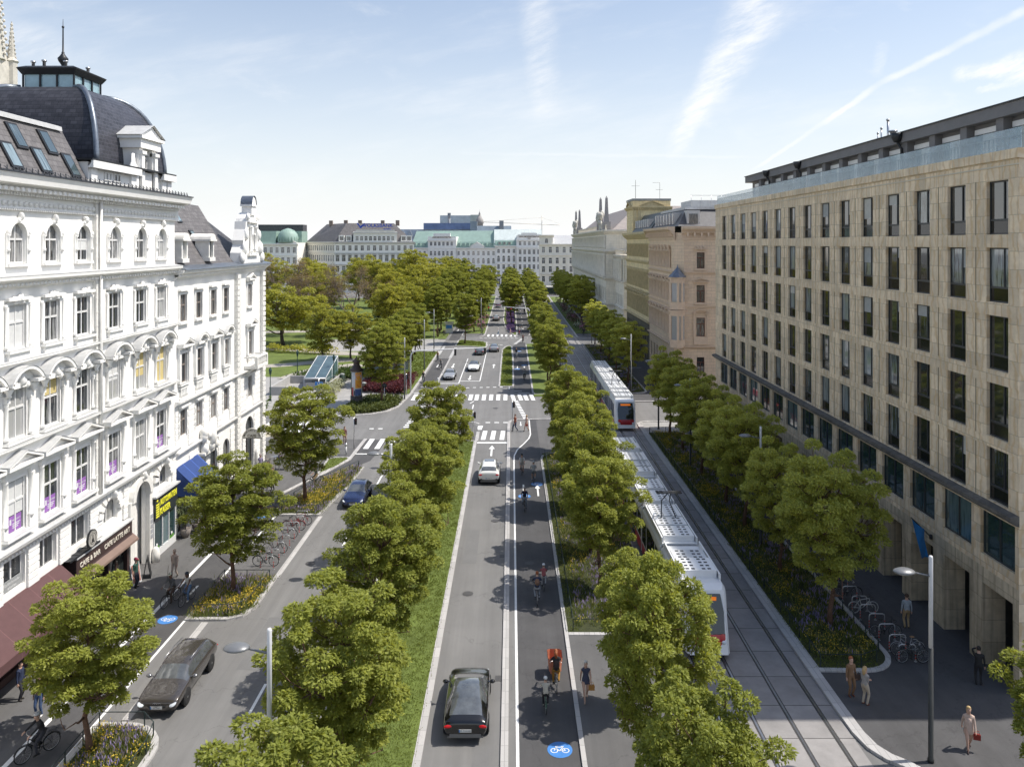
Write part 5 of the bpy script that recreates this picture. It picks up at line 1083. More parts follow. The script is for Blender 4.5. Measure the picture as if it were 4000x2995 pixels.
# ---- the row closing the street
def house(name, label, base): return thing(name, label, 'building', base)
E1 = house('cream_town_house', 'cream town house with pilasters closing the street right of the green roofs', (12.2, 335, 0))
f1 = Fac(E1, (12.2, 335, 0), 0); block(f1, 17.5, 20.5, 6, [(17.2, 2.4, 1.2), (12.6, 2.4, 1.2), (9.0, 2.4, 1.2), (4.9, 2.3, 1.2), (.4, 3.0, 1.9, 'a')], far_cream, [(20.0, .8, .9), (15.6, .5, .7), (7.6, .5, .6)], pil=(8.4, 15.4, .6, .25))
f1b = Fac(E1, (12.2, 334.6, 0), 0); f1b.wall(5.4, 24.2, [(2.1, 3.3, 21.3, 23.2, 'arch')], far_cream, .3, 20.6, name='tower_wall'); f1b.win(2.7, 21.3, 1.2, 1.8, 'far', glass=gl_far)
b = MB(); cornice(b, -.4, 5.8, 23.6, [(.1, 0), (.4, .4), (.9, .8), (.9, 1.1)]); b.box(0, 5.4, .35, 8, 20.6, 24.4); f1b.put('cornice', b, far_cream)
volume(E1, 'body', 12.3, 29.6, 335.4, 352, .01, 20.4, far_cream); b = MB(); b.extr([(0, 20.9), (6, 24.6), (12, 20.9)], 5.4, 17.5); f1.put('roof', b, M('light_metal_roof', (.50, .50, .50), .5, 1, .1))
E2 = house('bank_house', 'white bank palace with green copper roof and lettered attics at the street end', (-50, 398, 0))
f2 = Fac(E2, (-7.6, 394, 0), 0)
xs2 = block(f2, 23, 19.6, 9, [(16.4, 1.9, 1.2), (12.0, 3.0, 1.2, 'a'), (8.4, 2.2, 1.2), (4.8, 2.2, 1.2), (.6, 3.0, 1.6)], far_white, [(19.0, .9, 1.0), (10.9, .3, .4), (4.0, .4, .6)], trim=far_white)
f2b = Fac(E2, (2.6, 393.2, 0), 0); f2b.wall(12.6, 25.0, [(1.2+2.3*i, 2.4+2.3*i, z, z+h) for i in range(5) for z, h in ((20.2, 1.9), (15.8, 2.2), (12.0, 2.4), (8.4, 2.2), (.5, 3.4))], far_white, .3, name='attic_wall')
for i in range(5):
    for z, h in ((20.2, 1.9), (15.8, 2.2), (12.0, 2.4), (8.4, 2.2), (.5, 3.4)): f2b.win(1.8+2.3*i, z, 1.2, h, 'far', glass=gl_far)
b = MB(); b.box(-.2, 12.8, -.6, .2, 22.6, 23.0); b.box(2.4, 10.2, -.2, .3, 25, 26.4); b.box(.5, 12.1, -.1, .3, 25.0, 25.6)
for i in range(6): b.box(.3+2.3*i, .9+2.3*i, -.45, .02, 7.8, 18.8)
b.box(-.2, 12.8, -.7, .2, 18.8, 19.4); f2b.put('attic_trim', b, far_white)
b = MB(); b.box(5.2, 7.4, -.5, -.02, 1.2, 3.6); f2b.put('red_banner', b, M('red_banner', (.55, .02, .03), .6, .5, .1))
sgn = M('bronze_letters', (.20, .12, .07), .5)
text('HAUS AM SCHOTTENTOR', .85, sgn, E2, f2b.loc(6.3, -.25, 24.2), (R(90), 0, 0), 'sign_lettering', .03, bold=.02); text('WIEN', .6, sgn, E2, f2b.loc(6.3, -.25, 23.4), (R(90), 0, 0), 'sign_lettering', .03, bold=.02)
volume(E2, 'body', -7.5, 15.3, 394.5, 420, .01, 19.5, far_white); volume(E2, 'attic_body', 2.7, 15.1, 393.6, 402, 19.5, 24.8, far_white)
b = MB(); b.extr([(.0, 19.8), (1.5, 23), (6, 28.2), (14, 28.2), (20, 20)], -1, 23); f2.put('roof', b, M('pale_roof_white', (.62, .68, .66), .5, .6, .15)); b = MB(); b.extr([(-.05, 19.8), (1.2, 22.6), (2, 22.6), (2, 19.8)], -.6, 10); f2.put('lower_roof', b, copper)
for x in (1.8, 4.2, 6.7): b = MB(); b.box(x-.8, x+.8, -.2, 1.6, 20.4, 22.0); o = f2.put('dormer', b, copper); b = MB(); b.box(x-.55, x+.55, -.24, -.2, 20.6, 21.8); f2.put('pane', b, gl_far) if False else b.build('pane', gl_far, o)
f3 = Fac(E2, (-50.5, 405, 0), R(-14)); L3 = 44.2
block(f3, L3, 18.6, 17, [(15.2, 2.0, 1.2), (11.0, 2.8, 1.2, 'a'), (7.0, 2.2, 1.2), (2.5, 2.6, 1.3)], far_white, [(18.0, .9, 1.0), (9.9, .3, .4), (5.4, .4, .6)], trim=far_white)
f3b = Fac(E2, f3.loc(8.5, -.6, 0)+E2.location, R(-14)); f3b.wall(15, 24.6, [(1.1+2.2*i, 2.3+2.2*i, z, z+h) for i in range(6) for z, h in ((20.0, 1.9), (15.0, 2.2), (11.0, 2.6, ), (7.0, 2.2))], far_white, .3, name='attic_wall')
for i in range(6):
    for z, h in ((20.0, 1.9), (15.0, 2.2), (11.0, 2.6), (7.0, 2.2)): f3b.win(1.7+2.2*i, z, 1.2, h, 'far', glass=gl_far)
b = MB(); b.box(-.3, 15.3, -.6, .2, 22.4, 22.9); b.box(3, 12, -.2, .4, 24.6, 26.2)
for i in range(7): b.box(.1+2.2*i+.1, .7+2.2*i, -.4, .02, 6.2, 18)
f3b.put('attic_trim', b, far_white)
text('HAUS AM SCHOTTENTOR', .85, sgn, E2, f3b.loc(7.5, -.25, 23.9), (R(90), 0, R(-14)), 'sign_lettering', .03, bold=.02)
b = MB(); b.box(.1, L3-.1, .5, 20, .01, 18.5); b.box(8.6, 23.4, .0, 6, 18.6, 24.5); f3.put('body', b, far_white)
b = MB(); b.extr([(-.2, 18.9), (1.6, 22), (7, 27.6), (16, 27.6), (22, 19)], -.5, L3+1); cr = f3.put('roof', b, copper)
for x in list(np.arange(1.2, 8, 2.4))+list(np.arange(25, 44, 2.3)): b = MB(); b.box(x-.7, x+.7, -.1, 1.8, 19.6, 21.3); o = f3.put('dormer', b, copper)
b = MB(); pediment_tri(b, 34.5, 19.4, 8, .5, 2.4, 0); b.box(31, 38, -.3, .5, 19, 19.5); f3.put('pediment', b, far_white)
E3 = house('lettered_bank', 'white corner bank with grey hipped roof and large blue roof lettering', (-76, 340, 0))
f4 = Fac(E3, (-76.0, 340, 0), R(8)); L4 = 34
block(f4, L4, 21.4, 13, [(18.0, 2.2, 1.3), (13.4, 2.6, 1.3), (8.9, 2.5, 1.4), (4.2, 2.6, 1.4)], far_white, [(20.8, .9, 1.0), (16.6, .3, .5), (11.6, .8, .5), (7.6, .4, .6)], trim=M('bank_trim', (.66, .65, .62), .85, .6, .1), pil=None)
for i in range(13):
    x = L4/13*(i+.5); b = MB(); (pediment_tri if i % 2 else pediment_arc)(b, x, 16.15, 2.0, .4, .4, 0); frame_(b, x, 13.4, 2.6, 1.3, .2, .12); f4.put('window_surround', b, MATS['bank_trim'])
for i in (4, 8): b = MB(); x = L4/13*(i+.5); b.box(x-3, x+3, -1.2, .02, 12.0, 12.3); b.box(x-3, x+3, -1.2, -1.05, 13.0, 13.2); b.box(x-2.8, x+2.8, -1.15, -1.1, 12.3, 13.0); f4.put('balcony', b, MATS['bank_trim'])
f4b = Fac(E3, f4.loc(8.0, -.5, 0)+E3.location, R(8)); f4b.wall(18.6, 26.2, [(1.0+1.9*i, 2.2+1.9*i, 22.3, 24.2) for i in range(9)], far_white, .3, 21.5, name='attic_wall')
for i in range(9): f4b.win(1.6+1.9*i, 22.3, 1.2, 1.9, 'far', glass=gl_far)
b = MB(); b.box(-.3, 18.9, -.5, .3, 25.5, 25.9); b.box(0, 18.6, .3, 5, 21.4, 26); b.box(1, 17.6, -.2, .3, 26.2, 27.0)
for x in (2.5, 5.5, 8.5, 11.5, 14.5): b.box(x, x+1.3, -.25, .02, 26.3, 26.8)
f4b.put('attic_trim', b, MATS['bank_trim'])
f5 = Fac(E3, (-95, 370, 0), 0)
dxy = Vector((-76, 340, 0))-Vector((-94, 362, 0)); f5 = Fac(E3, (-94, 362, 0), math.atan2(dxy.y, dxy.x)); L5 = dxy.length
block(f5, L5, 21.4, 13, [(18.0, 2.2, 1.2), (13.4, 2.6, 1.2), (8.9, 2.5, 1.2), (4.2, 2.5, 1.2)], far_cream, [(20.8, .9, 1.0), (16.6, .3, .5), (11.6, .5, .5)], wname='side_window')
b = MB(); c0 = f4.loc(L4, 0, 0)
b.add([(-18, 22, 21.6), (0, 0, 21.6), (33.7, 4.7, 21.6), (31, 24, 21.6), (-9.5, 27, 30), (3.5, 8, 30), (24, 11, 30), (22, 22, 30)], [(0,1,5,4), (1,2,6,5), (2,3,7,6), (4,5,6,7), (0,4,7,3)]); b.build('roof', slate_grey, E3)
b = MB(); b.add([(-17.8, 22.2, .01), (.2, .4, .01), (33.5, 5.1, .01), (31, 24, .01), (-17.8, 22.2, 21.5), (.2, .4, 21.5), (33.5, 5.1, 21.5), (31, 24, 21.5)], [(0,1,5,4), (1,2,6,5), (2,3,7,6), (0,3,7,4), (4,5,6,7)]); b.build('body', far_white, E3)
for x in (3, 6, 29.5, 31.8): b = MB(); b.box(x-1.2, x+1.2, .3, 4, 22, 24.6); o = f4.put('dormer', b, far_white); b = MB(); b.box(x-.8, x+.8, .26, .3, 22.4, 24.1); b.build('pane', gl_far, o)
for x, y in ((-6, 20), (2, 14), (8, 16), (18, 17), (25, 15)): b = MB(); b.box(x-.8, x+.8, y-.6, y+.6, 29, 31.5); b.build('chimney', M('chimney', (.28, .22, .18), .9), E3)
blue_l = M('blue_letters', (.03, .07, .42), .5); text('VOLKSBANK', 2.2, blue_l, E3, f4.loc(18.6, .8, 28.2), (R(90), 0, R(8)), 'sign_lettering', .08, sx=1.0, bold=.05); text('WIEN', 1.3, blue_l, E3, f4.loc(22.4, .6, 26.75), (R(90), 0, R(8)), 'sign_lettering', .08, bold=.04)
b = MB(); b.face_xz([(9.2, 29.9), (10.0, 29.9), (10.9, 28.6), (12.8, 29.9), (13.1, 29.5), (11.0, 27.5)], .7, .9); b.box(11.8, 13.2, .7, .9, 28.5, 28.75); f4.put('logo', b, blue_l)
E4 = house('domed_bank', 'white bank with rounded green copper dome behind the park trees', (-116, 345, 0))
f6 = Fac(E4, (-116, 345, 0), 0); block(f6, 22.6, 20.6, 9, [(17.0, 2.4, 1.3), (12.4, 2.6, 1.3), (7.6, 2.6, 1.3, 'a'), (3, 2.6, 1.4)], far_white, [(20.0, .9, 1.0), (15.4, .3, .5), (10.6, .5, .5)])
b = MB(); b.lathe([(4.4, 0), (4.6, .6), (4.5, 2.2), (3.9, 4.0), (2.6, 5.5), (.9, 6.2), (.2, 6.4)], 20, 0, (0, 0, 0)); b.build('dome', copper, E4, (17.8, 3, 21.4)); b = MB()
for k in range(20): a = 2*math.pi*k/20; b.tube([(4.62*math.cos(a), 4.62*math.sin(a), .6), (4.52*math.cos(a), 4.52*math.sin(a), 2.2), (2.65*math.cos(a), 2.65*math.sin(a), 5.5)], .1, 5)
b.build('dome_rib', M('dark_copper', (.15, .27, .2), .6), E4, (17.8, 3, 21.4))
volume(E4, 'body', -115.9, -93.5, 345.5, 365, .01, 21.4, far_white)
b = MB(); b.extr([(0, 21), (1, 26.5), (10, 26.5), (11, 21)], 0, 13.2); b.box(0, 22.5, 8, 18, 21.4, 26.6); o = f6.put('roof', b, copper); b = MB(); pediment_tri(b, 20, 21, 5.6, .5, 1.8, 0); f6.put('pediment', b, far_white)
b = MB(); b.box(0, 22, 12, 19, 26.6, 29.6); f6.put('rear_block', b, slate)
# skyline behind
S1 = house('blue_hospital_block', 'dark blue roof structure with chimney rising behind the green roofs', (-66, 470, 0))
b = MB(); b.box(0, 52, 0, 20, 20, 29.5); b.build('hall', M('blue_grey_hall', (.38, .44, .52), .6, .3, .25), S1); b = MB(); b.box(14, 44, -1, 18, 29.5, 33.2); b.build('upper_block', M('hazed_blue_block', (.15, .21, .37), .6, .3, .3), S1)  # upper block's blue is paled to imitate distance haze
b = MB(); b.lathe([(.9, 20), (.8, 38.5)], 10, 0, (29, 2, 0)); b.box(28.1, 29.9, 1, 3, 36.5, 39.3); b.build('chimney', M('chimney_grey', (.25, .26, .28), .6), S1)
b = MB()
for i in range(13): b.tube([(i*4, -.4, 24), (i*4+2, -.4, 29), (i*4+4, -.4, 24)], .18, 5)
b.build('truss', M('truss_pale', (.5, .52, .54), .5), S1)
S2 = house('glass_tower', 'pale glass office slab on the skyline above the lettered bank', (-63, 700, 0)); b = MB(); b.box(0, 36, 0, 15, 20, 46); b.build('wall', M('pale_glass_slab', (.45, .52, .56), .4, .2, .2), S2); b = MB(); b.box(27, 36, -.5, 0, 30, 46.5); b.build('lift_shaft', M('greenish_slab', (.40, .46, .42), .5, .3, .2), S2)
S3 = house('domed_church_tower', 'small grey church tower with cupola on the skyline', (-24, 600, 0)); b = MB(); b.lathe([(2.6, 20), (2.6, 36), (3.2, 36.4), (2.8, 39), (1.4, 41.5), (.8, 42), (.8, 43.5), (.1, 45.5), (.05, 47)], 12, 0, (0,0,0)); b.build('cupola', M('hazy_stone', (.35, .33, .31), .8, .5, .15), S3)
S4 = house('blue_roofed_house', 'blue-grey roof with skylights right of the dark blue block', (-24, 460, 0)); b = MB(); b.extr([(0, 22), (6, 31.5), (12, 22)], 0, 24); b.box(0, 4, 2, 6, 28, 34); b.build('roof', M('blue_grey_roof', (.22, .27, .32), .5, .3, .2), S4)
b = MB(); b.box(17, 19.5, 4, 8, 29, 34.5); b.build('chimney', chim := MATS['chimney_grey'], S4)
CR = thing('construction_crane', 'slim yellow construction crane jib above the cream house', 'crane', (24, 620, 0))
b = MB(); b.tube([(0, 0, 20), (0, 0, 43)], .3, 6); b.build('mast', M('hazed_crane_yellow', (.78, .72, .60), .6), CR); b = MB(); b.tube([(-48, 0, 38), (14, 0, 35.5)], .22, 6); b.tube([(-48, 0, 38.2), (0, 0, 41.5), (14, 0, 36.5)], .08, 5); b.build('jib', MATS['hazed_crane_yellow'], CR)  # crane paint lightened in colour as aerial haze
# street-end kiosk roofs
KI = thing('tram_shelter', 'long low tram stop shelter with pale roof at the end of the tracks', 'shelter', (11, 322, 0))
b = MB(); b.box(0, 26, 0, 4, 3.2, 3.6); b.build('roof', far_cream, KI)
for x in (1, 7, 13, 19, 25): b = MB(); b.box(x-.15, x+.15, 1.9, 2.1, 0, 3.2); b.build('post', dark_metal, KI)
b = MB(); b.box(.5, 25.5, 3.0, 3.1, .2, 3.0); b.build('glazing', M('dark_teal_glass', (.05, .08, .09), .1, .5, .5), KI)
# gothic church tower at the left edge
GT = thing('gothic_spire', 'pale gothic church spire with pinnacles at the left edge behind the dome', 'church tower', (-100.1, 150, 0))
goth = M('gothic_stone', (.58, .55, .48), .9, .8, .25)
b = MB(); b.box(-3.4, 3.4, -3.4, 3.4, .01, 56); b.build('shaft', goth, GT)
b = MB(); b.lathe([(4.0, 56), (3.0, 64), (2.0, 74), (1.0, 84), (.1, 95)], 8, 0, (0,0,0), False)
for k in range(8):
    a = 2*math.pi*k/8
    for z in np.arange(57, 93, 1.15): r = 4.0*(95-z)/39; b.ell((r*1.05*math.cos(a), r*1.05*math.sin(a), z), (.28, .28, .35), 6, 4)
b.build('spire', goth, GT)
for sx in (-1, 1):
    for sy in (-1, 1):
        b = MB(); b.lathe([(1.0, 44), (1.0, 56), (1.25, 56.3), (.75, 57), (.08, 64)], 8, 0, (sx*3.3, sy*3.3, 0), False)
        for z in np.arange(57, 63.5, .8):
            for k in range(4): a = math.pi/2*k; r = .75*(64-z)/7+.06; b.ell((sx*3.3+r*math.cos(a), sy*3.3+r*math.sin(a), z), (.16, .16, .22), 6, 4)
        b.build('pinnacle', goth, GT)
for z in (47,):
    for sx in (-1, 1): b = MB(); b.face_xz([(sx*2-1.1, 44), (sx*2+1.1, 44), (sx*2+1.1, 50), (sx*2, 53), (sx*2-1.1, 50)], -3.44, -3.4); b.build('window', M('dark_opening', (.1, .09, .08), .9), GT)
b = MB(); b.face_xz([(-2.2, 53), (2.2, 53), (0, 60)], -3.7, -3.1); b.build('gable', goth, GT)
# ------------------------------------------------------------------ trees and plants
bark = M('bark', (.15, .085, .055), .9, 14, .35, .5, ns2=3, na2=.2); bark_d = M('dark_bark', (.085, .068, .052), .9, 10, .3, .4)
leaf_s = leaf_mat('street_leaf', (.155, .185, .030), (.385, .415, .092), .43)
leaf_y = leaf_mat('spring_leaf', (.20, .225, .035), (.46, .455, .10), .46)
leaf_d = leaf_mat('hedge_leaf', (.04, .07, .015), (.10, .15, .03), .3)
leaf_r = leaf_mat('barberry_leaf', (.07, .018, .028), (.17, .05, .06), .3)
twig_b = leaf_mat('bud_leaf', (.16, .115, .07), (.28, .21, .10), .3)

def unit(a): return a/np.maximum(np.linalg.norm(a, axis=-1, keepdims=True), 1e-6)
def leaves(C, rad, n, size, r_, droop=.35, shell=.55, up=.9):
    """n leaves round each clump centre C (k,3), radii rad (k,3)"""
    k = len(C); d = unit(r_.normal(size=(k, n, 3))); d[..., 2] = np.where(d[..., 2] < -.35, -d[..., 2]*.6, d[..., 2]); d = unit(d)
    p = C[:, None]+d*rad[:, None]*(shell+(1-shell)*r_.random((k, n, 1))**.6)
    ax = unit(d*[1, 1, .35]+r_.normal(size=p.shape)*.45-np.array([0, 0, droop])); nr = unit(d*.55+r_.normal(size=p.shape)*.42+np.array([0, 0, up]))
    sd_ = unit(np.cross(ax, nr)); l = size*(.7+.6*r_.random((k, n, 1))); w = l*.27
    q = np.stack([p-ax*l*.1, p+ax*l*.42+sd_*w, p+ax*l, p+ax*l*.42-sd_*w], 2)
    return q.reshape(-1, 4, 3)
def clumps(r_, n, H, z0, Rc, mind, flat=.8, inner=.35):
    out = []; tries = 0; hz = (H-z0)/2; zc = (H+z0)/2
    while len(out) < n and tries < 9000:
        tries += 1; v = r_.normal(size=3); v /= np.linalg.norm(v); rr = inner+(1-inner)*r_.random()**.55
        lob = 1+.17*math.sin(3*math.atan2(v[1], v[0])+H*9)+.10*math.sin(5*math.atan2(v[1], v[0])+z0*3)
        k = .86 if v[2] < 0 else 1.0
        p = np.array([v[0]*Rc*rr*lob*k, v[1]*Rc*rr*lob*k, zc+v[2]*hz*rr])
        if all(np.linalg.norm((p-q)*[1, 1, 1.35]) > mind for q in out): out.append(p)
    return np.array(out)
def tree_proto(seed, H, z0, Rc, nc, nl, size, mind, leaf, bk, cr=.72, trunk_r=.13, nlimb=7, bare=False, lean=0):
    r_ = np.random.default_rng(seed); b = MB()
    C = clumps(r_, nc, H, z0, Rc, mind)
    tp = [Vector((0, 0, 0))]; k = 7; top = z0+(H-z0)*.62
    for i in range(1, k+1): tp.append(Vector((r_.normal()*.06*i**.7+lean*i/k, r_.normal()*.06*i**.7, top*i/k)))
    b.tube(tp, [trunk_r*(1.25 if i == 0 else 1-.72*i/k) for i in range(k+1)], 9)
    limbs = []
    for i in range(nlimb):
        a = 2.4*i+r_.random()*.5; t = .38+.5*i/nlimb; st = tp[min(k, max(1, int(t*k)))]; rr = Rc*(.55+.25*r_.random())*(1-.35*i/nlimb); up = .5+.9*i/nlimb
        e = st+Vector((math.cos(a)*rr, math.sin(a)*rr, rr*up*.62)); m1 = st.lerp(e, .33)+Vector((0, 0, -.12*rr*.5)); m2 = st.lerp(e, .67)+Vector((r_.normal()*.15, r_.normal()*.15, .05))
        b.tube([st, m1, m2, e], [trunk_r*.5, trunk_r*.36, trunk_r*.24, trunk_r*.10], 6); limbs += [m1, m2, e, st.lerp(m1, .5)]
    limbs += tp[3:]
    for c in C:
        c = Vector(c); l = min(limbs, key=lambda q: (q-c).length+max(0, q.z-c.z)*1.5); mid = l.lerp(c, .5)+Vector((r_.normal()*.12, r_.normal()*.12, -.08))
        b.tube([l, mid, c], [trunk_r*.2, trunk_r*.13, trunk_r*.05], 5, caps=False)
        for _ in range(3):
            e = c+Vector(r_.normal(size=3))*.32*cr; b.tube([mid.lerp(c, .6), e], [trunk_r*.08, trunk_r*.03], 4, caps=False)
    rad = np.stack([cr*(.55+.8*r_.random(len(C))), cr*(.75+.5*r_.random(len(C))), cr*.66*(.8+.4*r_.random(len(C)))], 1)
    q = leaves(C+[0, 0, .05], rad, nl, size, r_)
    return b.mesh('trunk', bk), qmesh('crown', q, np.zeros(len(q), int), [leaf])
leaf_sunlit = leaf_mat('sunlit_tint_street_leaf', (.28, .31, .065), (.60, .62, .17), .46)  # right-row leaves brightened in colour to look sunlit inside the office's shade
mk_street = lambda lf, seeds: [tree_proto(s, 8.6, 2.1, 2.4, 108, 460, .128, .68, lf, bark, .46, nlimb=9) for s in seeds]
PROTO = mk_street(leaf_s, (3, 14, 27, 41)); PROTO_SUNLIT = mk_street(leaf_sunlit, (8, 33, 52))
PARK = [tree_proto(s, 13.5, 2.6, 5.2, 120, 170, .33, 1.15, leaf_y, bark_d, .85, .26, 9) for s in (5, 17)]+[tree_proto(61, 9.0, 2.2, 6.2, 85, 240, .34, 1.3, leaf_y, bark_d, .9, .3, 9, lean=1.5)]
def bare_proto(seed, H):
    r_ = np.random.default_rng(seed); b = MB(); tips = []
    def grow(p, d, l, r, n):
        q = p+d*l; b.tube([p, p.lerp(q, .5)+Vector(r_.normal(size=3))*l*.05, q], [r, r*.85, r*.68], 6 if n > 3 else 4, caps=False)
        if n == 0: tips.append(q); return
        for _ in range(3 if n > 1 else 4):
            nd = (d+Vector(r_.normal(size=3))*.48+Vector((0, 0, .14))).normalized(); grow(q, nd, l*(.66+.2*r_.random()), r*.60, n-1)
    grow(Vector((0, 0, 0)), Vector((0, 0, 1)), H*.27, .22, 5)
    C = np.array([tuple(t) for t in tips]); q = leaves(C, np.full((len(C), 3), .5), 9, .20, r_)
    return b.mesh('trunk', M('bare_bark', (.19, .15, .125), .9, 5, .3)), qmesh('crown', q, np.zeros(len(q), int), [twig_b])
BARE = [bare_proto(s, 13) for s in (2, 9)]
def plant_tree(name, protos, k, x, y, s, label, group, z=.0, sz=None, cat='tree'):
    t = thing(name, label, cat, (x, y, z), rz=(k*2.1) % 6.28, group=group); t.scale = (s, s, sz or s)
    tr, cr = protos[k % len(protos)]; link('trunk', tr, t); link('crown', cr, t); return t
def row(rows, where, group, name='street_tree', protos=None, h0=8.6, kind='street tree'):
    for i, (x, y, h, *w) in enumerate(rows):
        t = plant_tree(name, protos or PROTO, i*3+int(abs(x)), x, y, h/h0, f'{kind}, {ordinal(i)} from the camera {where}', group, .08)
        k = (w or [1])[0]; t.scale = (t.scale[0]*k, t.scale[1]*k, t.scale[2])
row([(-17.3, 32.5, 7.3, 1.18), (-16.7, 47.4, 8.1, 1.2), (-16.7, 64.0, 9.6, 1.12)], 'in the flower beds beside the left parking strip', 'trees in the left flower beds')
row([(-6.5, 20.8, 8.2, 1.05), (-6.3, 28.6, 8.8, 1.05), (-6.3, 38.0, 8.6, 1.05), (-6.4, 44.5, 7.4), (-6.1, 52.0, 9.0, 1.08), (-6.0, 66.5, 9.3, 1.08), (-6.4, 59.5, 7.6)], 'on the grass median left of the single lane', 'trees on the grass median')
row([(5.6, 22.8, 8.2, .92), (5.3, 29.2, 9.3, .80), (5.5, 35.5, 7.0, .9), (5.35, 47.9, 8.4), (5.4, 53.6, 9.0), (5.4, 62.5, 9.0), (5.4, 71.5, 9.6), (5.7, 79.5, 8.2)], 'between the cycle path and the near tram', 'trees between cycle path and tramway')
row([(17.4, 43.2, 9.8), (17.1, 50.4, 8.3), (17.2, 58.3, 9.4), (17.2, 63.4, 8.9), (17.2, 71.5, 9.2), (17.3, 80.0, 9.0), (17.4, 86.8, 9.4)], 'in the long bed before the sandstone office', 'trees in the long right flower bed', protos=PROTO_SUNLIT)
plant_tree('street_tree', PROTO, 2, 19.0, 26.4, .90, 'small green tree cut off by the lower right corner beside the lamp post', 'trees at the lower right corner')
row([(17.4, 118, 9.6), (17.1, 129, 9.2), (17.3, 140, 9.5), (17.2, 152, 8.8), (17.3, 163.5, 9.2)], 'before the peach and ochre houses', 'trees before the peach and ochre houses', protos=PROTO_SUNLIT)
row([(17.6, 200, 12.5), (19.0, 213, 12.8), (17.2, 228, 12), (17.3, 246, 12), (17.2, 262, 12), (17.4, 282, 12)], 'in the far shrub bed', 'trees in the far right shrub bed', protos=PROTO_SUNLIT)
row([(5.7, 112.5, 9.6), (5.6, 121, 9.0), (5.7, 129.5, 9.6), (5.6, 139, 9.4), (5.7, 149, 9.6), (5.8, 159, 9.2)], 'right of the far cycle path', 'trees right of the far cycle path')
row([(6.3, 190, 10), (6.4, 204, 10.6), (6.5, 220, 11), (6.5, 238, 11), (6.5, 258, 11), (6.4, 282, 11), (6.4, 305, 11.5)], 'past the far crossing beside the tram tracks', 'trees beside the far tram tracks')
row([(0.0, 205, 12.2), (-.3, 226, 12.0), (-.2, 248, 11.8), (-.3, 274, 12.2), (-.3, 302, 12)], 'in the purple lavender bed of the far median', 'trees in the lavender median')
row([(-16.9, 103.2, 10.3), (-18.4, 117.6, 9.8), (-18.0, 124.5, 9.6), (-18.1, 132, 9.8), (-17.6, 141, 9.6), (-18.2, 149, 10)], 'on the verge behind the advertising column', 'trees on the left verge')
row([(-9.75, 165.7, 10.6), (-8.8, 188, 10.5), (-8.6, 204, 12), (-8.7, 222, 12.5), (-8.8, 242, 13), (-8.7, 264, 13), (-8.7, 290, 13.5)], 'on the grass islands left of the far lane', 'trees left of the far lane')
row([(-16.5, 178, 11.5), (-17, 192, 12.5), (-17, 208, 13), (-17.5, 226, 14), (-17, 246, 14), (-18, 270, 14.5), (-17, 296, 15)], 'beside the far left cycle path', 'trees beside the far left cycle path')
park = [(-42.5, 125, 6.2, 1, 'small yellow-green park tree right beside the corner house'), (-47, 163, 11.4, 2, 'wide low park tree with leaning dark trunk behind the lawn'), (-33.3, 139.6, 9.5, 0, 'yellow-green park tree with thick pale trunk beside the gravel path'), (-29.2, 143.8, 9.2, 1, 'slim park tree just right of the thick trunked one'),
        (-62, 175, 13, 1, 'tall yellow-green park tree behind the corner house balcony'), (-27.5, 176, 11.5, 0, 'rounded park tree left of the far crossing'), (-26, 185, 12.0, 1, 'park tree behind the pedestrians at the far kiosk'), (-74, 205, 15, 0, 'large park tree below the green dome'),
        (-50, 212, 13.5, 1, 'park tree between two bare crowns, mid distance'), (-38, 226, 15.5, 0, 'broad bright park tree below the lettered bank corner'), (-26, 232, 15.5, 1, 'bright tall park tree left of the avenue rows'), (-32, 262, 18, 0, 'tallest bright park tree before the copper roofed bank'),
        (-22, 258, 15, 1, 'park tree at the edge of the far cycle path'), (-46, 258, 16, 1, 'park tree between the bank and tallest crown'), (-62, 250, 15, 0, 'park tree with yellow dome below the bank windows'), (-80, 260, 16.5, 1, 'distant park tree on the left below the copper dome'),
        (-22, 290, 15.5, 0, 'distant park tree at the street end on the left'), (-40, 292, 16, 1, 'distant park tree in front of the white bank base'), (-90, 215, 14, 1, 'park tree half hidden by the corner house gable'), (-56, 290, 15, 0, 'distant park tree before the lettered bank'), (-70, 190, 14, 0, 'full park tree just right of the corner house gable'), (-33, 212, 13.5, 0, 'spreading park tree beside the greyish bare one'), (-25, 208, 13, 1, 'narrow park tree by the far left cycle path'), (-60, 232, 15.5, 1, 'high park tree left of the brown crowns'), (-24, 192, 10.5, 0, 'park tree above the left side zebra')]
for i, (x, y, h, k, lab) in enumerate(park): plant_tree('park_tree', PARK, k, x, y, h*1.06/(9.0 if k == 2 else 13.5), lab, 'leafy trees in the park', .06)
bare = [(-44, 178, 15.8, 0, 'bare brown park tree left of the bright crowns'), (-53, 184, 15.5, 1, 'bare brown tree below the green copper dome'), (-36.5, 178, 15.0, 0, 'bare tree with open crown before the lettered bank'), (-59, 212, 19, 1, 'tall bare tree standing before the bank windows'), (-30.5, 187, 13.5, 1, 'low bare tree between the side zebra and bright crowns'), (-66, 196, 16, 0, 'leftmost bare tree beside the corner house gable'), (-41, 205, 17, 1, 'bare greyish tree left of the avenue rows')]
for i, (x, y, h, k, lab) in enumerate(bare): plant_tree('bare_tree', BARE, k, x, y, h/13, lab, 'bare trees in the park', .06)

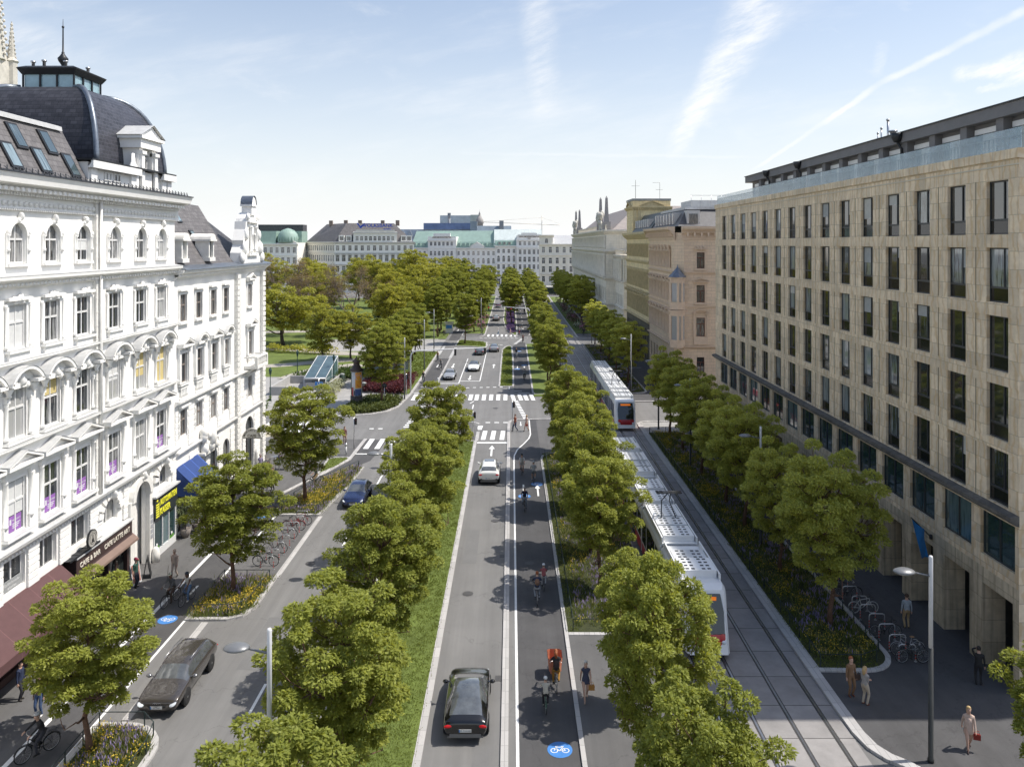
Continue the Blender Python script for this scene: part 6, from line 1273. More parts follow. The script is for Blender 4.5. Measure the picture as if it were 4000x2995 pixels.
# ---- herbs, flowers, grass
def in_poly(P, poly):
    x, y = P[:, 0], P[:, 1]; c = np.zeros(len(P), bool); n = len(poly)
    for i in range(n):
        x0, y0 = poly[i]; x1, y1 = poly[(i+1) % n]
        m = ((y0 > y) != (y1 > y)) & (x < (x1-x0)*(y-y0)/((y1-y0) or 1e-9)+x0); c ^= m
    return c
def pts_in(poly, dens, r_):
    a = np.array(poly); lo, hi = a.min(0), a.max(0); n = int((hi-lo).prod()*dens); P = lo+r_.random((n, 2))*(hi-lo); return P[in_poly(P, poly)]
def blades(P, z, n, hgt, w, r_, spread=.12, lean=.5):
    k = len(P); base = np.concatenate([P[:, None]+r_.normal(size=(k, n, 2))*spread, np.full((k, n, 1), z)], 2)
    dirn = unit(np.concatenate([r_.normal(size=(k, n, 2))*lean, np.ones((k, n, 1))], 2)); h = hgt*(.55+.7*r_.random((k, n, 1))); tip = base+dirn*h
    sd_ = unit(np.concatenate([r_.normal(size=(k, n, 2)), np.zeros((k, n, 1))], 2))*w; mid = base+dirn*h*.5
    return np.stack([base, mid+sd_, tip, mid-sd_], 2).reshape(-1, 4, 3)
def blobs(P, z, n, size, r_, spread=.2, zs=.12):
    k = len(P); c = np.concatenate([P[:, None]+r_.normal(size=(k, n, 2))*spread, z+r_.random((k, n, 1))*zs], 2); a = unit(r_.normal(size=c.shape)+[0, 0, .2]); t = unit(np.cross(a, r_.normal(size=c.shape))); u = np.cross(a, t); s = size*(.6+.8*r_.random((k, n, 1)))
    return np.stack([c-t*s, c-u*s, c+t*s, c+u*s], 2).reshape(-1, 4, 3)
herb = leaf_mat('herb_green', (.085, .12, .03), (.20, .235, .075), .35); grassy = leaf_mat('grass_blade', (.09, .13, .02), (.19, .22, .045), .3)
f_yel = leaf_mat('yellow_petal', (.50, .36, .03), (.72, .56, .09), .25); f_pur = leaf_mat('violet_petal', (.24, .20, .44), (.46, .38, .66), .25); f_hay = leaf_mat('straw_stalk', (.30, .25, .14), (.48, .42, .26), .2)
f_lav = leaf_mat('lavender_spike', (.13, .08, .22), (.26, .17, .40), .2)
def flowers(name, poly, dens, seed, label, yel=.32, pur=.24, h=.34, z=.1, big=1.0):
    r_ = np.random.default_rng(seed); P = pts_in(poly, dens, r_); Q = []; I = []
    # drifts: species chosen by a smooth field
    f = np.sin(P[:, 0]*1.9+seed)+np.sin(P[:, 1]*1.25+seed*2)+.9*np.sin(P[:, 0]*.8-P[:, 1]*.7)+r_.normal(size=len(P))*1.5; order = np.argsort(np.argsort(f))/max(1, len(f)-1)
    sel_y = order < yel; sel_p = order > 1-pur; rest = ~(sel_y | sel_p)
    q = blades(P, z, 13, h*.95, .022*big, r_, .17); Q.append(q); I.append(np.zeros(len(q), int))
    q = blades(P[rest], z, 6, h*1.35, .012*big, r_, .12, .35); Q.append(q); I.append(np.where(r_.random(len(q)) < .45, 3, 0))
    q = blobs(P[sel_y], z+h*.62, 11, .030*big, r_, .16, .2); Q.append(q); I.append(np.full(len(q), 1))
    q = blades(P[sel_p], z+h*.45, 6, h*.72, .024*big, r_, .14, .25); Q.append(q); I.append(np.full(len(q), 2))
    o = link(name, qmesh(name, np.concatenate(Q), np.concatenate(I), [herb, f_yel, f_pur, f_hay]), kind='stuff'); return o
bed1 = rrect(-18.0, -14.8, 28, 34.45, (.2, .2, 2.0, .2)); bed2 = [(-18.05, 44.2), (-15.9, 44.2), (-15.2, 44.6), (-14.85, 45.6), (-14.85, 49.45), (-18.05, 49.45)]
bed3 = [(-18.05, 61.2), (-14.95, 61.2), (-14.6, 64), (-14.05, 69.5), (-13.95, 74.0), (-15.0, 73.4), (-16.7, 69.6), (-17.85, 64.8)]
for bd in (bed1, bed2, bed3): strip('kerb', bd, .3, .11, kerb_m, 0, True); sheet('flower_bed', bd, .085, soil_m)
flowers('wildflowers', rrect(-17.75, -15.1, 28, 34.1, (.2, .2, 1.7, .2)), 24, 1, ''); flowers('wildflowers', bed2, 24, 2, ''); flowers('wildflowers', bed3, 20, 3, '')
flowers('wildflowers', rect(3.7, 8.2, 43.2, 78.6), 9, 4, '', .16, .40); flowers('wildflowers', rrect(15.6, 18.7, 39.6, 87.3, (.1, 1.6, .1, .1)), 10, 5, '', .30, .20)
flowers('wildflowers', rect(15.5, 18.8, 111.5, 132.6), 4, 6, '', .12, .3, big=1.6); flowers('wildflowers', rect(15.5, 18.8, 135.5, 163.5), 4, 8, '', .12, .3, big=1.6)
def turf(poly, dens, seed, z, h=.09, w=.016):
    r_ = np.random.default_rng(seed); P = pts_in(poly, dens, r_); q = blades(P, z, 5, h, w, r_, .09, .6); link('grass', qmesh('grass', q, np.zeros(len(q), int), [grassy]), kind='stuff')
turf(rect(-8.25, -4.0, 18, 84), 60, 1, .085); turf(rect(3.1, 3.75, 42.7, 79), 60, 2, .09); turf(rect(15.1, 15.6, 39, 87.5), 50, 3, .095); turf(rect(18.6, 19.0, 40.5, 87.5), 50, 9, .095); turf(rect(15.4, 18.2, 38.95, 39.8), 50, 10, .095)
turf([(-1.6, 116.4), (.1, 116.4), (.15, 146), (-.4, 162), (-1.6, 156)], 30, 4, .085, .12, .03); turf([(-11.2, 162.8), (-11.2, 171.6), (-6, 169.2), (-5.2, 162)], 22, 5, .085, .13, .035)
tri = [(-17.6, 71.9), (-17.8, 77.0), (-17.2, 77.5), (-15.95, 77.5), (-15.85, 76.9), (-16.4, 74.6)]
strip('kerb', tri, .22, .1, kerb_m, 0, True); sheet('lawn', tri, .08, lawn_m); turf(tri, 50, 6, .08)
turf([(-14.3, 153), (-14.3, 124), (-18, 126), (-21, 128), (-22, 152)], 10, 7, .07, .16, .05)
def lavender(poly, dens, seed, big=1.6):
    r_ = np.random.default_rng(seed); P = pts_in(poly, dens, r_); q1 = blades(P, .1, 4, .45, .03*big, r_, .15); q2 = blades(P, .35, 8, .38, .035*big, r_, .2, .5)
    link('lavender', qmesh('lavender', np.concatenate([q1, q2]), np.concatenate([np.zeros(len(q1), int), np.ones(len(q2), int)]), [herb, f_lav]), kind='stuff')
lavender([(-.9, 190), (.4, 183), (.9, 186), (.6, 300), (-1.3, 300), (-1.3, 215)], 5, 1, 2.0); lavender(rect(5.2, 6.6, 186, 300), 3, 2, 2.0)
# hedges and shrubs in the park
def hedge(name, label, poly, h, leaf, dens, size, group=None, cat='hedge', seed=1, z=.06):
    r_ = np.random.default_rng(seed); P = pts_in(poly, dens, r_); C = np.concatenate([P, z+h*(.25+.65*r_.random((len(P), 1)))], 1)
    q = leaves(C, np.full((len(C), 3), size*1.7), 22, size, r_, .1); o = link(name, qmesh(name, q, np.zeros(len(q), int), [leaf])); 
    return tag(o, label, cat, group)
hedge('barberry_hedge', 'dark red barberry hedge beside the advertising column and cycle path', [(-22.0, 118.5), (-20.6, 111.4), (-15.0, 110.2), (-14.75, 123.5), (-17, 121), (-20, 121)], .9, leaf_r, 9, .28, seed=3)
hedge('clipped_hedge', 'long dark green hedge behind the glass stair canopy', [(-34, 121.5), (-27, 119), (-23, 124.5), (-25, 128), (-30, 128)], .8, leaf_d, 3.2, .4, seed=4)
hedge('clipped_hedge', 'low dark hedge between the corner house and stair canopy', [(-46, 100), (-31, 98.6), (-31.5, 102.4), (-46, 104)], .8, leaf_d, 3.2, .4, seed=5)
hedge('clipped_hedge', 'green hedge row along the far edge of the lawn', [(-47, 152.6), (-33, 148.6), (-32.5, 150), (-47, 154.5)], 1.2, leaf_y, 3, .4, seed=6)
hedge('white_shrub', 'pale flowering shrub row right of the glass stair canopy', [(-26.6, 109), (-24.4, 109), (-24.6, 117.4), (-26.3, 117.4)], .9, leaf_mat('pale_leaf', (.25, .27, .17), (.45, .46, .34), .3), 7, .26, cat='shrub', seed=7)
hedge('clipped_hedge', 'dark shrubs behind the trees on the left verge', [(-22.6, 126), (-20.2, 126), (-20.5, 151), (-23, 151)], 1.0, leaf_d, 2.4, .5, seed=8)
hedge('clipped_hedge', 'dark green shrubs against the foot of the corner house', [(-60, 108), (-40, 108), (-41, 116), (-60, 118)], 1.1, leaf_d, 1.6, .5, seed=9)
jun = [(-20.6, 96.9), (-17.4, 98.0), (-15.9, 99.6), (-15.0, 102), (-14.7, 105.2), (-15.4, 106.8), (-17.3, 107.5), (-19.3, 106.8), (-20.4, 103.5), (-21, 99)]
r_ = np.random.default_rng(12); P_ = pts_in(jun, 9, r_); C_ = np.concatenate([P_, .1+.3*r_.random((len(P_), 1))], 1); q_ = leaves(C_, np.full((len(C_), 3), .42), 24, .26, r_, -.1)
link('ground_cover', qmesh('ground_cover', q_, np.zeros(len(q_), int), [leaf_mat('juniper_leaf', (.055, .075, .02), (.14, .165, .045), .25)]), kind='stuff'); sheet('flower_bed', jun, .07, soil_m)
pink = leaf_mat('pink_blossom', (.42, .12, .33), (.68, .32, .55), .3); whit = leaf_mat('white_blossom', (.55, .58, .48), (.8, .8, .74), .3)
def shrub_proto(seed, lf, fl, h):
    r_ = np.random.default_rng(seed); C = clumps(r_, 14, h, .25, h*.55, .4); q1 = leaves(C, np.full((len(C), 3), .42), 26, .24, r_); q2 = leaves(C+[0, 0, .1], np.full((len(C), 3), .48), 20, .2, r_); q = np.concatenate([q1, q2]); return qmesh('shrub', q, np.r_[np.zeros(len(q1), int), np.ones(len(q2), int)], [lf, fl])
SH = {'pink': shrub_proto(1, leaf_d, pink, 2.2), 'white': shrub_proto(2, leaf_d, whit, 1.6)}
shl = [('pink', 16.9, 186), ('white', 16.2, 193), ('pink', 18.0, 196), ('white', 18.2, 203), ('pink', 16.7, 207), ('pink', 15.9, 213), ('pink', 17.6, 217), ('white', 16.4, 226), ('pink', 16.2, 238), ('white', 17.9, 236), ('pink', 16.4, 252), ('white', 17.4, 262), ('pink', 16.3, 274)]
cnt = {}
for c, x, y in shl:
    i = cnt.get(c, 0); cnt[c] = i+1; o = link('flowering_shrub', SH[c], None, (x, y, .05), y % 6); tag(o, f'{c} flowering shrub, {ordinal(i)} {c} one from the tram crossing in the far right bed', 'shrub', 'flowering shrubs in the far right bed')
for i, (x, y) in enumerate([(-7.2, 190), (-7.5, 200), (-10.2, 196), (-7.0, 214), (-10.0, 186)]): tag(link('flowering_shrub', SH['pink'], None, (x, y, .1), i), f'pink shrub, {ordinal(i)} listed outwards on the grass left of the far lane' if False else f'pink shrub on the grass left of the far lane, {ordinal(i)} counted from the zebra', 'shrub', 'pink shrubs left of the far lane')
# potted olive trees before the sign shop
for i, (x, y) in enumerate([(-23.3, 56.6), (-22.9, 57.7)]):
    t = thing('potted_olive', f'potted olive tree in a stone grey tub, {"nearer" if i == 0 else "farther"} of two beside the sign shop', 'potted plant', (x, y, .02), group='potted olives beside the sign shop')
    b = MB(); b.lathe([(.2, 0), (.34, .3), (.38, .62), (.33, .64), (.30, .58)], 14); b.build('pot', M('clay_grey_pot', (.22, .19, .17), .8, 5, .15), t)
    b = MB(); b.tube([(0, 0, .5), (.02, 0, 1.1), (0, .03, 1.5)], [.04, .03, .02], 6); b.build('trunk', bark_d, t)
    r_ = np.random.default_rng(i+50); C = clumps(r_, 14, 2.5, 1.0, .62, .3); q = leaves(C, np.full((len(C), 3), .28), 60, .13, r_); link('crown', qmesh('crown', q, np.zeros(len(q), int), [leaf_mat('olive_leaf', (.10, .13, .06), (.20, .24, .13), .3) if i == 0 else MATS['olive_leaf']]), t)
# ------------------------------------------------------------------ cars and trams
tyre_m = M('tyre', (.018, .018, .019), .85, 20, .2); rim_m = M('alloy_rim', (.30, .30, .31), .3, 5, .1, metal=.9); lamp_w = M('headlight', (.62, .66, .70), .08, 3, .3, spec=1); lamp_r = M('tail_light', (.42, .008, .01), .15, 6, .3, emit=(.6, .01, .01, .15)); trim_b = M('black_trim', (.014, .014, .015), .45, 6, .2)
car_glass = M('car_glass', (.085, .092, .096), .03, 2, .5, spec=1.0, coat=1.0); plate_m = M('number_plate', (.72, .72, .70), .4, 4, .05)
def carpaint(name, col): return M(name, col, .26, 3, .06, coat=1.0, metal=.0 if col[0] > .7 else .35)
def loft_car(P):
    """P: stations (x, z_low, z_belt, z_roof, w_belt, w_roof, glass) from tail to nose; x is along the car"""
    V = []; Fc = []; Mi = []; n = len(P); K = 9
    for (x, zl, zb, zr, w, wr, *_ ) in P:
        wl = w*.90; g = zr-zb
        half = [(0, zl), (wl*.82, zl), (wl, zl+.10), (w, zl+(zb-zl)*.55), (w*.965, zb), (wr*1.0+(w*.95-wr)*.92 if g > .12 else w*.86, zb+min(.02, g*.3)), (wr, zr-min(.07, g*.35)), (wr*.72, zr-.008), (0, zr)]
        V += [(x, y, z) for y, z in half]+[(x, -y, z) for y, z in half[1:-1][::-1]]
    R_ = 2*K-2
    def seg(j): return j if j < K-1 else R_-1-j          # same index on both sides
    for i in range(n-1):
        ga, gb = P[i], P[i+1]
        for j in range(R_):
            a = i*R_+j; b_ = i*R_+(j+1) % R_; c = (i+1)*R_+(j+1) % R_; d = (i+1)*R_+j
            s = seg(j); m = 0; side = 1 if j < K-1 else -1
            if s in (0, 1): m = 7
            tg = ga[6]
            if tg == 'side' and s == 5: m = 2 if side > 0 else 3
            if tg == 'ws' and s in (6, 7): m = 1
            if tg == 'ws' and s == 5: m = 2 if side > 0 else 3
            if tg == 'rw' and s in (6, 7): m = 4
            if tg == 'rw' and s == 5: m = 0
            if tg == 'roof' and s == 5: m = 2 if side > 0 else 3
            if tg == 'groof':
                if s in (6, 7): m = 8
                if s == 5: m = 2 if side > 0 else 3
            Fc.append((a, d, c, b_)); Mi.append(m)
    c0 = len(V); V.append((P[0][0]-.02, 0, (P[0][1]+P[0][3])/2)); c1 = len(V); V.append((P[-1][0]+.02, 0, (P[-1][1]+P[-1][3])/2))
    for j in range(R_): Fc.append((c0, j, (j+1) % R_)); Mi.append(0); Fc.append((c1, (n-1)*R_+(j+1) % R_, (n-1)*R_+j)); Mi.append(0)
    me = bpy.data.meshes.new('shell'); me.from_pydata(V, [], Fc)
    for _ in range(9): me.materials.append(trim_b)
    me.polygons.foreach_set('material_index', Mi); me.update()
    o = bpy.data.objects.new('shell', me); md = o.modifiers.new('s', 'SUBSURF'); md.levels = 2; md.render_levels = 2
    return evaluated(o)
def submesh(me, idx, name, mat):
    """faces of the given material slots as a mesh of their own"""
    bm = bmesh.new(); bm.from_mesh(me); bmesh.ops.delete(bm, geom=[f for f in bm.faces if f.material_index not in idx], context='FACES')
    if not bm.faces: bm.free(); return None
    for f in bm.faces: f.material_index = 0; f.smooth = True
    m = bpy.data.meshes.new(name); bm.to_mesh(m); bm.free(); m.materials.append(mat); return m
def wheel_obj(par, x, y, r, side):
    b = MB(); b.lathe([(r*.62, -.10), (r*.93, -.105), (r, -.07), (r, .07), (r*.93, .105), (r*.62, .10)], 24); t = b.build('wheel', tyre_m, par, (x, y, r)); t.rotation_euler = (R(-90*side), 0, 0)
    b = MB(); b.lathe([(r*.64, -.09), (r*.66, .085), (r*.60, .095), (r*.56, .05), (r*.1, .05)], 20, 0); 
    for k in range(5):
        a = 2*math.pi*k/5; c, s = math.cos(a), math.sin(a); w = r*.075; p = [(c*r*.12-s*w, s*r*.12+c*w), (c*r*.6-s*w*.8, s*r*.6+c*w*.8), (c*r*.6+s*w*.8, s*r*.6-c*w*.8), (c*r*.12+s*w, s*r*.12-c*w)]
        b.prism(p, .052, .098)
    b.lathe([(r*.16, .05), (r*.15, .105), (.01, .108)], 10); b.build('rim', rim_m, t)
CARS = {
 'estate': dict(L=4.95, W=.965, st=[(-2.42,.42,.72,.80,.80,.70,0),(-2.40,.34,.86,.98,.90,.72,0),(-2.30,.30,.93,1.06,.94,.72,'rw'),(-1.95,.27,.95,1.44,.965,.64,'side'),(-1.0,.24,.95,1.50,.965,.67,'roof'),(0,.23,.94,1.50,.965,.67,'roof'),(.50,.23,.93,1.46,.965,.65,'ws'),(1.28,.24,.92,1.00,.965,.70,0),(1.75,.27,.86,.93,.96,.72,0),(2.2,.30,.79,.86,.95,.78,0),(2.40,.26,.70,.77,.91,.75,0),(2.47,.26,.62,.70,.88,.70,0),(2.50,.28,.58,.66,.86,.67,0)], wb=(-1.45,1.46), r=.355),
 'suv': dict(L=4.65, W=.94, st=[(-2.26,.50,.82,.92,.80,.70,0),(-2.24,.42,1.02,1.12,.89,.72,0),(-2.12,.36,1.06,1.18,.93,.70,'rw'),(-1.72,.32,1.08,1.54,.94,.60,'side'),(-.9,.30,1.07,1.63,.94,.63,'roof'),(0,.30,1.05,1.64,.94,.63,'roof'),(.45,.30,1.03,1.58,.94,.62,'ws'),(1.15,.31,1.01,1.10,.94,.70,0),(1.65,.34,.96,1.03,.93,.72,0),(2.1,.36,.86,.94,.90,.72,0),(2.3,.36,.70,.78,.80,.62,0),(2.36,.40,.58,.66,.70,.52,0)], wb=(-1.36,1.40), r=.36),
 'fastback': dict(L=4.95, W=.975, st=[(-2.46,.44,.70,.78,.80,.70,0),(-2.43,.34,.88,.96,.90,.74,0),(-2.25,.28,.96,1.05,.95,.74,'rw'),(-1.2,.25,.96,1.36,.975,.60,'groof'),(-.4,.23,.95,1.46,.975,.61,'groof'),(.2,.23,.94,1.44,.975,.60,'ws'),(1.15,.24,.92,1.0,.97,.70,0),(1.7,.27,.86,.93,.96,.72,0),(2.15,.29,.74,.82,.92,.72,0),(2.40,.28,.58,.66,.82,.64,0),(2.46,.30,.48,.55,.72,.52,0)], wb=(-1.47,1.46), r=.36),
 'sedan': dict(L=4.7, W=.92, st=[(-2.33,.44,.70,.78,.76,.66,0),(-2.31,.34,.90,.98,.86,.70,0),(-2.0,.28,.93,1.02,.90,.72,0),(-1.65,.26,.94,1.06,.915,.70,'rw'),(-.95,.24,.93,1.37,.92,.58,'side'),(-.3,.23,.92,1.43,.92,.60,'roof'),(.25,.23,.91,1.40,.92,.60,'ws'),(1.05,.24,.90,.98,.92,.68,0),(1.6,.27,.84,.91,.91,.70,0),(2.05,.29,.73,.81,.87,.70,0),(2.28,.28,.58,.66,.77,.62,0),(2.34,.30,.48,.55,.68,.50,0)], wb=(-1.38,1.42), r=.33),
 'hatch': dict(L=4.4, W=.90, st=[(-2.14,.46,.78,.86,.78,.66,0),(-2.12,.36,.92,1.02,.86,.68,0),(-2.0,.30,.96,1.10,.89,.66,'rw'),(-1.55,.27,.97,1.42,.90,.58,'side'),(-.7,.25,.96,1.49,.90,.60,'roof'),(0,.25,.94,1.47,.90,.60,'ws'),(1.0,.26,.93,1.02,.90,.68,0),(1.5,.28,.87,.94,.89,.70,0),(1.92,.30,.76,.84,.85,.68,0),(2.12,.30,.60,.68,.76,.58,0),(2.18,.32,.50,.58,.66,.48,0)], wb=(-1.3,1.32), r=.32)}
CM = {}
def car(kind, col, label, x, y, rz, plate='W 48213', detail=True, group=None, name='parked_car', badge=None):
    """nose along local +x; rz = heading"""
    D = CARS[kind]
    if kind not in CM: CM[kind] = loft_car(D['st'])
    me = CM[kind]; t = thing(name, label, 'car', (x, y, .004), rz, group)
    paint = carpaint('paint_'+col[0], col[1]); st = D['st']; nose = st[-1][0]; tail = st[0][0]; W = D['W']
    link('body', submesh(me, [0], 'body', paint), t); link('underbody', submesh(me, [7], 'underbody', trim_b), t)
    for idx, nm in ((1, 'windscreen'), (2, 'side_glass'), (3, 'side_glass'), (4, 'rear_window'), (8, 'glass_roof')):
        m = submesh(me, [idx], nm, car_glass)
        if m: link(nm, m, t)
    for wx in D['wb']:
        for s in (-1, 1):
            b = MB(); b.lathe([(D['r']*.98, 0), (D['r']*1.14, 0), (D['r']*1.14, .03), (D['r']*.98, .03)], 28); a = b.build('wheel_arch', trim_b, t, (wx, s*(W*.955), D['r']+.01)); a.rotation_euler = (R(-90*s), 0, 0)
            b = MB(); b.lathe([(.02, 0), (D['r']*1.04, 0), (D['r']*1.04, .02), (.02, .02)], 24); a = b.build('wheel_well', trim_b, t, (wx, s*(W*.945), D['r']+.01)); a.rotation_euler = (R(-90*s), 0, 0)
            wheel_obj(t, wx, s*(W*.90), D['r'], s)
    zb = st[-3][2]; zt = st[1][2]
    for s in (-1, 1):
        b = MB(); b.ell((0, 0, 0), (.17, .15, .04), 12, 6); h = b.build('headlight', lamp_w, t, (st[-3][0]+.08, s*st[-3][4]*.78, zb-.10)); h.rotation_euler = (0, R(24), R(-34*s))
        b = MB(); b.ell((0, 0, 0), (.07, .27, .07), 12, 6); h = b.build('tail_light', lamp_r, t, (tail+.05, s*st[1][4]*.72, zt-.10)); h.rotation_euler = (0, 0, R(16*s))
        i = next(k for k, p in enumerate(st) if p[6] == 'ws'); mx = st[i][0]+.38
        b = MB(); b.ell((0, 0, 0), (.10, .13, .085), 10, 6); b.box(-.03, .05, -s*.2 if s > 0 else .05, -.05 if s > 0 else .2, -.03, .0); mi = b.build('mirror', paint if col[0] != 'brown_black' else rim_m, t, (mx, s*(W+.10), st[i][2]+.07))
    if detail:
        b = MB(); b.ell((nose-.05, 0, .50), (.10, .52, .13), 14, 6); b.box(nose-.16, nose+.005, -.66, .66, .30, .40); b.build('grille', trim_b, t)
        b = MB(); b.box(tail-.005, tail+.2, -.66, .66, .36, .48); b.box(tail+.02, tail+.2, -.75, .75, .30, .36); b.build('rear_bumper', M('bumper_grey', (.16, .16, .16), .5), t)
        for xx, rz_, zz in ((nose+.035, 90, .47), (tail-.035, -90, .63)):
            b = MB(); b.box(-.26, .26, -.012, .0, -.06, .06); p = b.build('number_plate', plate_m, t, (xx, 0, zz), R(rz_))
            b = MB(); b.box(-.26, -.215, -.014, -.0121, -.06, .06); b.build('blue_strip', blue_paint, p)
            text(plate, .10, black, p, (.02, -.0135, -.035), (R(90), 0, 0), 'plate_lettering', .001)
    return t
brown_black = ('brown_black', (.075, .066, .060)); blackp = ('black', (.008, .008, .009)); whitep = ('white', (.80, .80, .77)); silver = ('silver', (.42, .42, .42)); navy = ('navy', (.02, .035, .11)); greyp = ('grey', (.10, .10, .105))
c1 = car('estate', brown_black, 'dark brown estate car driving towards the camera beside the left flower beds', -15.72, 37.55, R(-90), 'SY 949')
b = MB()
for s in (-1, 1): b.tube([(-1.7, s*.60, 1.46), (-.8, s*.63, 1.515), (.3, s*.62, 1.49)], .02, 6)
b.build('roof_rail', rim_m, c1)
b = MB(); 
for k in range(4): b.wheel((0, -.12+.08*k, 0), .05, .009, 14, 5)
b.build('ring_badge', rim_m, c1, (2.50, 0, .60))
c2 = car('fastback', blackp, 'glossy black car with glass roof driving away in the near lane', -1.93, 35.6, R(90), 'FL 210 HX')
c3 = car('suv', whitep, 'white sport utility car with sunroof driving away before the crossing', -1.95, 71.0, R(90), 'W 70361 E')
b = MB(); b.box(-.55, .15, -.42, .42, 1.635, 1.652); b.build('sunroof', car_glass, c3); b = MB()
for s in (-1, 1): b.tube([(-1.4, s*.62, 1.62), (-.5, s*.66, 1.66), (.3, s*.65, 1.63)], .02, 6)
b.build('roof_rail', dark_metal, c3)
c4 = car('hatch', navy, 'dark blue hatchback with shiny bonnet half hidden by the median trees', -12.55, 64.6, R(-90), 'W 484120')
c5 = car('sedan', silver, 'silver saloon waiting at the stop line in the left turning lane', -9.6, 123.7, R(-90), 'W 31')
c6 = car('fastback', whitep, 'white saloon in the boxed middle lane facing the camera', -6.2, 132.0, R(-90), 'W 52')
c7 = car('sedan', greyp, 'dark grey saloon driving away left of the white line near the tree island', -6.0, 150.8, R(90), 'W 11')
c8 = car('fastback', silver, 'silver saloon driving away right of the dark grey one', -3.35, 155.3, R(90), 'W 76')
c9 = car('suv', silver, 'pale grey car driving away just past the far zebra', -4.15, 216.5, R(90), 'W 4', False)
c10 = car('hatch', ('maroon', (.12, .02, .03)), 'farthest dark red car under the trees of the far lane', -4.3, 260.5, R(90), 'W 9', False)
c11 = car('sedan', whitep, 'white car parked in the side road before the grey palace', 21.6, 203, R(-90), 'W 3', False)
c12 = car('suv', ('red', (.30, .02, .025)), 'red car parked in the left side street behind the corner house', -37, 93.4, R(0), 'W 8', False)
c13 = car('hatch', whitep, 'white car parked in the left side street before the red one', -31.2, 90.4, R(8), 'W 6', False)

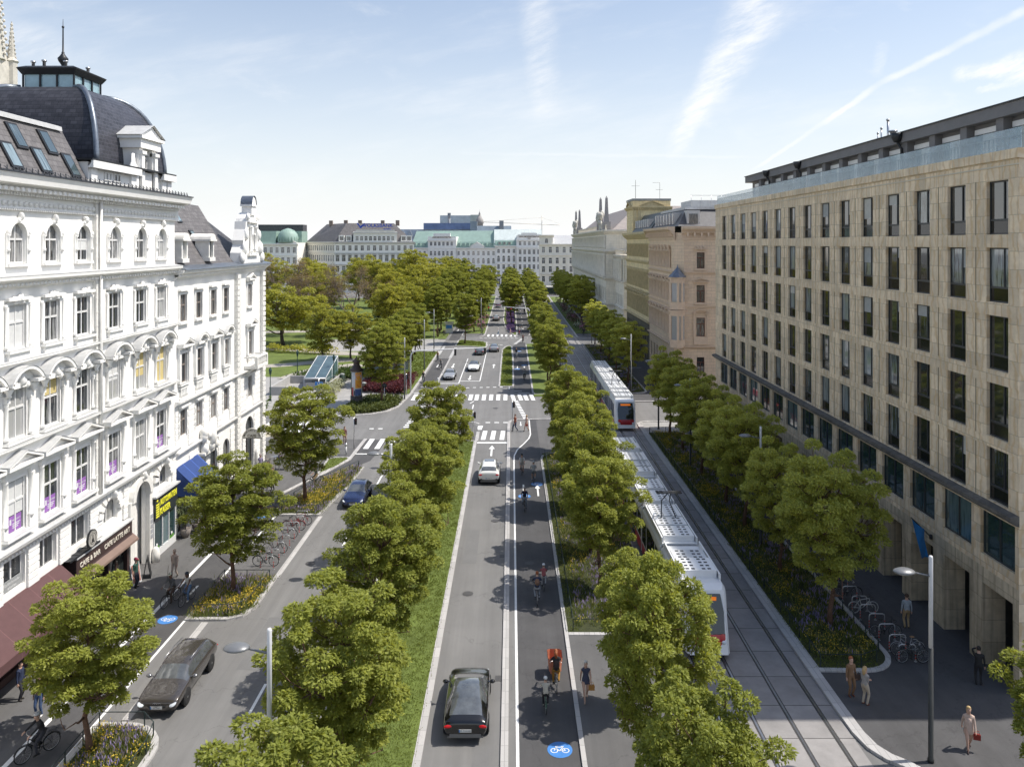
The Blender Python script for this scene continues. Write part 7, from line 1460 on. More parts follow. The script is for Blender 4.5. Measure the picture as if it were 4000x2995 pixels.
tram_white = M('tram_white', (.80, .80, .79), .35, 1.5, .05, coat=.3); tram_red = M('tram_red', (.48, .012, .018), .3, 1.5, .08, coat=.4); tram_grey = M('tram_roof_grey', (.62, .63, .63), .5, 2, .1); tram_glass = M('tram_glass', (.015, .018, .02), .04, 1.5, .4, spec=1)
def tram(label, xc, y0, length, nsec, group):
    t = thing('tram', label, 'tram', (xc, y0, .02), 0, group); w = 1.2; H = 3.42; gap = .35; sl_ = (length-gap*(nsec-1))/nsec
    def prof(k): return [(-w*k, .32), (-w*k, 2.9), (-w*.97*k, 3.12), (-w*.86*k, 3.30), (w*.86*k, 3.30), (w*.97*k, 3.12), (w*k, 2.9), (w*k, .32)]
    for i in range(nsec):
        a = i*(sl_+gap); c = a+sl_; nose0, nose1 = (i == 0), (i == nsec-1)
        ys = [(a, 1, 0)] if not nose0 else [(a, .80, .0), (a+.18, .90, .0), (a+.7, .985, .0), (a+1.3, 1, 0)]
        ys += [(c, 1, 0)] if not nose1 else [(c-1.3, 1, 0), (c-.7, .985, 0), (c-.18, .9, 0), (c, .8, 0)]
        V = []; 
        for (y, k, _) in ys:
            e = 0
            if nose0 and y < a+1.3: e = (a+1.3-y)/1.3
            if nose1 and y > c-1.3: e = (y-(c-1.3))/1.3
            V += [(px_, y+((z-1.0)*.34*e*(1 if y < (a+c)/2 else -1)), z-(.16*e if z > 2.5 else 0)) for px_, z in prof(k)]
        n = len(ys); f = [(r*8+j, r*8+(j+1) % 8, (r+1)*8+(j+1) % 8, (r+1)*8+j) for r in range(n-1) for j in range(8)]+[tuple(range(7, -1, -1)), tuple(range((n-1)*8, n*8))]
        b = MB(); b.add(V, f); body = b.build('body', tram_white, t)
        y_in0 = a+(1.4 if nose0 else .12); y_in1 = c-(1.4 if nose1 else .12)
        for s in (-1, 1):
            b = MB(); b.box(min(s*(w-.02), s*(w+.012)), max(s*(w-.02), s*(w+.012)), a+(1.25 if nose0 else .02), c-(1.25 if nose1 else .02), .34, 1.02); b.build('red_skirt', tram_red, body)
            b = MB(); b.box(min(s*(w-.02), s*(w+.014)), max(s*(w-.02), s*(w+.014)), y_in0, y_in1, 1.16, 2.72); gl = b.build('side_glazing', tram_glass, body)
            b = MB(); k = 0
            for yy in np.arange(y_in0+1.45, y_in1-.6, 1.5): b.box(min(s*w, s*(w+.022)), max(s*w, s*(w+.022)), yy-.07, yy+.07, 1.16, 2.72)
            if b.v: b.build('window_post', tram_white, gl)
            if sl_ > 4: ym = (y_in0+y_in1)/2; b = MB(); b.box(min(s*(w+.016), s*(w+.03)), max(s*(w+.016), s*(w+.03)), ym-.65, ym-.02, .42, 2.8); b.box(min(s*(w+.016), s*(w+.03)), max(s*(w+.016), s*(w+.03)), ym+.02, ym+.65, .42, 2.8); b.build('door', tram_glass, body)
        # roof trough with equipment
        b = MB()
        for s in (-1, 1): b.box(min(s*.98, s*1.06), max(s*.98, s*1.06), a+(1.6 if nose0 else .1), c-(1.6 if nose1 else .1), 3.26, 3.62)
        b.build('roof_side_panel', tram_white, body)
        rd = random.Random(i+int(y0)); y = a+(1.9 if nose0 else .35)
        while y < c-(2.6 if nose1 else 1.1):
            ln = rd.choice((1.3, 1.7, 2.3)); ln = min(ln, c-(1.7 if nose1 else .3)-y); hh = rd.choice((.28, .36, .42))
            if ln < .6: break
            b = MB(); b.prism([(-.92, y), (.92, y), (.92, y+ln), (-.92, y+ln)], 3.28, 3.28+hh); o = b.build('roof_unit', rd.choice((tram_white, tram_grey, tram_white)), body)
            b = MB(); kk = max(2, int(ln/.36))
            for q in range(kk):
                for s in (-1, 1):
                    for u in range(2): b.box(s*(.28+.30*u)-.09, s*(.28+.30*u)+.09, y+ln*(q+.3)/kk, y+ln*(q+.72)/kk, 3.28+hh, 3.285+hh)
            b.build('vent_grille', dark_metal, o)
            y += ln+.22
        if i < nsec-1: b = MB(); b.box(-1.06, 1.06, c-.02, c+gap+.02, .4, 3.2); b.build('gangway', trim_b, t)
        for yy in ((a+c)/2,): b = MB(); b.box(-.95, .95, yy-1.0, yy+1.0, .03, .36); b.build('bogie', trim_b, t)
    # front (facing the camera) and rear faces
    for e, sg in ((0.0, -1), (length, 1)):
        b = MB(); yf = e
        fr_ = [(-.86, 1.22, .06), (.86, 1.22, .06), (.90, 2.2, .50), (.78, 2.98, .70), (-.78, 2.98, .70), (-.90, 2.2, .50)]
        pts = [(x_, yf+sg*(.02)-sg*((z_-1.0)*.34)*1.0, z_) for x_, z_, _ in fr_]
        b.add(pts+[(p[0]*1.0, p[1]-sg*.1, p[2]) for p in pts], [tuple(range(6)), (0,1,7,6), (1,2,8,7), (2,3,9,8), (3,4,10,9), (4,5,11,10), (5,0,6,11)]); ws = b.build('windscreen', tram_glass, t)
        b = MB(); z_ = 2.78; b.box(-.55, .55, yf+sg*.03-sg*(z_-1)*.34-.02, yf+sg*.03-sg*(z_-1)*.34+.02, 2.7, 2.88); b.build('destination_display', M('amber_display', (.5, .12, .01), .5, 14, .6, emit=(1, .25, .02, .5)), ws)
        b = MB(); y_a, y_b = sorted((yf+sg*.03, yf-sg*.35)); b.prism([(-.9, y_a if sg > 0 else y_b), (-.95 if sg < 0 else -.9, y_b if sg < 0 else y_a), (0, 0)], 0, 0) if False else None
        pr = [(-.93, yf-sg*.4), (-.9, yf-sg*.02), (-.6, yf+sg*.10), (.6, yf+sg*.10), (.9, yf-sg*.02), (.93, yf-sg*.4)]; b.prism(pr, .3, 1.0); z0_ = 1.0; V_ = [(p_[0], p_[1], 1.0) for p_ in pr]+[(p_[0]*.985, p_[1]-sg*.08, 1.24) for p_ in pr]; b.add(V_, [(i, i+1, 7+i, 6+i) for i in range(5)]); b.build('red_nose', tram_red, t)
        for s in (-1, 1): b = MB(); b.ell((s*.78, yf+sg*.06, .86), (.13, .08, .10), 10, 6); b.build('headlight', lamp_w, t)
    py = length*.30; b = MB(); b.tube([(-.5, py, 3.5), (-.25, py+1.2, 4.4), (-.1, py, 5.25)], .035, 6); b.tube([(.5, py, 3.5), (.25, py+1.2, 4.4), (.1, py, 5.25)], .035, 6); b.tube([(-.8, py, 5.27), (.8, py, 5.27)], .04, 6); b.tube([(-.8, py+.3, 5.27), (.8, py+.3, 5.27)], .04, 6); b.build('pantograph', dark_metal, t)
    return t
tram('nearer red and white articulated tram with vented roof, on the left track beside the trees', 9.96, 40.0, 33, 5, 'trams on the grooved tracks')
tram('farther red and white articulated tram crossing the side street on the right track', 12.9, 88.8, 30, 5, 'trams on the grooved tracks')
# ------------------------------------------------------------------ people and bicycles
CLOTH = {}
def cloth(col, rough=.85):
    k = 'cloth_%02d_%02d_%02d' % tuple(int(c*99) for c in col)
    return M(k, col, rough, 9, .15)
SKIN = {'l': M('light_skin', (.55, .34, .25), .55), 'm': M('tan_skin', (.36, .20, .13), .55), 'd': M('brown_skin', (.14, .075, .05), .5)}
HAIR = {'blond': M('blond_hair', (.48, .33, .15), .6, 20, .25), 'brown': M('brown_hair', (.09, .05, .03), .6, 20, .25), 'red': M('red_hair', (.30, .09, .03), .6, 20, .25), 'dark': M('dark_hair', (.02, .016, .014), .6, 20, .25), 'white': M('white_hair', (.62, .60, .56), .6, 20, .2)}
eye_m = M('eye_dark', (.02, .015, .012), .3)
def ik(a, t, l1, l2, pole):
    a, t, pole = Vector(a), Vector(t), Vector(pole); d = t-a; L = min(d.length, (l1+l2)*.995); d.normalize()
    x = (l1*l1-l2*l2+L*L)/(2*L); h = math.sqrt(max(0, l1*l1-x*x)); p = pole-d*pole.dot(d); p.normalize(); return a+d*x+p*h, a+d*L
def person(label, x, y, rz, top, bottom, pose='stand', skin='l', hair='brown', longhair=False, shoes=(.03,.025,.02), sleeve='long', legs='long', dress=None, helmet=None, hat=None, h=1.74, z=.02, fem=False, group=None, near=True, coat=None, phase=1):
    """faces local -y; one continuous skinned body, clothing as colour regions, hair and headgear as children"""
    s = h/1.75; t = thing('person', label, 'person', (x, y, z), rz, group); t.scale = (s, s, s)
    V = []; E = []; Rr = []; Sg = []
    def node(p, r, par=None, slot=None):
        V.append(Vector(p)); Rr.append(r); i = len(V)-1
        if par is not None: E.append((par, i)); Sg.append((par, i, slot))
        return i
    T, B, S, F_ = 0, 1, 2, 3
    ride = pose == 'ride'
    pel = Vector((0, .20, .98)) if ride else Vector((0, 0, .96)); lean = .34 if ride else .0
    up = Vector((0, -lean, 1)).normalized()
    def sp(d): return pel+up*d
    sh = .165 if fem else .185; hp = .105 if fem else .095
    p0 = node(pel, .135); p1 = node(sp(.16), .118 if fem else .13, p0, T); p2 = node(sp(.32), .128 if fem else .14, p1, T); p3 = node(sp(.46), .11, p2, T); nk = node(sp(.55)+Vector((0, -.005, 0)), .052, p3, S)
    hd = sp(.60) if not ride else sp(.58)+Vector((0, -.03, .02)); hup = Vector((0, -.06, 1)).normalized()
    n1 = node(hd+hup*.02+Vector((0, -.02, 0)), .068, nk, S); n2 = node(hd+hup*.09+Vector((0, -.012, 0)), .086, n1, S); n3 = node(hd+hup*.17+Vector((0, .008, 0)), .083, n2, S); n4 = node(hd+hup*.205+Vector((0, .01, 0)), .06, n3, S)
    if near: nn = node(hd+hup*.075+Vector((0, -.112, 0)), .012, n2, S)
    head_c = hd+hup*.12
    for sd_ in (-1, 1):
        shp = sp(.445)+Vector((sd_*sh, 0, 0)); c = node(shp, .062, p3, T)
        if ride: ht = Vector((sd_*.24, -.40, 1.09))
        elif pose == 'phone' and sd_ == 1: ht = head_c+Vector((sd_*.10, -.12, -.02))
        elif pose == 'wave' and sd_ == -1: ht = shp+Vector((sd_*.25, -.1, .5))
        elif pose == 'walk': ht = Vector((sd_*(sh+.07), -.20*sd_*phase, .84))
        elif pose == 'fold': ht = Vector((-sd_*.02, -.22, 1.12))
        else: ht = Vector((sd_*(sh+.08), -.04, .80))
        pole = Vector((sd_*.5, .6, -.5)) if not ride else Vector((sd_*.9, .1, -.5))
        el, hnd = ik(shp, ht, .285, .26, pole)
        slv = {'long': (T, T), 'short': (T, S), 'none': (S, S)}[sleeve]
        a1 = node(shp.lerp(el, .5), .047, c, slv[0]); a2 = node(el, .040, a1, slv[0] if sleeve == 'long' else (S if sleeve == 'none' else T)); a3 = node(el.lerp(hnd, .55), .035, a2, slv[1]); w = node(hnd, .026, a3, slv[1])
        d = (hnd-el).normalized(); pm = node(hnd+d*.055, .033, w, S); sidev = d.cross(Vector((1, 0, 0)) if not ride else Vector((0, 0, 1)));
        if sidev.length < .1: sidev = d.cross(Vector((0, 1, 0)))
        sidev.normalize()
        if near:
            for k, (o, l) in enumerate(((-.026, .062), (-.009, .076), (.009, .072), (.026, .055))):
                curl = Vector((-sd_*.3, -.25, 0)) if not ride else Vector((0, .3, -.8)); f1 = node(hnd+d*.095+sidev*o, .010, pm, S); node(hnd+d*(.095+l*.6)+sidev*o*1.1+curl*l*.5, .008, f1, S)
            th = node(hnd+d*.05+sidev*.042+Vector((-sd_*.01, -.01, 0)), .012, w, S); node(hnd+d*.085+sidev*.058+Vector((-sd_*.015, -.015, 0)), .009, th, S)
        hipp = pel+Vector((sd_*hp, 0, -.05)); hj = node(hipp, .098, p0, B)
        if ride: ft = Vector((sd_*.12, (-.09 if sd_*phase > 0 else .20), (.22 if sd_*phase > 0 else .44))); pk = Vector((sd_*.12, -1, .15))
        elif pose == 'walk': ft = Vector((sd_*.07, .26*sd_*phase, .09 if sd_*phase < 0 else .13)); pk = Vector((0, -1, .1))
        else: ft = Vector((sd_*.10, .02*sd_, .085)); pk = Vector((sd_*.1, -1, 0))
        kn, an = ik(hipp, ft, .44, .43, pk)
        lo = {'long': (B, B), 'short': (B, S), 'none': (S, S)}[legs]
        l1 = node(hipp.lerp(kn, .5), .078, hj, lo[0]); l2 = node(kn, .056, l1, lo[0] if legs != 'short' else S); l3 = node(kn.lerp(an, .45), .052 if legs == 'long' else .049, l2, lo[1]); an_i = node(an, .036 if legs != 'long' else .043, l3, lo[1])
        hl = node(an+Vector((0, .03, -.05)), .036, an_i, F_); b1 = node(an+Vector((sd_*.01, -.09, -.055)), .036, hl, F_); node(an+Vector((sd_*.015, -.16, -.06)), .026, b1, F_)
    me = bpy.data.meshes.new('body'); me.from_pydata(V, E, []); o = bpy.data.objects.new('body', me)
    sk = o.modifiers.new('k', 'SKIN'); sk.use_smooth_shade = True; sb = o.modifiers.new('s', 'SUBSURF'); sb.levels = 1
    for i, r in enumerate(Rr): me.skin_vertices[0].data[i].radius = (r*1.16, r*1.16*(.82 if i in (p0, p1, p2, p3) else 1))
    me.skin_vertices[0].data[p0].use_root = True
    m2 = evaluated(o)
    m2.name = 'body'; m2.materials.clear()
    for m in (cloth(top), cloth(bottom), SKIN[skin], cloth(shoes)): m2.materials.append(m)
    A = np.array([V[a] for a, b_, c in Sg]); Bv = np.array([V[b_] for a, b_, c in Sg]); sl_ = np.array([c for a, b_, c in Sg]); rr = np.array([max(Rr[b_], .012) for a, b_, c in Sg])
    n = len(m2.polygons); Cc = np.empty(n*3); m2.polygons.foreach_get('center', Cc); Cc = Cc.reshape(-1, 3)
    AB = Bv-A; tt = np.clip(((Cc[:, None]-A)*AB).sum(2)/np.maximum((AB**2).sum(1), 1e-9), 0, 1); D = np.linalg.norm(Cc[:, None]-(A+AB*tt[..., None]), axis=2)/rr
    mi = sl_[D.argmin(1)]; mi[(Cc[:, 2] < pel.z+.03) & (mi == T) & (abs(Cc[:, 0]) < .2) & (Cc[:, 2] > pel.z-.2)] = B
    m2.polygons.foreach_set('material_index', mi.astype(np.int32)); m2.polygons.foreach_set('use_smooth', np.ones(n, bool)); body = link('body', m2, t)
    hc = head_c+Vector((0, .0, .02))
    if near:
        for e in (-1, 1): b = MB(); b.ell((e*.031, hc.y-.092, hc.z-.005), (.012, .008, .008), 6, 4); b.build('eye', eye_m, t); b = MB(); b.ell((e*.088, hc.y+.008, hc.z-.01), (.012, .022, .032), 6, 5); b.build('ear', SKIN[skin], t)
        b = MB(); b.ell((0, hc.y-.086, hc.z-.065), (.024, .008, .006), 6, 4); b.build('mouth', M('lips', (.35, .12, .10), .5), t)
    if hair:
        b = MB(); b.ell((0, hc.y+.018, hc.z+.022), (.099, .108, .112), 12, 8)
        b.v = [(vx, vy if not (vz < hc.z+.035 and vy < hc.y-.045) else hc.y-.045, vz if vz > hc.z-.07 else hc.z-.07) for vx, vy, vz in b.v]
        if longhair: b.tube([(0, hc.y+.05, hc.z+.05), (0, hc.y+.095, hc.z-.08), (0, hc.y+.10+lean*.1, hc.z-.26)], [.07, .09, .05], 10)
        b.build('hair', HAIR[hair], t)
    if helmet:
        b = MB(); b.ell((0, hc.y+.01, hc.z+.045), (.118, .145, .105), 14, 8); b.v = [(vx, vy, max(vz, hc.z+.02)) for vx, vy, vz in b.v]; hm = b.build('helmet', M('helmet_%d' % int(helmet[0]*99), helmet, .4), t)
        for k in (-.055, 0, .055): b = MB(); b.tube([(k, hc.y-.10, hc.z+.115-abs(k)*.3), (k, hc.y, hc.z+.15-abs(k)*.4), (k, hc.y+.11, hc.z+.10-abs(k)*.3)], .010, 5); b.build('vent', black, hm)
    if hat:
        b = MB(); b.ell((0, hc.y+.012, hc.z+.05), (.104, .112, .10), 12, 8); b.v = [(vx, vy, max(vz, hc.z+.02)) for vx, vy, vz in b.v]; b.box(-.07, .07, hc.y-.17, hc.y-.07, hc.z+.03, hc.z+.045); b.build('cap', cloth(hat), t)
    if dress:
        b = MB(); b.lathe([(.125, 1.16), (.125, 1.08), (.155, .98), (.185, .88), (.20, .72 if dress[3:] == () else dress[3]), (.19, .715 if dress[3:] == () else dress[3])], 14, 0, (0, 0, 0), sy=.72); b.build('skirt', cloth(dress[:3]), t)
    if coat:
        b = MB(); b.lathe([(.17, 1.36), (.165, 1.15), (.18, .98), (.21, .72), (.205, .71)], 14, 0, (0, .01, 0), sy=.75); b.build('coat_tail', cloth(coat), t)
    return t
def held(name, label, cat, t, off, fn, group=None):
    c, s = math.cos(t.rotation_euler.z), math.sin(t.rotation_euler.z); k = t.scale[0]
    o = thing(name, label, cat, (t.location.x+k*(c*off[0]-s*off[1]), t.location.y+k*(s*off[0]+c*off[1]), t.location.z+k*off[2]), t.rotation_euler.z, group); o.scale = t.scale; fn(o); return o
def bag(col):
    def f(o):
        b = MB(); b.prism([(-.14, -.05), (.14, -.05), (.12, .05), (-.12, .05)], -.24, 0); b.build('pouch', cloth(col), o)
        b = MB(); b.tube([(-.1, 0, 0), (-.07, 0, .13), (.07, 0, .13), (.1, 0, 0)], .012, 6); b.build('handle', cloth(col), o)
    return f
def pack(col):
    def f(o):
        b = MB(); b.ell((0, 0, 0), (.15, .10, .22), 12, 8); p = b.build('pouch', cloth(col), o)
        b = MB(); b.ell((0, .08, -.07), (.11, .06, .10), 10, 6); b.build('pocket', cloth(tuple(c*.7 for c in col)), p)
    return f
spoke_m = M('spoke_metal', (.45, .45, .46), .35, metal=.8)
def bicycle(label, x, y, rz, col, z=.02, tyre=None, saddle=(.02,.02,.02), kind='road', group=None, k=1.0, lean=0):
    t = thing('bicycle', label, 'bicycle', (x, y, z), rz, group); t.scale = (k, k, k); t.rotation_euler = (0, lean, rz)
    fm = M('frame_%02d%02d%02d' % tuple(int(c*99) for c in col), col, .35, 8, .05)
    for yy in (-.53, .53):
        b = MB(); b.wheel((0, 0, 0), .325, .019, 26, 6); w = b.build('wheel', tyre or tyre_m, t, (0, yy, .345))
        b = MB(); b.wheel((0, 0, 0), .300, .010, 26, 5); b.build('rim', spoke_m, w); b = MB(); b.tube([(-.04, 0, 0), (.04, 0, 0)], .022, 8)
        for q in range(14): a = 2*math.pi*q/14; b.tube([(.02*(-1)**q, .02*math.cos(a), .02*math.sin(a)), (0, .30*math.cos(a), .30*math.sin(a))], .0028, 3, caps=False)
        b.build('spokes', spoke_m, w)
    b = MB(); bb = (0, .06, .30); st = (0, .20, .80); hdz = (0, -.33, .86); hd2 = (0, -.36, .72)
    for p, q, r in ((bb, st, .017), (bb, hd2, .02), (((0, .19, .76) if kind != 'city' else (0, .12, .5)), hdz, .017), (hdz, hd2, .022), (bb, (.05, .53, .345), .010), (bb, (-.05, .53, .345), .010), ((0, .19, .77), (.05, .53, .345), .009), ((0, .19, .77), (-.05, .53, .345), .009), (hd2, (.05, -.53, .345), .012), (hd2, (-.05, -.53, .345), .012), (st, (0, .22, .93), .013)): b.tube([p, q], r, 6)
    b.build('frame', fm, t)
    b = MB(); b.tube([hdz, (0, -.34, 1.0)], .013, 6)
    if kind == 'road': b.tube([(-.2, -.42, .88), (-.21, -.52, .93), (-.2, -.48, 1.0), (-.19, -.36, 1.0), (.19, -.36, 1.0), (.2, -.48, 1.0), (.21, -.52, .93), (.2, -.42, .88)], .012, 6)
    else: b.tube([(-.27, -.16, 1.05), (-.24, -.3, 1.06), (-.1, -.36, 1.02), (.1, -.36, 1.02), (.24, -.3, 1.06), (.27, -.16, 1.05)], .012, 6)
    b.build('handlebar', dark_metal if kind == 'road' else steel, t)
    b = MB(); b.ell((0, .24, .955), (.065 if kind != 'city' else .09, .13, .03), 10, 6); b.build('saddle', cloth(saddle), t)
    b = MB(); b.wheel((.045, .06, .30), .085, .008, 18, 5); b.tube([(.05, .06, .30), (.06, .0, .16)], .009, 5); b.box(.06, .14, -.045, .045, .14, .165); b.build('crank', dark_metal, t)
    b = MB(); b.tube([(-.05, .06, .30), (-.06, .12, .44)], .009, 5); b.box(-.14, -.06, .075, .165, .43, .455); b.build('pedal', dark_metal, t)
    if kind == 'city':
        b = MB(); 
        for yy in (-.53, .53): b.tube([(0, yy+.365*math.cos(R(a)), .345+.365*math.sin(R(a))) for a in range(20, 165, 12)], .016, 5)
        b.build('mudguard', fm, t); b = MB()
        for xx in (-.06, 0, .06): b.tube([(xx, .38, .76), (xx, .78, .76)], .008, 4)
        b.tube([(-.06, .55, .76), (-.05, .53, .35)], .006, 4); b.tube([(.06, .55, .76), (.05, .53, .35)], .006, 4); b.build('carrier', dark_metal, t)
    return t
A_, C_ = R(180), 0.0
G_ = 'cyclists on the cycle path'
def rider(plabel, blabel, x, y, rz, bcol, k=1.0, kind='city', z=.014, **kw):
    bk_ = bicycle(blabel, x, y, rz, bcol, z, kind=kind, k=k*1.02); return person(plabel, x, y, rz, pose='ride', z=z, h=1.74*k, **kw)
# --- near cycle path
w1 = person('woman in sleeveless navy dress with short pale hair, walking beside the cycle path', 3.42, 36.3, 0, (.055,.06,.10), (.055,.06,.10), 'walk', 'l', 'white', dress=(.055,.06,.10,.78), sleeve='none', legs='none', shoes=(.55,.38,.28), z=.10, fem=True, h=1.72)
held('handbag', 'tan leather handbag hanging from the hand of the woman in navy dress', 'handbag', w1, (.27, -.02, .70), bag((.42, .20, .05)))
cb = bicycle('cargo bicycle with an orange front box ridden by the red-haired woman', 2.12, 37.5, A_, (.25,.25,.25), .014, kind='city'); 
b = MB(); b.prism([(-.22, -.62), (.22, -.62), (.30, -1.55), (-.30, -1.55)], .28, .34); pr = [(-.24, -.60), (.24, -.60), (.36, -.75), (.36, -1.5), (.22, -1.62), (-.22, -1.62), (-.36, -1.5), (-.36, -.75)]
for i in range(8):
    p, q = pr[i], pr[(i+1) % 8]; b.add([(p[0]*.8, p[1], .34), (q[0]*.8, q[1], .34), (q[0], q[1], .98), (p[0], p[1], .98)], [(0,1,2,3)]); b.add([(p[0]*.78, p[1], .34), (q[0]*.78, q[1], .34), (q[0]*.95, q[1]*.99, .98), (p[0]*.95, p[1]*.99, .98)], [(3,2,1,0)])
b.build('cargo_box', M('orange_box', (.56, .20, .12), .5, 3, .06), cb); b = MB(); b.wheel((0, -1.75, .26), .235, .02, 22, 6); b.build('front_wheel', tyre_m, cb); b = MB(); b.tube([(0, -.36, .35), (0, -1.75, .26)], .025, 6); b.build('boom', dark_metal, cb)
p = person('red-haired woman in black top and mustard trousers riding the cargo bicycle', 2.12, 37.5, A_, (.02,.02,.022), (.33,.17,.03), 'ride', 'l', 'red', True, shoes=(.02,.02,.02), fem=True, z=.014, h=1.72)
held('backpack', 'dark brown satchel on the back of the cargo bicycle rider', 'backpack', p, (0, .22, 1.16), pack((.05, .035, .03)))
rider('child in cream hoodie and white helmet cycling behind the cargo bicycle', 'small green child bicycle behind the cargo bicycle', 1.55, 35.75, A_, (.05,.16,.10), .80, top=(.52,.48,.40), bottom=(.02,.02,.022), hair='dark', helmet=(.72,.72,.70), shoes=(.4,.38,.36))
p = rider('red-haired man in navy jumper and grey jeans cycling away beside the child', 'grey bicycle under the man with the brown backpack', 1.52, 46.4, A_, (.3,.3,.32), 1.0, top=(.03,.04,.08), bottom=(.30,.32,.36), hair='red', phase=-1)
held('backpack', 'brown canvas backpack on the man in the navy jumper', 'backpack', p, (0, .20, 1.24), pack((.24, .14, .09)))
rider('child in red checked shirt and white helmet cycling away', 'child bicycle under the red checked shirt', 1.98, 48.3, A_, (.1,.1,.12), .82, top=(.35,.10,.10), bottom=(.5,.5,.52), hair='dark', helmet=(.74,.74,.76))
p = rider('man in dark navy shirt and cap cycling towards the camera', 'black bicycle coming towards the camera on the blue sign', 1.05, 62.5, C_, (.02,.02,.02), 1.0, top=(.02,.025,.06), bottom=(.22,.25,.28), sleeve='short', hair='brown', hat=(.35,.33,.3))
p = rider('cyclist in white shirt and pale shorts with black headgear coming closer', 'slim road bicycle under the white shirt', .97, 72.3, C_, (.2,.1,.08), 1.0, 'road', top=(.60,.58,.54), bottom=(.50,.45,.38), sleeve='short', legs='short', hair='dark', hat=(.02,.02,.02))
rider('cyclist in grey sweater and shorts riding away next to the flower median', 'dark bicycle under the grey sweater', 1.97, 69.9, A_, (.05,.05,.06), 1.0, top=(.30,.31,.31), bottom=(.18,.20,.20), legs='short', helmet=(.5,.5,.52), shoes=(.7,.7,.7))
person('man in rust jacket and blue jeans striding left over the cycle path crossing', .44, 88.6, R(-62), (.28,.09,.05), (.03,.05,.10), 'walk', 'l', 'brown', z=.02, h=1.84)
person('woman in beige cardigan and red skirt following the man over the crossing', 1.72, 88.6, R(-62), (.52,.36,.28), (.5,.3,.22), 'walk', 'l', 'blond', dress=(.40,.04,.03,.62), legs='none', z=.02, fem=True, h=1.74)
# --- left pavement
rider('man in dark checked shirt and cap cycling towards the camera near the cafe', 'black city bicycle under the man in checked shirt', -19.85, 46.1, R(-14), (.02,.02,.02), 1.02, top=(.10,.10,.10), bottom=(.07,.045,.03), skin='d', hair='dark', hat=(.15,.16,.14), z=.012)
rider('woman in white top, blue jeans and dark helmet cycling beside the checked shirt', 'dark road bicycle under the woman in white top', -18.98, 46.3, R(-10), (.03,.03,.04), 1.0, 'road', top=(.62,.58,.52), bottom=(.12,.20,.34), sleeve='none', skin='d', hair='dark', longhair=True, helmet=(.06,.07,.09), z=.012, fem=True, shoes=(.7,.68,.66))
person('old man in pale beige jacket and trousers walking with a stick', -21.15, 49.7, 0, (.58,.46,.38), (.52,.42,.35), 'walk', 'l', 'white', z=.014, hat=(.45,.35,.28))
ST = thing('walking_stick', 'thin dark walking stick beside the old man in beige', 'walking stick', (-21.52, 49.5, .014)); b = MB(); b.tube([(0, 0, 0), (.06, 0, .82), (.06, .06, .86)], .014, 6); b.build('shaft', bark_d, ST)
person('man in green shirt and maroon beanie standing before the cafe menu board', -22.95, 48.35, R(80), (.03,.09,.07), (.03,.035,.05), 'phone', 'l', 'dark', hat=(.20,.02,.05), sleeve='short', z=.014)
person('person in blue jeans and white shoes under the nearest tree by the awning', -21.0, 35.2, 0, (.16,.10,.08), (.06,.10,.20), 'stand', 'l', 'brown', shoes=(.72,.70,.68), z=.014, fem=True)
rider('cyclist in black jacket and pale helmet at the lower left corner', 'black bicycle with white tyres at the lower left corner', -19.4, 32.4, R(-35), (.02,.02,.02), 1.02, top=(.02,.02,.024), bottom=(.04,.04,.05), hair='dark', helmet=(.45,.45,.46), z=.012)
person('person seated height, dark clothes, standing at the left edge by the shop window' if False else 'person in dark blue jacket at the left edge outside the shop', -22.6, 36.4, R(90), (.02,.03,.07), (.03,.03,.04), 'stand', 'l', 'dark', z=.014)
person('man in dark suit and white shirt, nearer of two walking from the corner cafe', -20.35, 67.5, R(-15), (.045,.042,.04), (.035,.034,.034), 'stand', 'l', 'brown', z=.014, h=1.82)
person('man in black suit behind the nearer suit at the corner cafe', -21.4, 69.6, R(-10), (.03,.03,.032), (.03,.03,.03), 'stand', 'l', 'dark', z=.014, h=1.82)
person('person in lavender shirt and cap standing at the corner cafe tables', -22.9, 72.2, R(40), (.25,.22,.33), (.35,.34,.36), 'stand', 'l', 'brown', hat=(.3,.25,.25), z=.014)
person('person in pale blouse by the cafe parasol at the corner', -22.0, 75.2, R(-60), (.55,.45,.42), (.1,.12,.2), 'stand', 'l', 'dark', True, z=.014, fem=True)
rider('cyclist in olive shirt and khaki trousers with white cap on the curved path', 'black bicycle on the curved cycle path beside the third flower bed', -17.05, 68.6, R(-48), (.03,.03,.03), 1.02, top=(.12,.13,.10), bottom=(.28,.20,.11), sleeve='short', hair='brown', helmet=(.72,.70,.68), z=.012)
person('man in dark jacket walking away behind the third street tree', -19.3, 74.9, A_, (.03,.028,.03), (.05,.05,.05), 'walk', 'l', 'dark', z=.014)
person('man in grey checked shirt walking beside the dark jacket', -18.6, 75.2, A_, (.18,.18,.18), (.16,.13,.10), 'walk', 'l', 'brown', sleeve='short', z=.014, phase=-1)
person('woman in red boots waiting at the left crossing', -17.5, 83.1, R(30), (.15,.05,.05), (.3,.2,.15), 'stand', 'l', 'brown', True, shoes=(.35,.02,.015), z=.014, fem=True, near=False, dress=(.2,.05,.05))
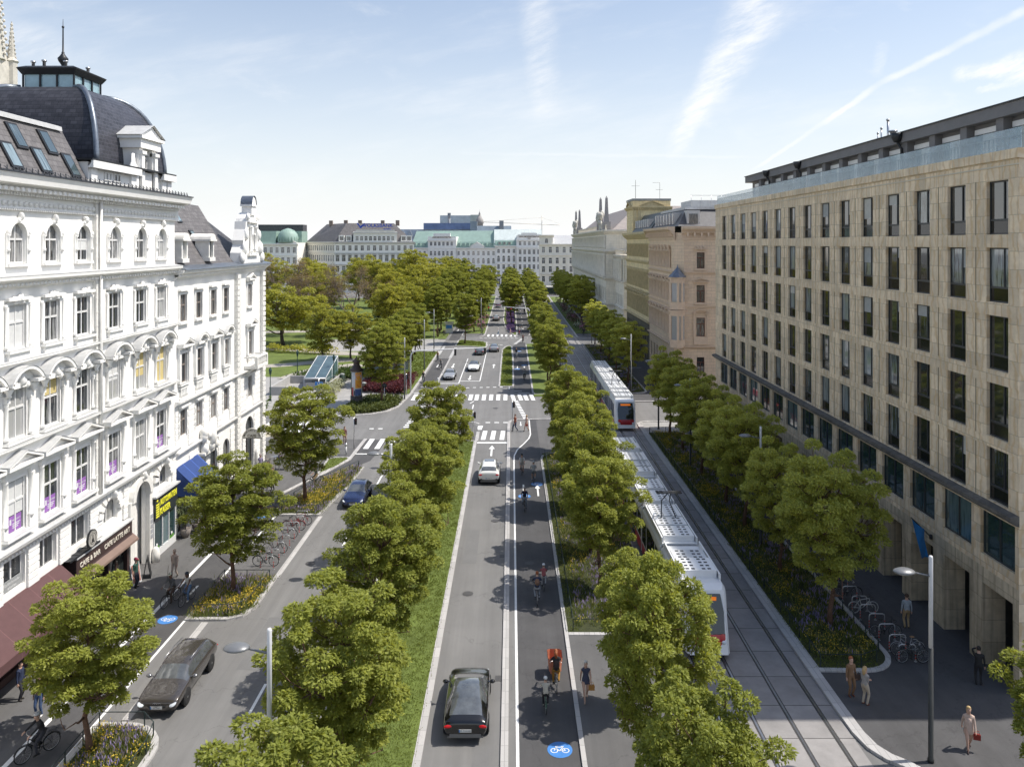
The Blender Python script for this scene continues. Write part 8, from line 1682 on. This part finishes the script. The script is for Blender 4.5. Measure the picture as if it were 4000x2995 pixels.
# --- beyond the junction
rider('waving woman in black with blond hair cycling at the planted kerb', 'pale green bicycle of the waving woman', -13.3, 119.7, R(8), (.3,.4,.38), 1.0, near=False, top=(.02,.02,.022), bottom=(.02,.02,.024), hair='blond', z=.01, fem=True)
rider('cyclist in grey shirt and helmet left of the silver saloon', 'white bicycle left of the silver saloon', -11.8, 132.5, C_, (.5,.5,.5), 1.0, near=False, top=(.22,.22,.22), bottom=(.03,.03,.035), helmet=(.3,.3,.3), z=.01)
rider('cyclist in brown top farthest along the left dark cycle path', 'dark bicycle farthest along the left cycle path', -13.2, 141.8, C_, (.05,.05,.05), 1.0, near=False, top=(.25,.15,.08), bottom=(.05,.05,.06), hair='brown', z=.01)
rider('cyclist in grey top and dark trousers riding away beside the grass island', 'dark bicycle riding away beside the grass island', 2.04, 121.8, A_, (.04,.04,.04), 1.02, near=False, top=(.16,.17,.18), bottom=(.02,.02,.025), helmet=(.25,.25,.25))
rider('cyclist with red hair and black top approaching at the end of the island', 'grey bicycle approaching at the end of the island', .95, 145.6, C_, (.3,.3,.3), 1.02, near=False, top=(.015,.015,.017), bottom=(.25,.27,.30), hair='red')
rider('cyclist in dark red at the far crossing of the cycle path', 'bicycle at the far crossing of the cycle path', 2.5, 167.9, A_, (.1,.03,.03), 1.02, near=False, top=(.10,.035,.03), bottom=(.04,.03,.03), hair='dark')
rider('cyclist waiting by the far kiosk on the left', 'bicycle by the far kiosk on the left', -15.1, 178.3, R(60), (.04,.04,.04), 1.0, near=False, top=(.06,.05,.05), bottom=(.05,.05,.06), hair='dark', z=.07)
rider('cyclist deep in the shade of the far cycle path', 'bicycle deep in the shade of the far cycle path', 3.9, 236, A_, (.03,.03,.03), 1.05, near=False, top=(.02,.02,.03), bottom=(.03,.03,.04), hair='dark')
for lab, x, y, rz, tp, bt, kw in [('pedestrian in brown dress by the far left crossing', -16.95, 180.8, C_, (.28,.14,.09), (.28,.14,.09), dict(dress=(.28,.14,.09,.5), fem=True, z=.07)), ('pedestrian in black suit beside the brown dress', -16.4, 181.2, A_, (.02,.02,.022), (.02,.02,.022), dict(z=.07)),
    ('pedestrian in white shirt and jeans on the far zebra', -2.95, 180.4, R(-80), (.62,.62,.62), (.20,.28,.40), dict(pose='walk', hair='white')), ('pedestrian in long beige coat on the far zebra', -.2, 180.6, R(-80), (.55,.38,.30), (.5,.35,.28), dict(coat=(.55,.38,.30), fem=True)),
    ('pedestrian in pink skirt past the far zebra', 1.9, 183.6, R(-80), (.5,.5,.52), (.4,.1,.12), dict(dress=(.45,.10,.12,.5), fem=True)), ('pedestrian in white top next to the pink skirt', 2.4, 184.6, R(-80), (.6,.58,.56), (.2,.2,.25), {}),
    ('pedestrian in dark clothes waiting left of the far zebra', -6.5, 181.8, R(-90), (.1,.1,.11), (.04,.04,.05), dict(z=.13)), ('pedestrian in black on the left side zebra', -18.1, 155.8, R(90), (.02,.02,.02), (.03,.03,.03), dict(pose='walk')), ('pedestrian in dark red on the left side zebra', -19.0, 158.2, R(90), (.09,.03,.03), (.03,.03,.035), dict(pose='walk')),
    ('pedestrian in dark coat on the far side of the tram crossing', 16.6, 181.5, A_, (.03,.035,.04), (.03,.03,.03), dict(coat=(.03,.035,.04)))]:
    person(lab, x, y, rz, tp, bt, near=False, **{'pose': 'stand', **kw})
# --- right pavement
w = person('woman in brown trouser suit standing at the tram kerb', 15.78, 36.75, R(10), (.24,.14,.075), (.22,.125,.065), 'stand', 'l', 'red', shoes=(.18,.06,.03), fem=True, z=.022, h=1.76)
held('shoulder_bag', 'dark shoulder bag on the arm of the woman in brown suit', 'handbag', w, (.27, -.06, .98), bag((.06, .035, .025)))
person('blond long-haired woman in grey top and beige trousers facing the brown suit', 16.12, 36.05, R(120), (.34,.32,.30), (.48,.40,.30), 'fold', 'l', 'blond', True, sleeve='short', shoes=(.16,.05,.03), fem=True, z=.022, h=1.68)
person('man in pale blue sweater and khaki trousers walking along the arcade', 21.6, 43.2, R(172), (.34,.38,.42), (.40,.28,.15), 'stand', 'l', 'brown', z=.022, h=1.82)
person('man in black jacket phoning beside the arcade piers', 22.25, 37.65, R(160), (.015,.015,.017), (.02,.02,.024), 'phone', 'l', 'dark', z=.022, h=1.78)
w = person('blond woman in beige coat walking in the lower right corner', 19.0, 32.85, R(-20), (.58,.43,.35), (.45,.32,.25), 'walk', 'l', 'blond', True, coat=(.60,.45,.37), legs='none', shoes=(.05,.03,.03), fem=True, z=.022, h=1.72)
held('handbag', 'dark red handbag of the blond woman in beige coat', 'handbag', w, (.29, -.05, .74), bag((.25, .03, .02)))
# --- parked bicycles and their hoops
def hoop_stand(name, label, x, y, rz, group, first={}):
    t = thing(name, label, 'bike rack', (x, y, .02), rz, group)
    if 'm' not in first:
        b = MB(); b.tube([(-.42, 0, 0), (-.42, 0, .72), (-.39, 0, .82), (-.30, 0, .87), (.30, 0, .87), (.39, 0, .82), (.42, 0, .72), (.42, 0, 0)], .028, 8); b.box(-.48, -.36, -.05, .05, 0, .02); b.box(.36, .48, -.05, .05, 0, .02); first['m'] = b.mesh('hoop', M('hoop_steel', (.55, .55, .56), .35, 8, .1, metal=.5))
        b = MB()
        for s in (-1, 1):
            for k in range(3): b.tube([(s*.42, 0, .14+.15*k), (s*.42, 0, .21+.15*k)], .0295, 8)
        first['s'] = b.mesh('red_stripes', M('red_stripe', (.60, .06, .05), .5))
    link('hoop', first['m'], t); link('red_stripes', first['s'], t); return t
ry = [39.75, 40.75, 41.9, 43.05, 44.15, 45.2, 46.5, 47.8, 49.1, 50.4, 51.7, 56, 57.3, 58.6, 72, 73.4, 74.8]
for i, y in enumerate(ry): hoop_stand('bike_hoop', f'steel bike hoop beside the right flower bed, number {i+1} counted from the camera' if False else f'steel bike hoop with red stripes, {ordinal(i) if i < 16 else "farthest"} from the camera beside the right bed', 19.9, y, 0, 'bike hoops on the right pavement')
RB_ = 'bicycles parked on the right pavement'; X9 = R(90)
bicycle('silver bicycle with tan saddle and high handlebar at the two nearest hoops', 20.2, 40.35, R(-90), (.35,.35,.36), saddle=(.35,.2,.1), kind='city', group=RB_)
bicycle('slim dark bicycle at the nearest hoop on the right pavement', 20.1, 39.62, X9, (.06,.07,.07), kind='city', group=RB_)
bicycle('black road bicycle leaning at the third hoop', 19.95, 42.2, X9, (.012,.012,.012), kind='road', group=RB_)
bicycle('white road bicycle leaning at the hoop under the big right tree', 20.0, 44.95, X9, (.62,.62,.62), tyre=M('white_tyre', (.5, .5, .5), .7), kind='road', group=RB_)
for y, c, lab in ((46.8, (.06,.06,.06), 'dark bicycle just behind the white road bicycle'), (49.4, (.4,.4,.42), 'pale bicycle partly hidden by the big right tree'), (51.9, (.1,.1,.12), 'dark bicycle behind the crown of the big right tree'), (57.5, (.3,.08,.05), 'reddish bicycle at the middle group of right hoops'), (72.2, (.5,.5,.5), 'silver bicycle at the far group of right hoops'), (73.6, (.05,.05,.05), 'black bicycle at the far group of right hoops')): bicycle(lab, 19.9, y, X9, c, kind='city', group=RB_)
for i, y in enumerate((51.0, 52.2, 53.4, 54.7, 55.9, 57.2, 58.5, 59.6)): hoop_stand('bike_hoop', f'steel bike hoop with red stripes, {ordinal(i)} from the camera on the left parking strip', -15.75, y, 0, 'bike hoops on the left parking strip')
LB_ = 'bicycles parked on the left strip'
bicycle('dark green city bicycle with brown saddle nearest on the left strip', -16.0, 51.55, X9, (.025,.05,.035), saddle=(.3,.13,.05), kind='city', group=LB_, z=.012)
bicycle('black bicycle, second on the left strip', -16.05, 53.7, X9, (.015,.015,.016), kind='road', group=LB_, z=.012); bicycle('silver bicycle, third on the left strip', -16.1, 56.4, X9, (.42,.42,.43), kind='road', group=LB_, z=.012)
bicycle('bright red bicycle on the left strip', -15.95, 58.0, X9, (.30,.03,.025), kind='city', group=LB_, z=.012); bicycle('dark red bicycle farthest on the left strip beside the flower bed', -15.75, 59.1, X9, (.20,.03,.03), kind='road', group=LB_, z=.012)
# ------------------------------------------------------------------ street furniture
lamp_lo = M('lamp_base_dark', (.05, .052, .05), .5, 6, .15, metal=.3); lamp_hi = M('lamp_white', (.70, .70, .70), .4, 5, .06); lamp_hd = M('lamp_head_grey', (.20, .205, .21), .4, 5, .1, metal=.3)
def lamp_proto():
    t = thing('street_lamp', 'x', 'street lamp')
    b = MB(); b.lathe([(.13, 0), (.13, .1), (.10, .15), (.095, 4.6)], 14); b.build('lower_pole', lamp_lo, t)
    b = MB(); b.lathe([(.085, 4.55), (.08, 8.25), (.06, 8.32)], 14); b.build('upper_pole', lamp_hi, t)
    b = MB(); b.tube([(0, 0, 7.5), (-.75, 0, 7.66)], [.045, .03], 8); b.build('arm', lamp_hd, t)
    b = MB(); b.lathe([(.02, .12), (.18, .10), (.30, .03), (.33, -.02), (.30, -.05), (.02, -.06)], 18, 0, (-1.08, 0, 7.70), sx=1.35); hd = b.build('head', lamp_hd, t)
    b = MB(); b.lathe([(.01, 0), (.26, 0), (.26, -.015), (.01, -.015)], 18, 0, (-1.08, 0, 7.64), sx=1.35); b.build('lens', M('lamp_lens', (.8, .8, .78), .3), hd); return t
lp = lamp_proto(); L_ = [(-7.95, 26.0, 'nearest lamp on the grass median with white pole above the black car' if False else 'white-topped street lamp on the grass median, nearest of three'), (-7.6, 50, 'white-topped street lamp on the grass median, second of three'), (-6.9, 74.6, 'white-topped street lamp on the grass median, farthest of three'),
    (17.0, 32.05, 'tall street lamp in the lower right corner before the arcade'), (17.25, 54.7, 'street lamp standing in the long right flower bed'), (16.8, 74.2, 'street lamp at the far part of the right flower bed'), (16.66, 89.5, 'street lamp at the end of the right flower bed by the side street'), (16.75, 110.6, 'street lamp before the peach corner house'), (17.0, 167, 'far street lamp before the grey palace'),
    (-14.35, 106.4, 'street lamp beside the round juniper bed at the zebra'), (-14.5, 131.9, 'street lamp on the verge beside the waiting cars'), (-14.9, 152.5, 'street lamp at the end of the left verge'), (-7.0, 184.5, 'street lamp left of the far zebra'), (-7.2, 205, 'second street lamp along the far left lawn'), (-7.2, 228, 'third street lamp along the far left lawn')]
for i, (x, y, lab) in enumerate(L_):
    o = lp if i == 0 else dup(lp); o.location = (x, y, .05); o['label'] = lab; o['group'] = 'white topped street lamps'
# traffic signals
sig_m = M('signal_black', (.02, .02, .02), .5)
def signal_head(par, x, y, z, rz=0, red=True):
    b = MB(); b.box(-.15, .15, -.12, .12, 0, .9); h = b.build('signal_head', sig_m, par, (x, y, z), rz)
    for k, (c, on) in enumerate((((.5, .02, .02), red), ((.3, .15, .0), False), ((.0, .2, .06), False))):
        m = M('lens_%d_%d' % (k, on), c if on else tuple(v*.25 for v in c), .3, emit=(*c, 1.5) if on else None); b = MB(); b.lathe([(.01, 0), (.10, 0), (.10, .02), (.01, .02)], 12); l = b.build('lens', m, h, (0, -.12, .75-.29*k)); l.rotation_euler = (R(90), 0, 0)
    return h
t = thing('traffic_signal', 'grey mast with long curved arm and two signals over the waiting cars', 'traffic signal', (-14.2, 111.6, .06)); b = MB(); b.tube([(0, 0, 0), (0, 0, 5.0), (.15, 0, 5.5), (.6, 0, 5.8), (1.2, 0, 5.88), (10.6, 0, 6.3)], [.11, .11, .105, .10, .09, .06], 10); b.build('mast', lamp_hi, t); signal_head(t, 6.3, 0, 5.2, R(180)); signal_head(t, 10.5, 0, 5.4, R(180))
t = thing('traffic_signal', 'far signal arm with two red lights above the far zebra', 'traffic signal', (4.3, 186, .06)); b = MB(); b.tube([(0, 0, 0), (0, 0, 5.3), (-.4, 0, 5.7), (-9.6, 0, 6.4)], [.12, .12, .1, .06], 10); b.build('mast', lamp_hi, t); signal_head(t, -9.6, -.1, 5.2); signal_head(t, -4.3, -.1, 4.9)
t = thing('traffic_signal', 'white signal gantry beside the ochre palace at the far right side street', 'traffic signal', (21.8, 168.5, .03)); b = MB(); b.tube([(0, 0, 0), (0, 0, 6.0)], .13, 10); b.tube([(0, 0, 5.7), (-6, 0, 5.8)], .09, 8); b.build('mast', lamp_hi, t)
for i, (x, y, lab, h) in enumerate([(-16.1, 81.0, 'slim pedestrian signal at the left near crossing', 3.2), (.12, 89.4, 'slim pedestrian signal at the end of the kerb divider', 3.2), (-4.1, 84.9, 'slim pedestrian signal at the end of the grass median', 3.0), (-14.5, 109.4, 'grey pedestrian signal beside the red barberry hedge', 3.0)]):
    t = thing('pedestrian_signal', lab, 'traffic signal', (x, y, .05), group='slim pedestrian signals'); b = MB(); b.tube([(0, 0, 0), (0, 0, h)], .05, 8); b.build('pole', steel, t); b = MB(); b.box(-.12, .12, -.1, .1, h-.75, h-.1); s = b.build('signal_head', sig_m, t, (.18, 0, 0)); b = MB()
    for zz in (.28, .58): l = None
    b.lathe([(.01, 0), (.08, 0), (.08, .02), (.01, .02)], 10); l = b.build('lens', M('lens_off', (.08, .02, .02), .3), s, (0, -.1, h-.28)); l.rotation_euler = (R(90), 0, 0)
t = thing('bollard', 'short pale bollard with grey knob near the grass triangle', 'bollard', (-16.44, 78.7, .02)); b = MB(); b.lathe([(.09, 0), (.09, .85)], 12); b.build('post', lamp_hi, t); b = MB(); b.ell((0, 0, 1.0), (.16, .16, .17)); b.build('knob', steel, t)
t = thing('road_sign', 'round grey sign post seen from behind in the juniper bed', 'road sign', (-16.4, 102.3, .1)); b = MB(); b.tube([(0, 0, 0), (0, 0, 2.6)], .035, 8); b.build('post', steel, t); b = MB(); b.lathe([(.01, 0), (.32, 0), (.32, .03), (.01, .03)], 18); s = b.build('disc', dark_metal, t, (0, 0, 2.55)); s.rotation_euler = (R(90), 0, 0); b = MB(); b.box(-.25, .25, -.02, .02, 1.9, 2.1); b.build('plate', dark_metal, t)
# flower bed railings
def railing(name, label, pts, group=None, z=.1, h=.62, closed=False):
    t = thing(name, label, 'railing', (pts[0][0], pts[0][1], z)); o = Vector((pts[0][0], pts[0][1], 0)); b = MB(); P = [(p[0]-o.x, p[1]-o.y, h) for p in pts]+([(0, 0, h)] if closed else [])
    b.tube(P, .022, 6); b.build('top_rail', M('rail_green_black', (.02, .035, .035), .5), t); k = 0; pb = MB(); pb.box(-.02, .02, -.02, .02, 0, h); pm = pb.mesh('post', MATS['rail_green_black'])
    for a, c in zip(P[:-1], P[1:]):
        d = Vector(c)-Vector(a); n = max(1, round(d.length/1.45))
        for q in range(n):
            if k < 98: p = Vector(a)+d*q/n; link('post', pm, t, (p.x, p.y, 0)); k += 1
    link('post', pm, t, (P[-1][0], P[-1][1], 0)) if not closed else None
    if group: t['group'] = group
    return t
G1 = 'low railings round the flower beds'
railing('bed_railing', 'low dark railing round the nearest left flower bed', [(-17.85, 29), (-17.85, 34.3), (-15.9, 34.3), (-15.2, 33.6), (-14.95, 32.4), (-14.95, 29)], G1)
railing('bed_railing', 'low dark railing round the second left flower bed', [(-17.85, 49.25), (-17.85, 44.5), (-15.95, 44.5), (-15.3, 44.9), (-15.05, 45.7), (-15.05, 49.25), (-17.85, 49.25)], G1)
railing('bed_railing', 'low dark railing along the third left flower bed beside the curved path', [(-14.25, 74), (-16.6, 69.0), (-17.75, 64.6), (-17.85, 61.5), (-15.0, 61.5), (-14.8, 64), (-14.3, 69.5), (-14.2, 73.5)], G1)
railing('bed_railing', 'low railing along the front end and left side of the flower median', [(8.2, 42.8), (3.35, 42.8), (3.35, 78.5)], G1)
railing('bed_railing', 'low dark railing round the long right flower bed', [(15.3, 87.3), (15.3, 39.1), (17.3, 39.1), (18.3, 39.6), (18.85, 40.6), (18.85, 87.3)], G1); railing('bed_railing', 'low black railing at the far end of the right flower bed', [(15.3, 87.6), (18.9, 87.6)], G1)
# advertising column
t = thing('advertising_column', 'round advertising column with posters and dark domed cap on the paved square', 'advertising column', (-20.2, 103.3, .05)); b = MB(); b.lathe([(.92, 0), (.92, .25), (.80, .35), (.78, 1.15), (.74, 1.2)], 24); b.build('plinth', M('column_plinth', (.075, .06, .055), .7, 4, .3), t)
b = MB(); b.lathe([(.72, 1.15), (.72, 4.3)], 28, 0); b.build('drum', M('poster_white_paper', (.72, .70, .68), .6, 2, .06), t)
b = MB(); b.lathe([(.74, 4.3), (.86, 4.4), (.86, 4.6), (.6, 4.75), (.5, 5.05), (.42, 5.1), (.40, 5.5), (.62, 5.55), (.45, 5.75), (.12, 6.05), (.03, 6.3)], 20); b.build('cap', M('column_cap', (.085, .062, .055), .6, 4, .25), t)
def curved(par, a0, a1, z0, z1, r, mat, name='poster'):
    b = MB(); n = 8; V = [(r*math.sin(R(a0+(a1-a0)*i/n)), -r*math.cos(R(a0+(a1-a0)*i/n)), z) for z in (z0, z1) for i in range(n+1)]; b.add(V, [(i, i+1, n+2+i, n+1+i) for i in range(n)]); return b.build(name, mat, par)
org = curved(t, -2, 75, 2.2, 4.25, .728, M('orange_poster', (.75, .33, .03), .55, 2, .1)); curved(t, -85, -48, 1.3, 4.25, .728, M('green_poster', (.10, .12, .05), .6, 3, .5)); curved(t, -46, -22, 1.2, 2.3, .729, M('red_poster', (.45, .06, .06), .6, 3, .4)); curved(t, -4, 70, 1.25, 2.1, .729, M('blue_collage', (.08, .12, .28), .6, 3, .6)); curved(t, -16, -6, 1.3, 1.9, .73, M('navy_poster', (.03, .05, .12), .6))
def dot(a, z, r, mat, zr=None):
    b = MB(); n = 16; rr = .734; V = [(rr*math.sin(R(a)+r*math.cos(2*math.pi*i/n)/rr), -rr*math.cos(R(a)+r*math.cos(2*math.pi*i/n)/rr), z+r*math.sin(2*math.pi*i/n)) for i in range(n)]; b.add(V, [tuple(range(n))]); b.build('print_spot', mat, org)
dot(28, 3.65, .40, M('lilac_spot', (.35, .38, .65), .5)); dot(45, 2.65, .33, M('red_spot', (.70, .08, .03), .5)); dot(20, 3.85, .16, M('pink_spot', (.75, .35, .30), .5))
# glass stair canopy of the underground station
t = thing('stair_canopy', 'grey underground stair parapet with sloping glass canopy roof', 'canopy', (-28.3, 114, .05)); b = MB()
b.box(-5.2, -1.3, -4.5, -4.2, 0, 1.15); b.box(-5.2, -4.9, -4.2, 5, 0, 1.15); b.box(-1.3, 2.2, -.3, 0, 0, 1.0); b.box(2.0, 2.3, 0, 8.2, 0, 1.0); b.box(-4.9, 2.0, 4.9, 5.2, 0, 1.1); b.build('parapet', M('parapet_concrete', (.42, .41, .39), .85, 1.5, .12), t)
b = MB(); b.add([(-1.5, -.3, 1.6), (1.6, -.3, 1.6), (1.6, 7.8, 3.7), (-1.5, 7.8, 3.7)], [(0,1,2,3)]); b.add([(-1.5, -.3, 1.5), (1.6, -.3, 1.5), (1.6, 7.8, 3.6), (-1.5, 7.8, 3.6)], [(3,2,1,0)]); b.build('glass_roof', M('canopy_glass', (.085, .13, .145), .06, .8, .3, spec=.9), t)
b = MB(); b.add([(1.62, -.3, 1.0), (1.62, 7.8, 1.0), (1.62, 7.8, 3.65), (1.62, -.3, 1.55)], [(0,1,2,3)]); b.build('side_glazing', M('canopy_side', (.12, .2, .22), .08, .8, .3), t)
b = MB()
for x in (-1.5, .05, 1.6): b.tube([(x, -.3, 1.62), (x, 7.8, 3.72)], .06, 6)
b.tube([(-1.5, -.3, 1.6), (1.6, -.3, 1.6)], .14, 6); b.tube([(-1.5, 7.8, 3.7), (1.6, 7.8, 3.7)], .08, 6)
for y, zt in ((-.2, 1.55), (3.8, 2.6), (7.7, 3.65)):
    for x in (-1.5, 1.6): b.tube([(x, y, 0), (x, y, zt)], .06, 6)
b.build('frame', lamp_hi, t)
t = thing('station_sign', 'small blue underground sign board beside the stair parapet', 'sign', (-26.4, 108.5, .05)); b = MB(); b.tube([(0, 0, 0), (0, 0, 2.4)], .05, 8); b.build('post', steel, t); b = MB(); b.box(-.5, .5, -.06, .06, 1.5, 2.0); b.build('panel', blue_paint, t); b = MB(); b.box(-.3, .35, -.3, .1, 0, 1.3); b.build('ticket_box', M('box_grey', (.5, .5, .5), .5), t)
text('U', .5, white_metal, t, (0, -.07, 1.57), (R(90), 0, 0), 'sign_lettering', .01, bold=.01)
def park_lamp(x, y, lab):
    t = thing('park_lamp', lab, 'park lamp', (x, y, .06), group='green iron park lamps'); gm = M('park_lamp_green', (.02, .055, .045), .5, 5, .2); b = MB(); b.lathe([(.16, 0), (.14, .4), (.07, .55), (.05, 3.3), (.08, 3.4), (.04, 3.5)], 10); b.build('pole', gm, t); b = MB(); b.lathe([(.10, 3.5), (.20, 4.0), (.24, 4.05), (.16, 4.25), (.03, 4.5)], 8, 0, smooth=False); b.build('lantern', gm, t)
park_lamp(-33.2, 122.8, 'iron park lamp left of the glass stair canopy'); park_lamp(-26.45, 117.9, 'iron park lamp touching the right of the glass stair canopy'); park_lamp(-32.1, 105.4, 'iron park lamp near the corner house hedge')
for x, y, lab in ((-20.95, 112.4, 'green litter bin beside the advertising column'), (-25.6, 119.9, 'green litter bin behind the stair canopy')):
    t = thing('litter_bin', lab, 'litter bin', (x, y, .05), group='green litter bins'); b = MB(); b.lathe([(.34, .1), (.36, 1.1), (.30, 1.12)], 14); b.build('bin', M('bin_green', (.03, .06, .045), .5, 4, .2), t); b = MB(); b.lathe([(.37, 1.1), (.37, 1.22), (.2, 1.3)], 14); b.build('lid', M('bin_lid', (.3, .32, .31), .4), t)
t = thing('park_kiosk', 'small white and blue kiosk with roof behind the far left crossing', 'kiosk', (-14.6, 186, .06)); b = MB(); b.box(-.8, .8, -.6, .6, 0, 2.4); b.build('cabin', lamp_hi, t); b = MB(); b.box(-.7, .7, -.63, -.6, 1.1, 1.9); b.build('poster', blue_paint, t); b = MB(); b.box(-1.1, 1.1, -.9, .9, 2.4, 2.52); b.build('roof', steel, t)
t = thing('info_board', 'dark display board in the far left grass', 'sign', (-10.2, 200, .1)); b = MB(); b.box(-1.4, 1.4, -.1, .1, .7, 2.2); b.build('panel', M('display_dark', (.06, .03, .035), .4, 3, .4), t); b = MB(); b.box(-1.2, -1.1, -.06, .06, 0, .7); b.build('leg', dark_metal, t); b = MB(); b.box(1.1, 1.2, -.06, .06, 0, .7); b.build('leg', dark_metal, t)
t = thing('bus_shelter_panel', 'low pale glass panel with steel frame behind the barberry hedge', 'shelter', (-19.6, 126, .06)); b = MB(); b.box(-3.2, 3.2, -.04, .04, .9, 2.2); b.build('panel', M('shelter_glass', (.3, .35, .36), .1, 1, .2), t); b = MB(); b.box(-3.3, 3.3, -.08, .08, 2.2, 2.3); b.build('beam', steel, t)
for x in (-3.2, 3.2): b = MB(); b.box(x-.05, x+.05, -.05, .05, 0, 2.2); b.build('post', steel, t)
# menu boards, cafe chairs, parasols
def a_board(x, y, rz, lab, white):
    t = thing('menu_board', lab, 'menu board', (x, y, .014), rz, 'menu boards at the cafe'); m = dark_metal
    for s in (-1, 1):
        b = MB(); b.box(-.38, .38, -.018, .018, 0, 1.25); pnl = b.build('frame', m if not white else lamp_hi, t, (0, s*.22, .02)); pnl.rotation_euler = (R(10)*s, 0, 0)
        b = MB(); b.box(-.33, .33, -.005, .005, .1, 1.18); f = b.build('panel', M('menu_print', (.42, .22, .18), .6, 9, .8) if white else M('chalk_board', (.02, .02, .02), .8), pnl, (0, s*.021, 0))
a_board(-23.3, 48.9, R(75), 'white framed menu board with food pictures beside the beanie man', True); a_board(-22.95, 49.9, R(110), 'black folding chalk board beside the carved doorway', False); a_board(-23.25, 45.6, R(60), 'large white menu board with pictures behind the nearest left tree', True)
def chair(x, y, rz, lab, g, col):
    t = thing('cafe_chair', lab, 'chair', (x, y, .014), rz, g); m = cloth(col)
    b = MB(); b.box(-.21, .21, -.21, .21, .43, .47); b.build('seat', m, t); b = MB(); b.box(-.21, .21, .19, .22, .5, .86); b.build('backrest', m, t)
    for sx in (-1, 1):
        for sy in (-1, 1): b = MB(); b.box(sx*.18-.015, sx*.18+.015, sy*.18-.015, sy*.18+.015, 0, .43 if sy < 0 else .5); b.build('leg', dark_metal, t)
def table(x, y, lab, g):
    t = thing('cafe_table', lab, 'table', (x, y, .014), 0, g); b = MB(); b.lathe([(.36, .72), (.36, .75), (.01, .751)], 18); b.build('tabletop', steel, t); b = MB(); b.lathe([(.22, 0), (.22, .03), (.03, .06), (.03, .72)], 12); b.build('pedestal', dark_metal, t)
for i, (x, y) in enumerate([(-22.6, 43.6), (-22.4, 72.0), (-21.6, 73.6), (-22.6, 75.4)]):
    w_ = ['under the cafe canopy', 'nearest outside the corner cafe', 'second outside the corner cafe', 'farthest outside the corner cafe'][i]
    table(x, y, 'round steel cafe table '+w_, 'cafe tables'); chair(x-.6, y, R(90), 'wicker cafe chair on the wall side of the table '+w_, 'cafe chairs', (.20,.18,.16)); chair(x+.6, y, R(-90), 'wicker cafe chair on the street side of the table '+w_, 'cafe chairs', (.06,.10,.30) if i == 0 else (.22,.2,.18))
t = thing('cafe_chair_sign', 'x', 'x') if False else None
for i, (x, y, h, lab) in enumerate([(-25.0, 79.0, 2.5, 'cream cafe parasol with round canopy behind the corner house'), (-28.0, 81.0, 2.5, 'second cream parasol farther left behind the corner house')]):
    t = thing('parasol', lab, 'parasol', (x, y, .014), group='cream parasols at the corner cafe'); b = MB(); b.lathe([(1.9, h-.45), (1.85, h-.2), (.9, h+.25), (.05, h+.6)], 12, 0, smooth=False); b.build('canopy', M('cream_canvas', (.72, .66, .52), .8, 2, .08), t); b = MB(); b.tube([(0, 0, 0), (0, 0, h+.4)], .035, 8); b.build('pole', steel, t)
t = thing('closed_parasol', 'closed grey parasol standing at the corner cafe entrance', 'parasol', (-22.9, 71.0, .014)); b = MB(); b.lathe([(.05, .8), (.17, 1.0), (.13, 2.2), (.03, 2.6)], 10); b.build('canopy', M('grey_canvas', (.5, .49, .47), .8, 3, .1), t); b = MB(); b.tube([(0, 0, 0), (0, 0, 1)], .03, 6); b.build('pole', steel, t)
t = thing('closed_parasol', 'closed white parasol beside the blue awning', 'parasol', (-22.9, 62.0, .014)); b = MB(); b.lathe([(.04, 1.2), (.3, 1.35), (.12, 2.7), (.02, 3.0)], 10); b.build('canopy', M('white_canvas', (.74, .73, .70), .8, 3, .08), t); b = MB(); b.tube([(0, 0, 0), (0, 0, 1.4)], .03, 6); b.build('pole', steel, t)
for x, y, lab in ((-22.8, 70.0, 'terracotta pot with red plant by the corner cafe entrance'),): 
    t = thing('flower_pot', lab, 'plant pot', (x, y, .014)); b = MB(); b.lathe([(.2, 0), (.3, .45), (.27, .47)], 12); b.build('pot', M('terracotta', (.35, .12, .06), .8), t); b = MB(); b.ell((0, 0, .6), (.3, .3, .25)); b.build('plant', leaf_d, t)
# overhead tram wires are barely seen: one span wire from the white house
t = thing('span_wire', 'thin span wire stretched from the white palace wall over the junction', 'wire', (-14.5, 120, 7.0)); b = MB(); b.tube([(-11, 4, -.4), (0, 0, -.6), (14, -3, -.3)], .014, 4); b.build('cable', dark_metal, t)

bpy.data.scenes.remove(TMP)
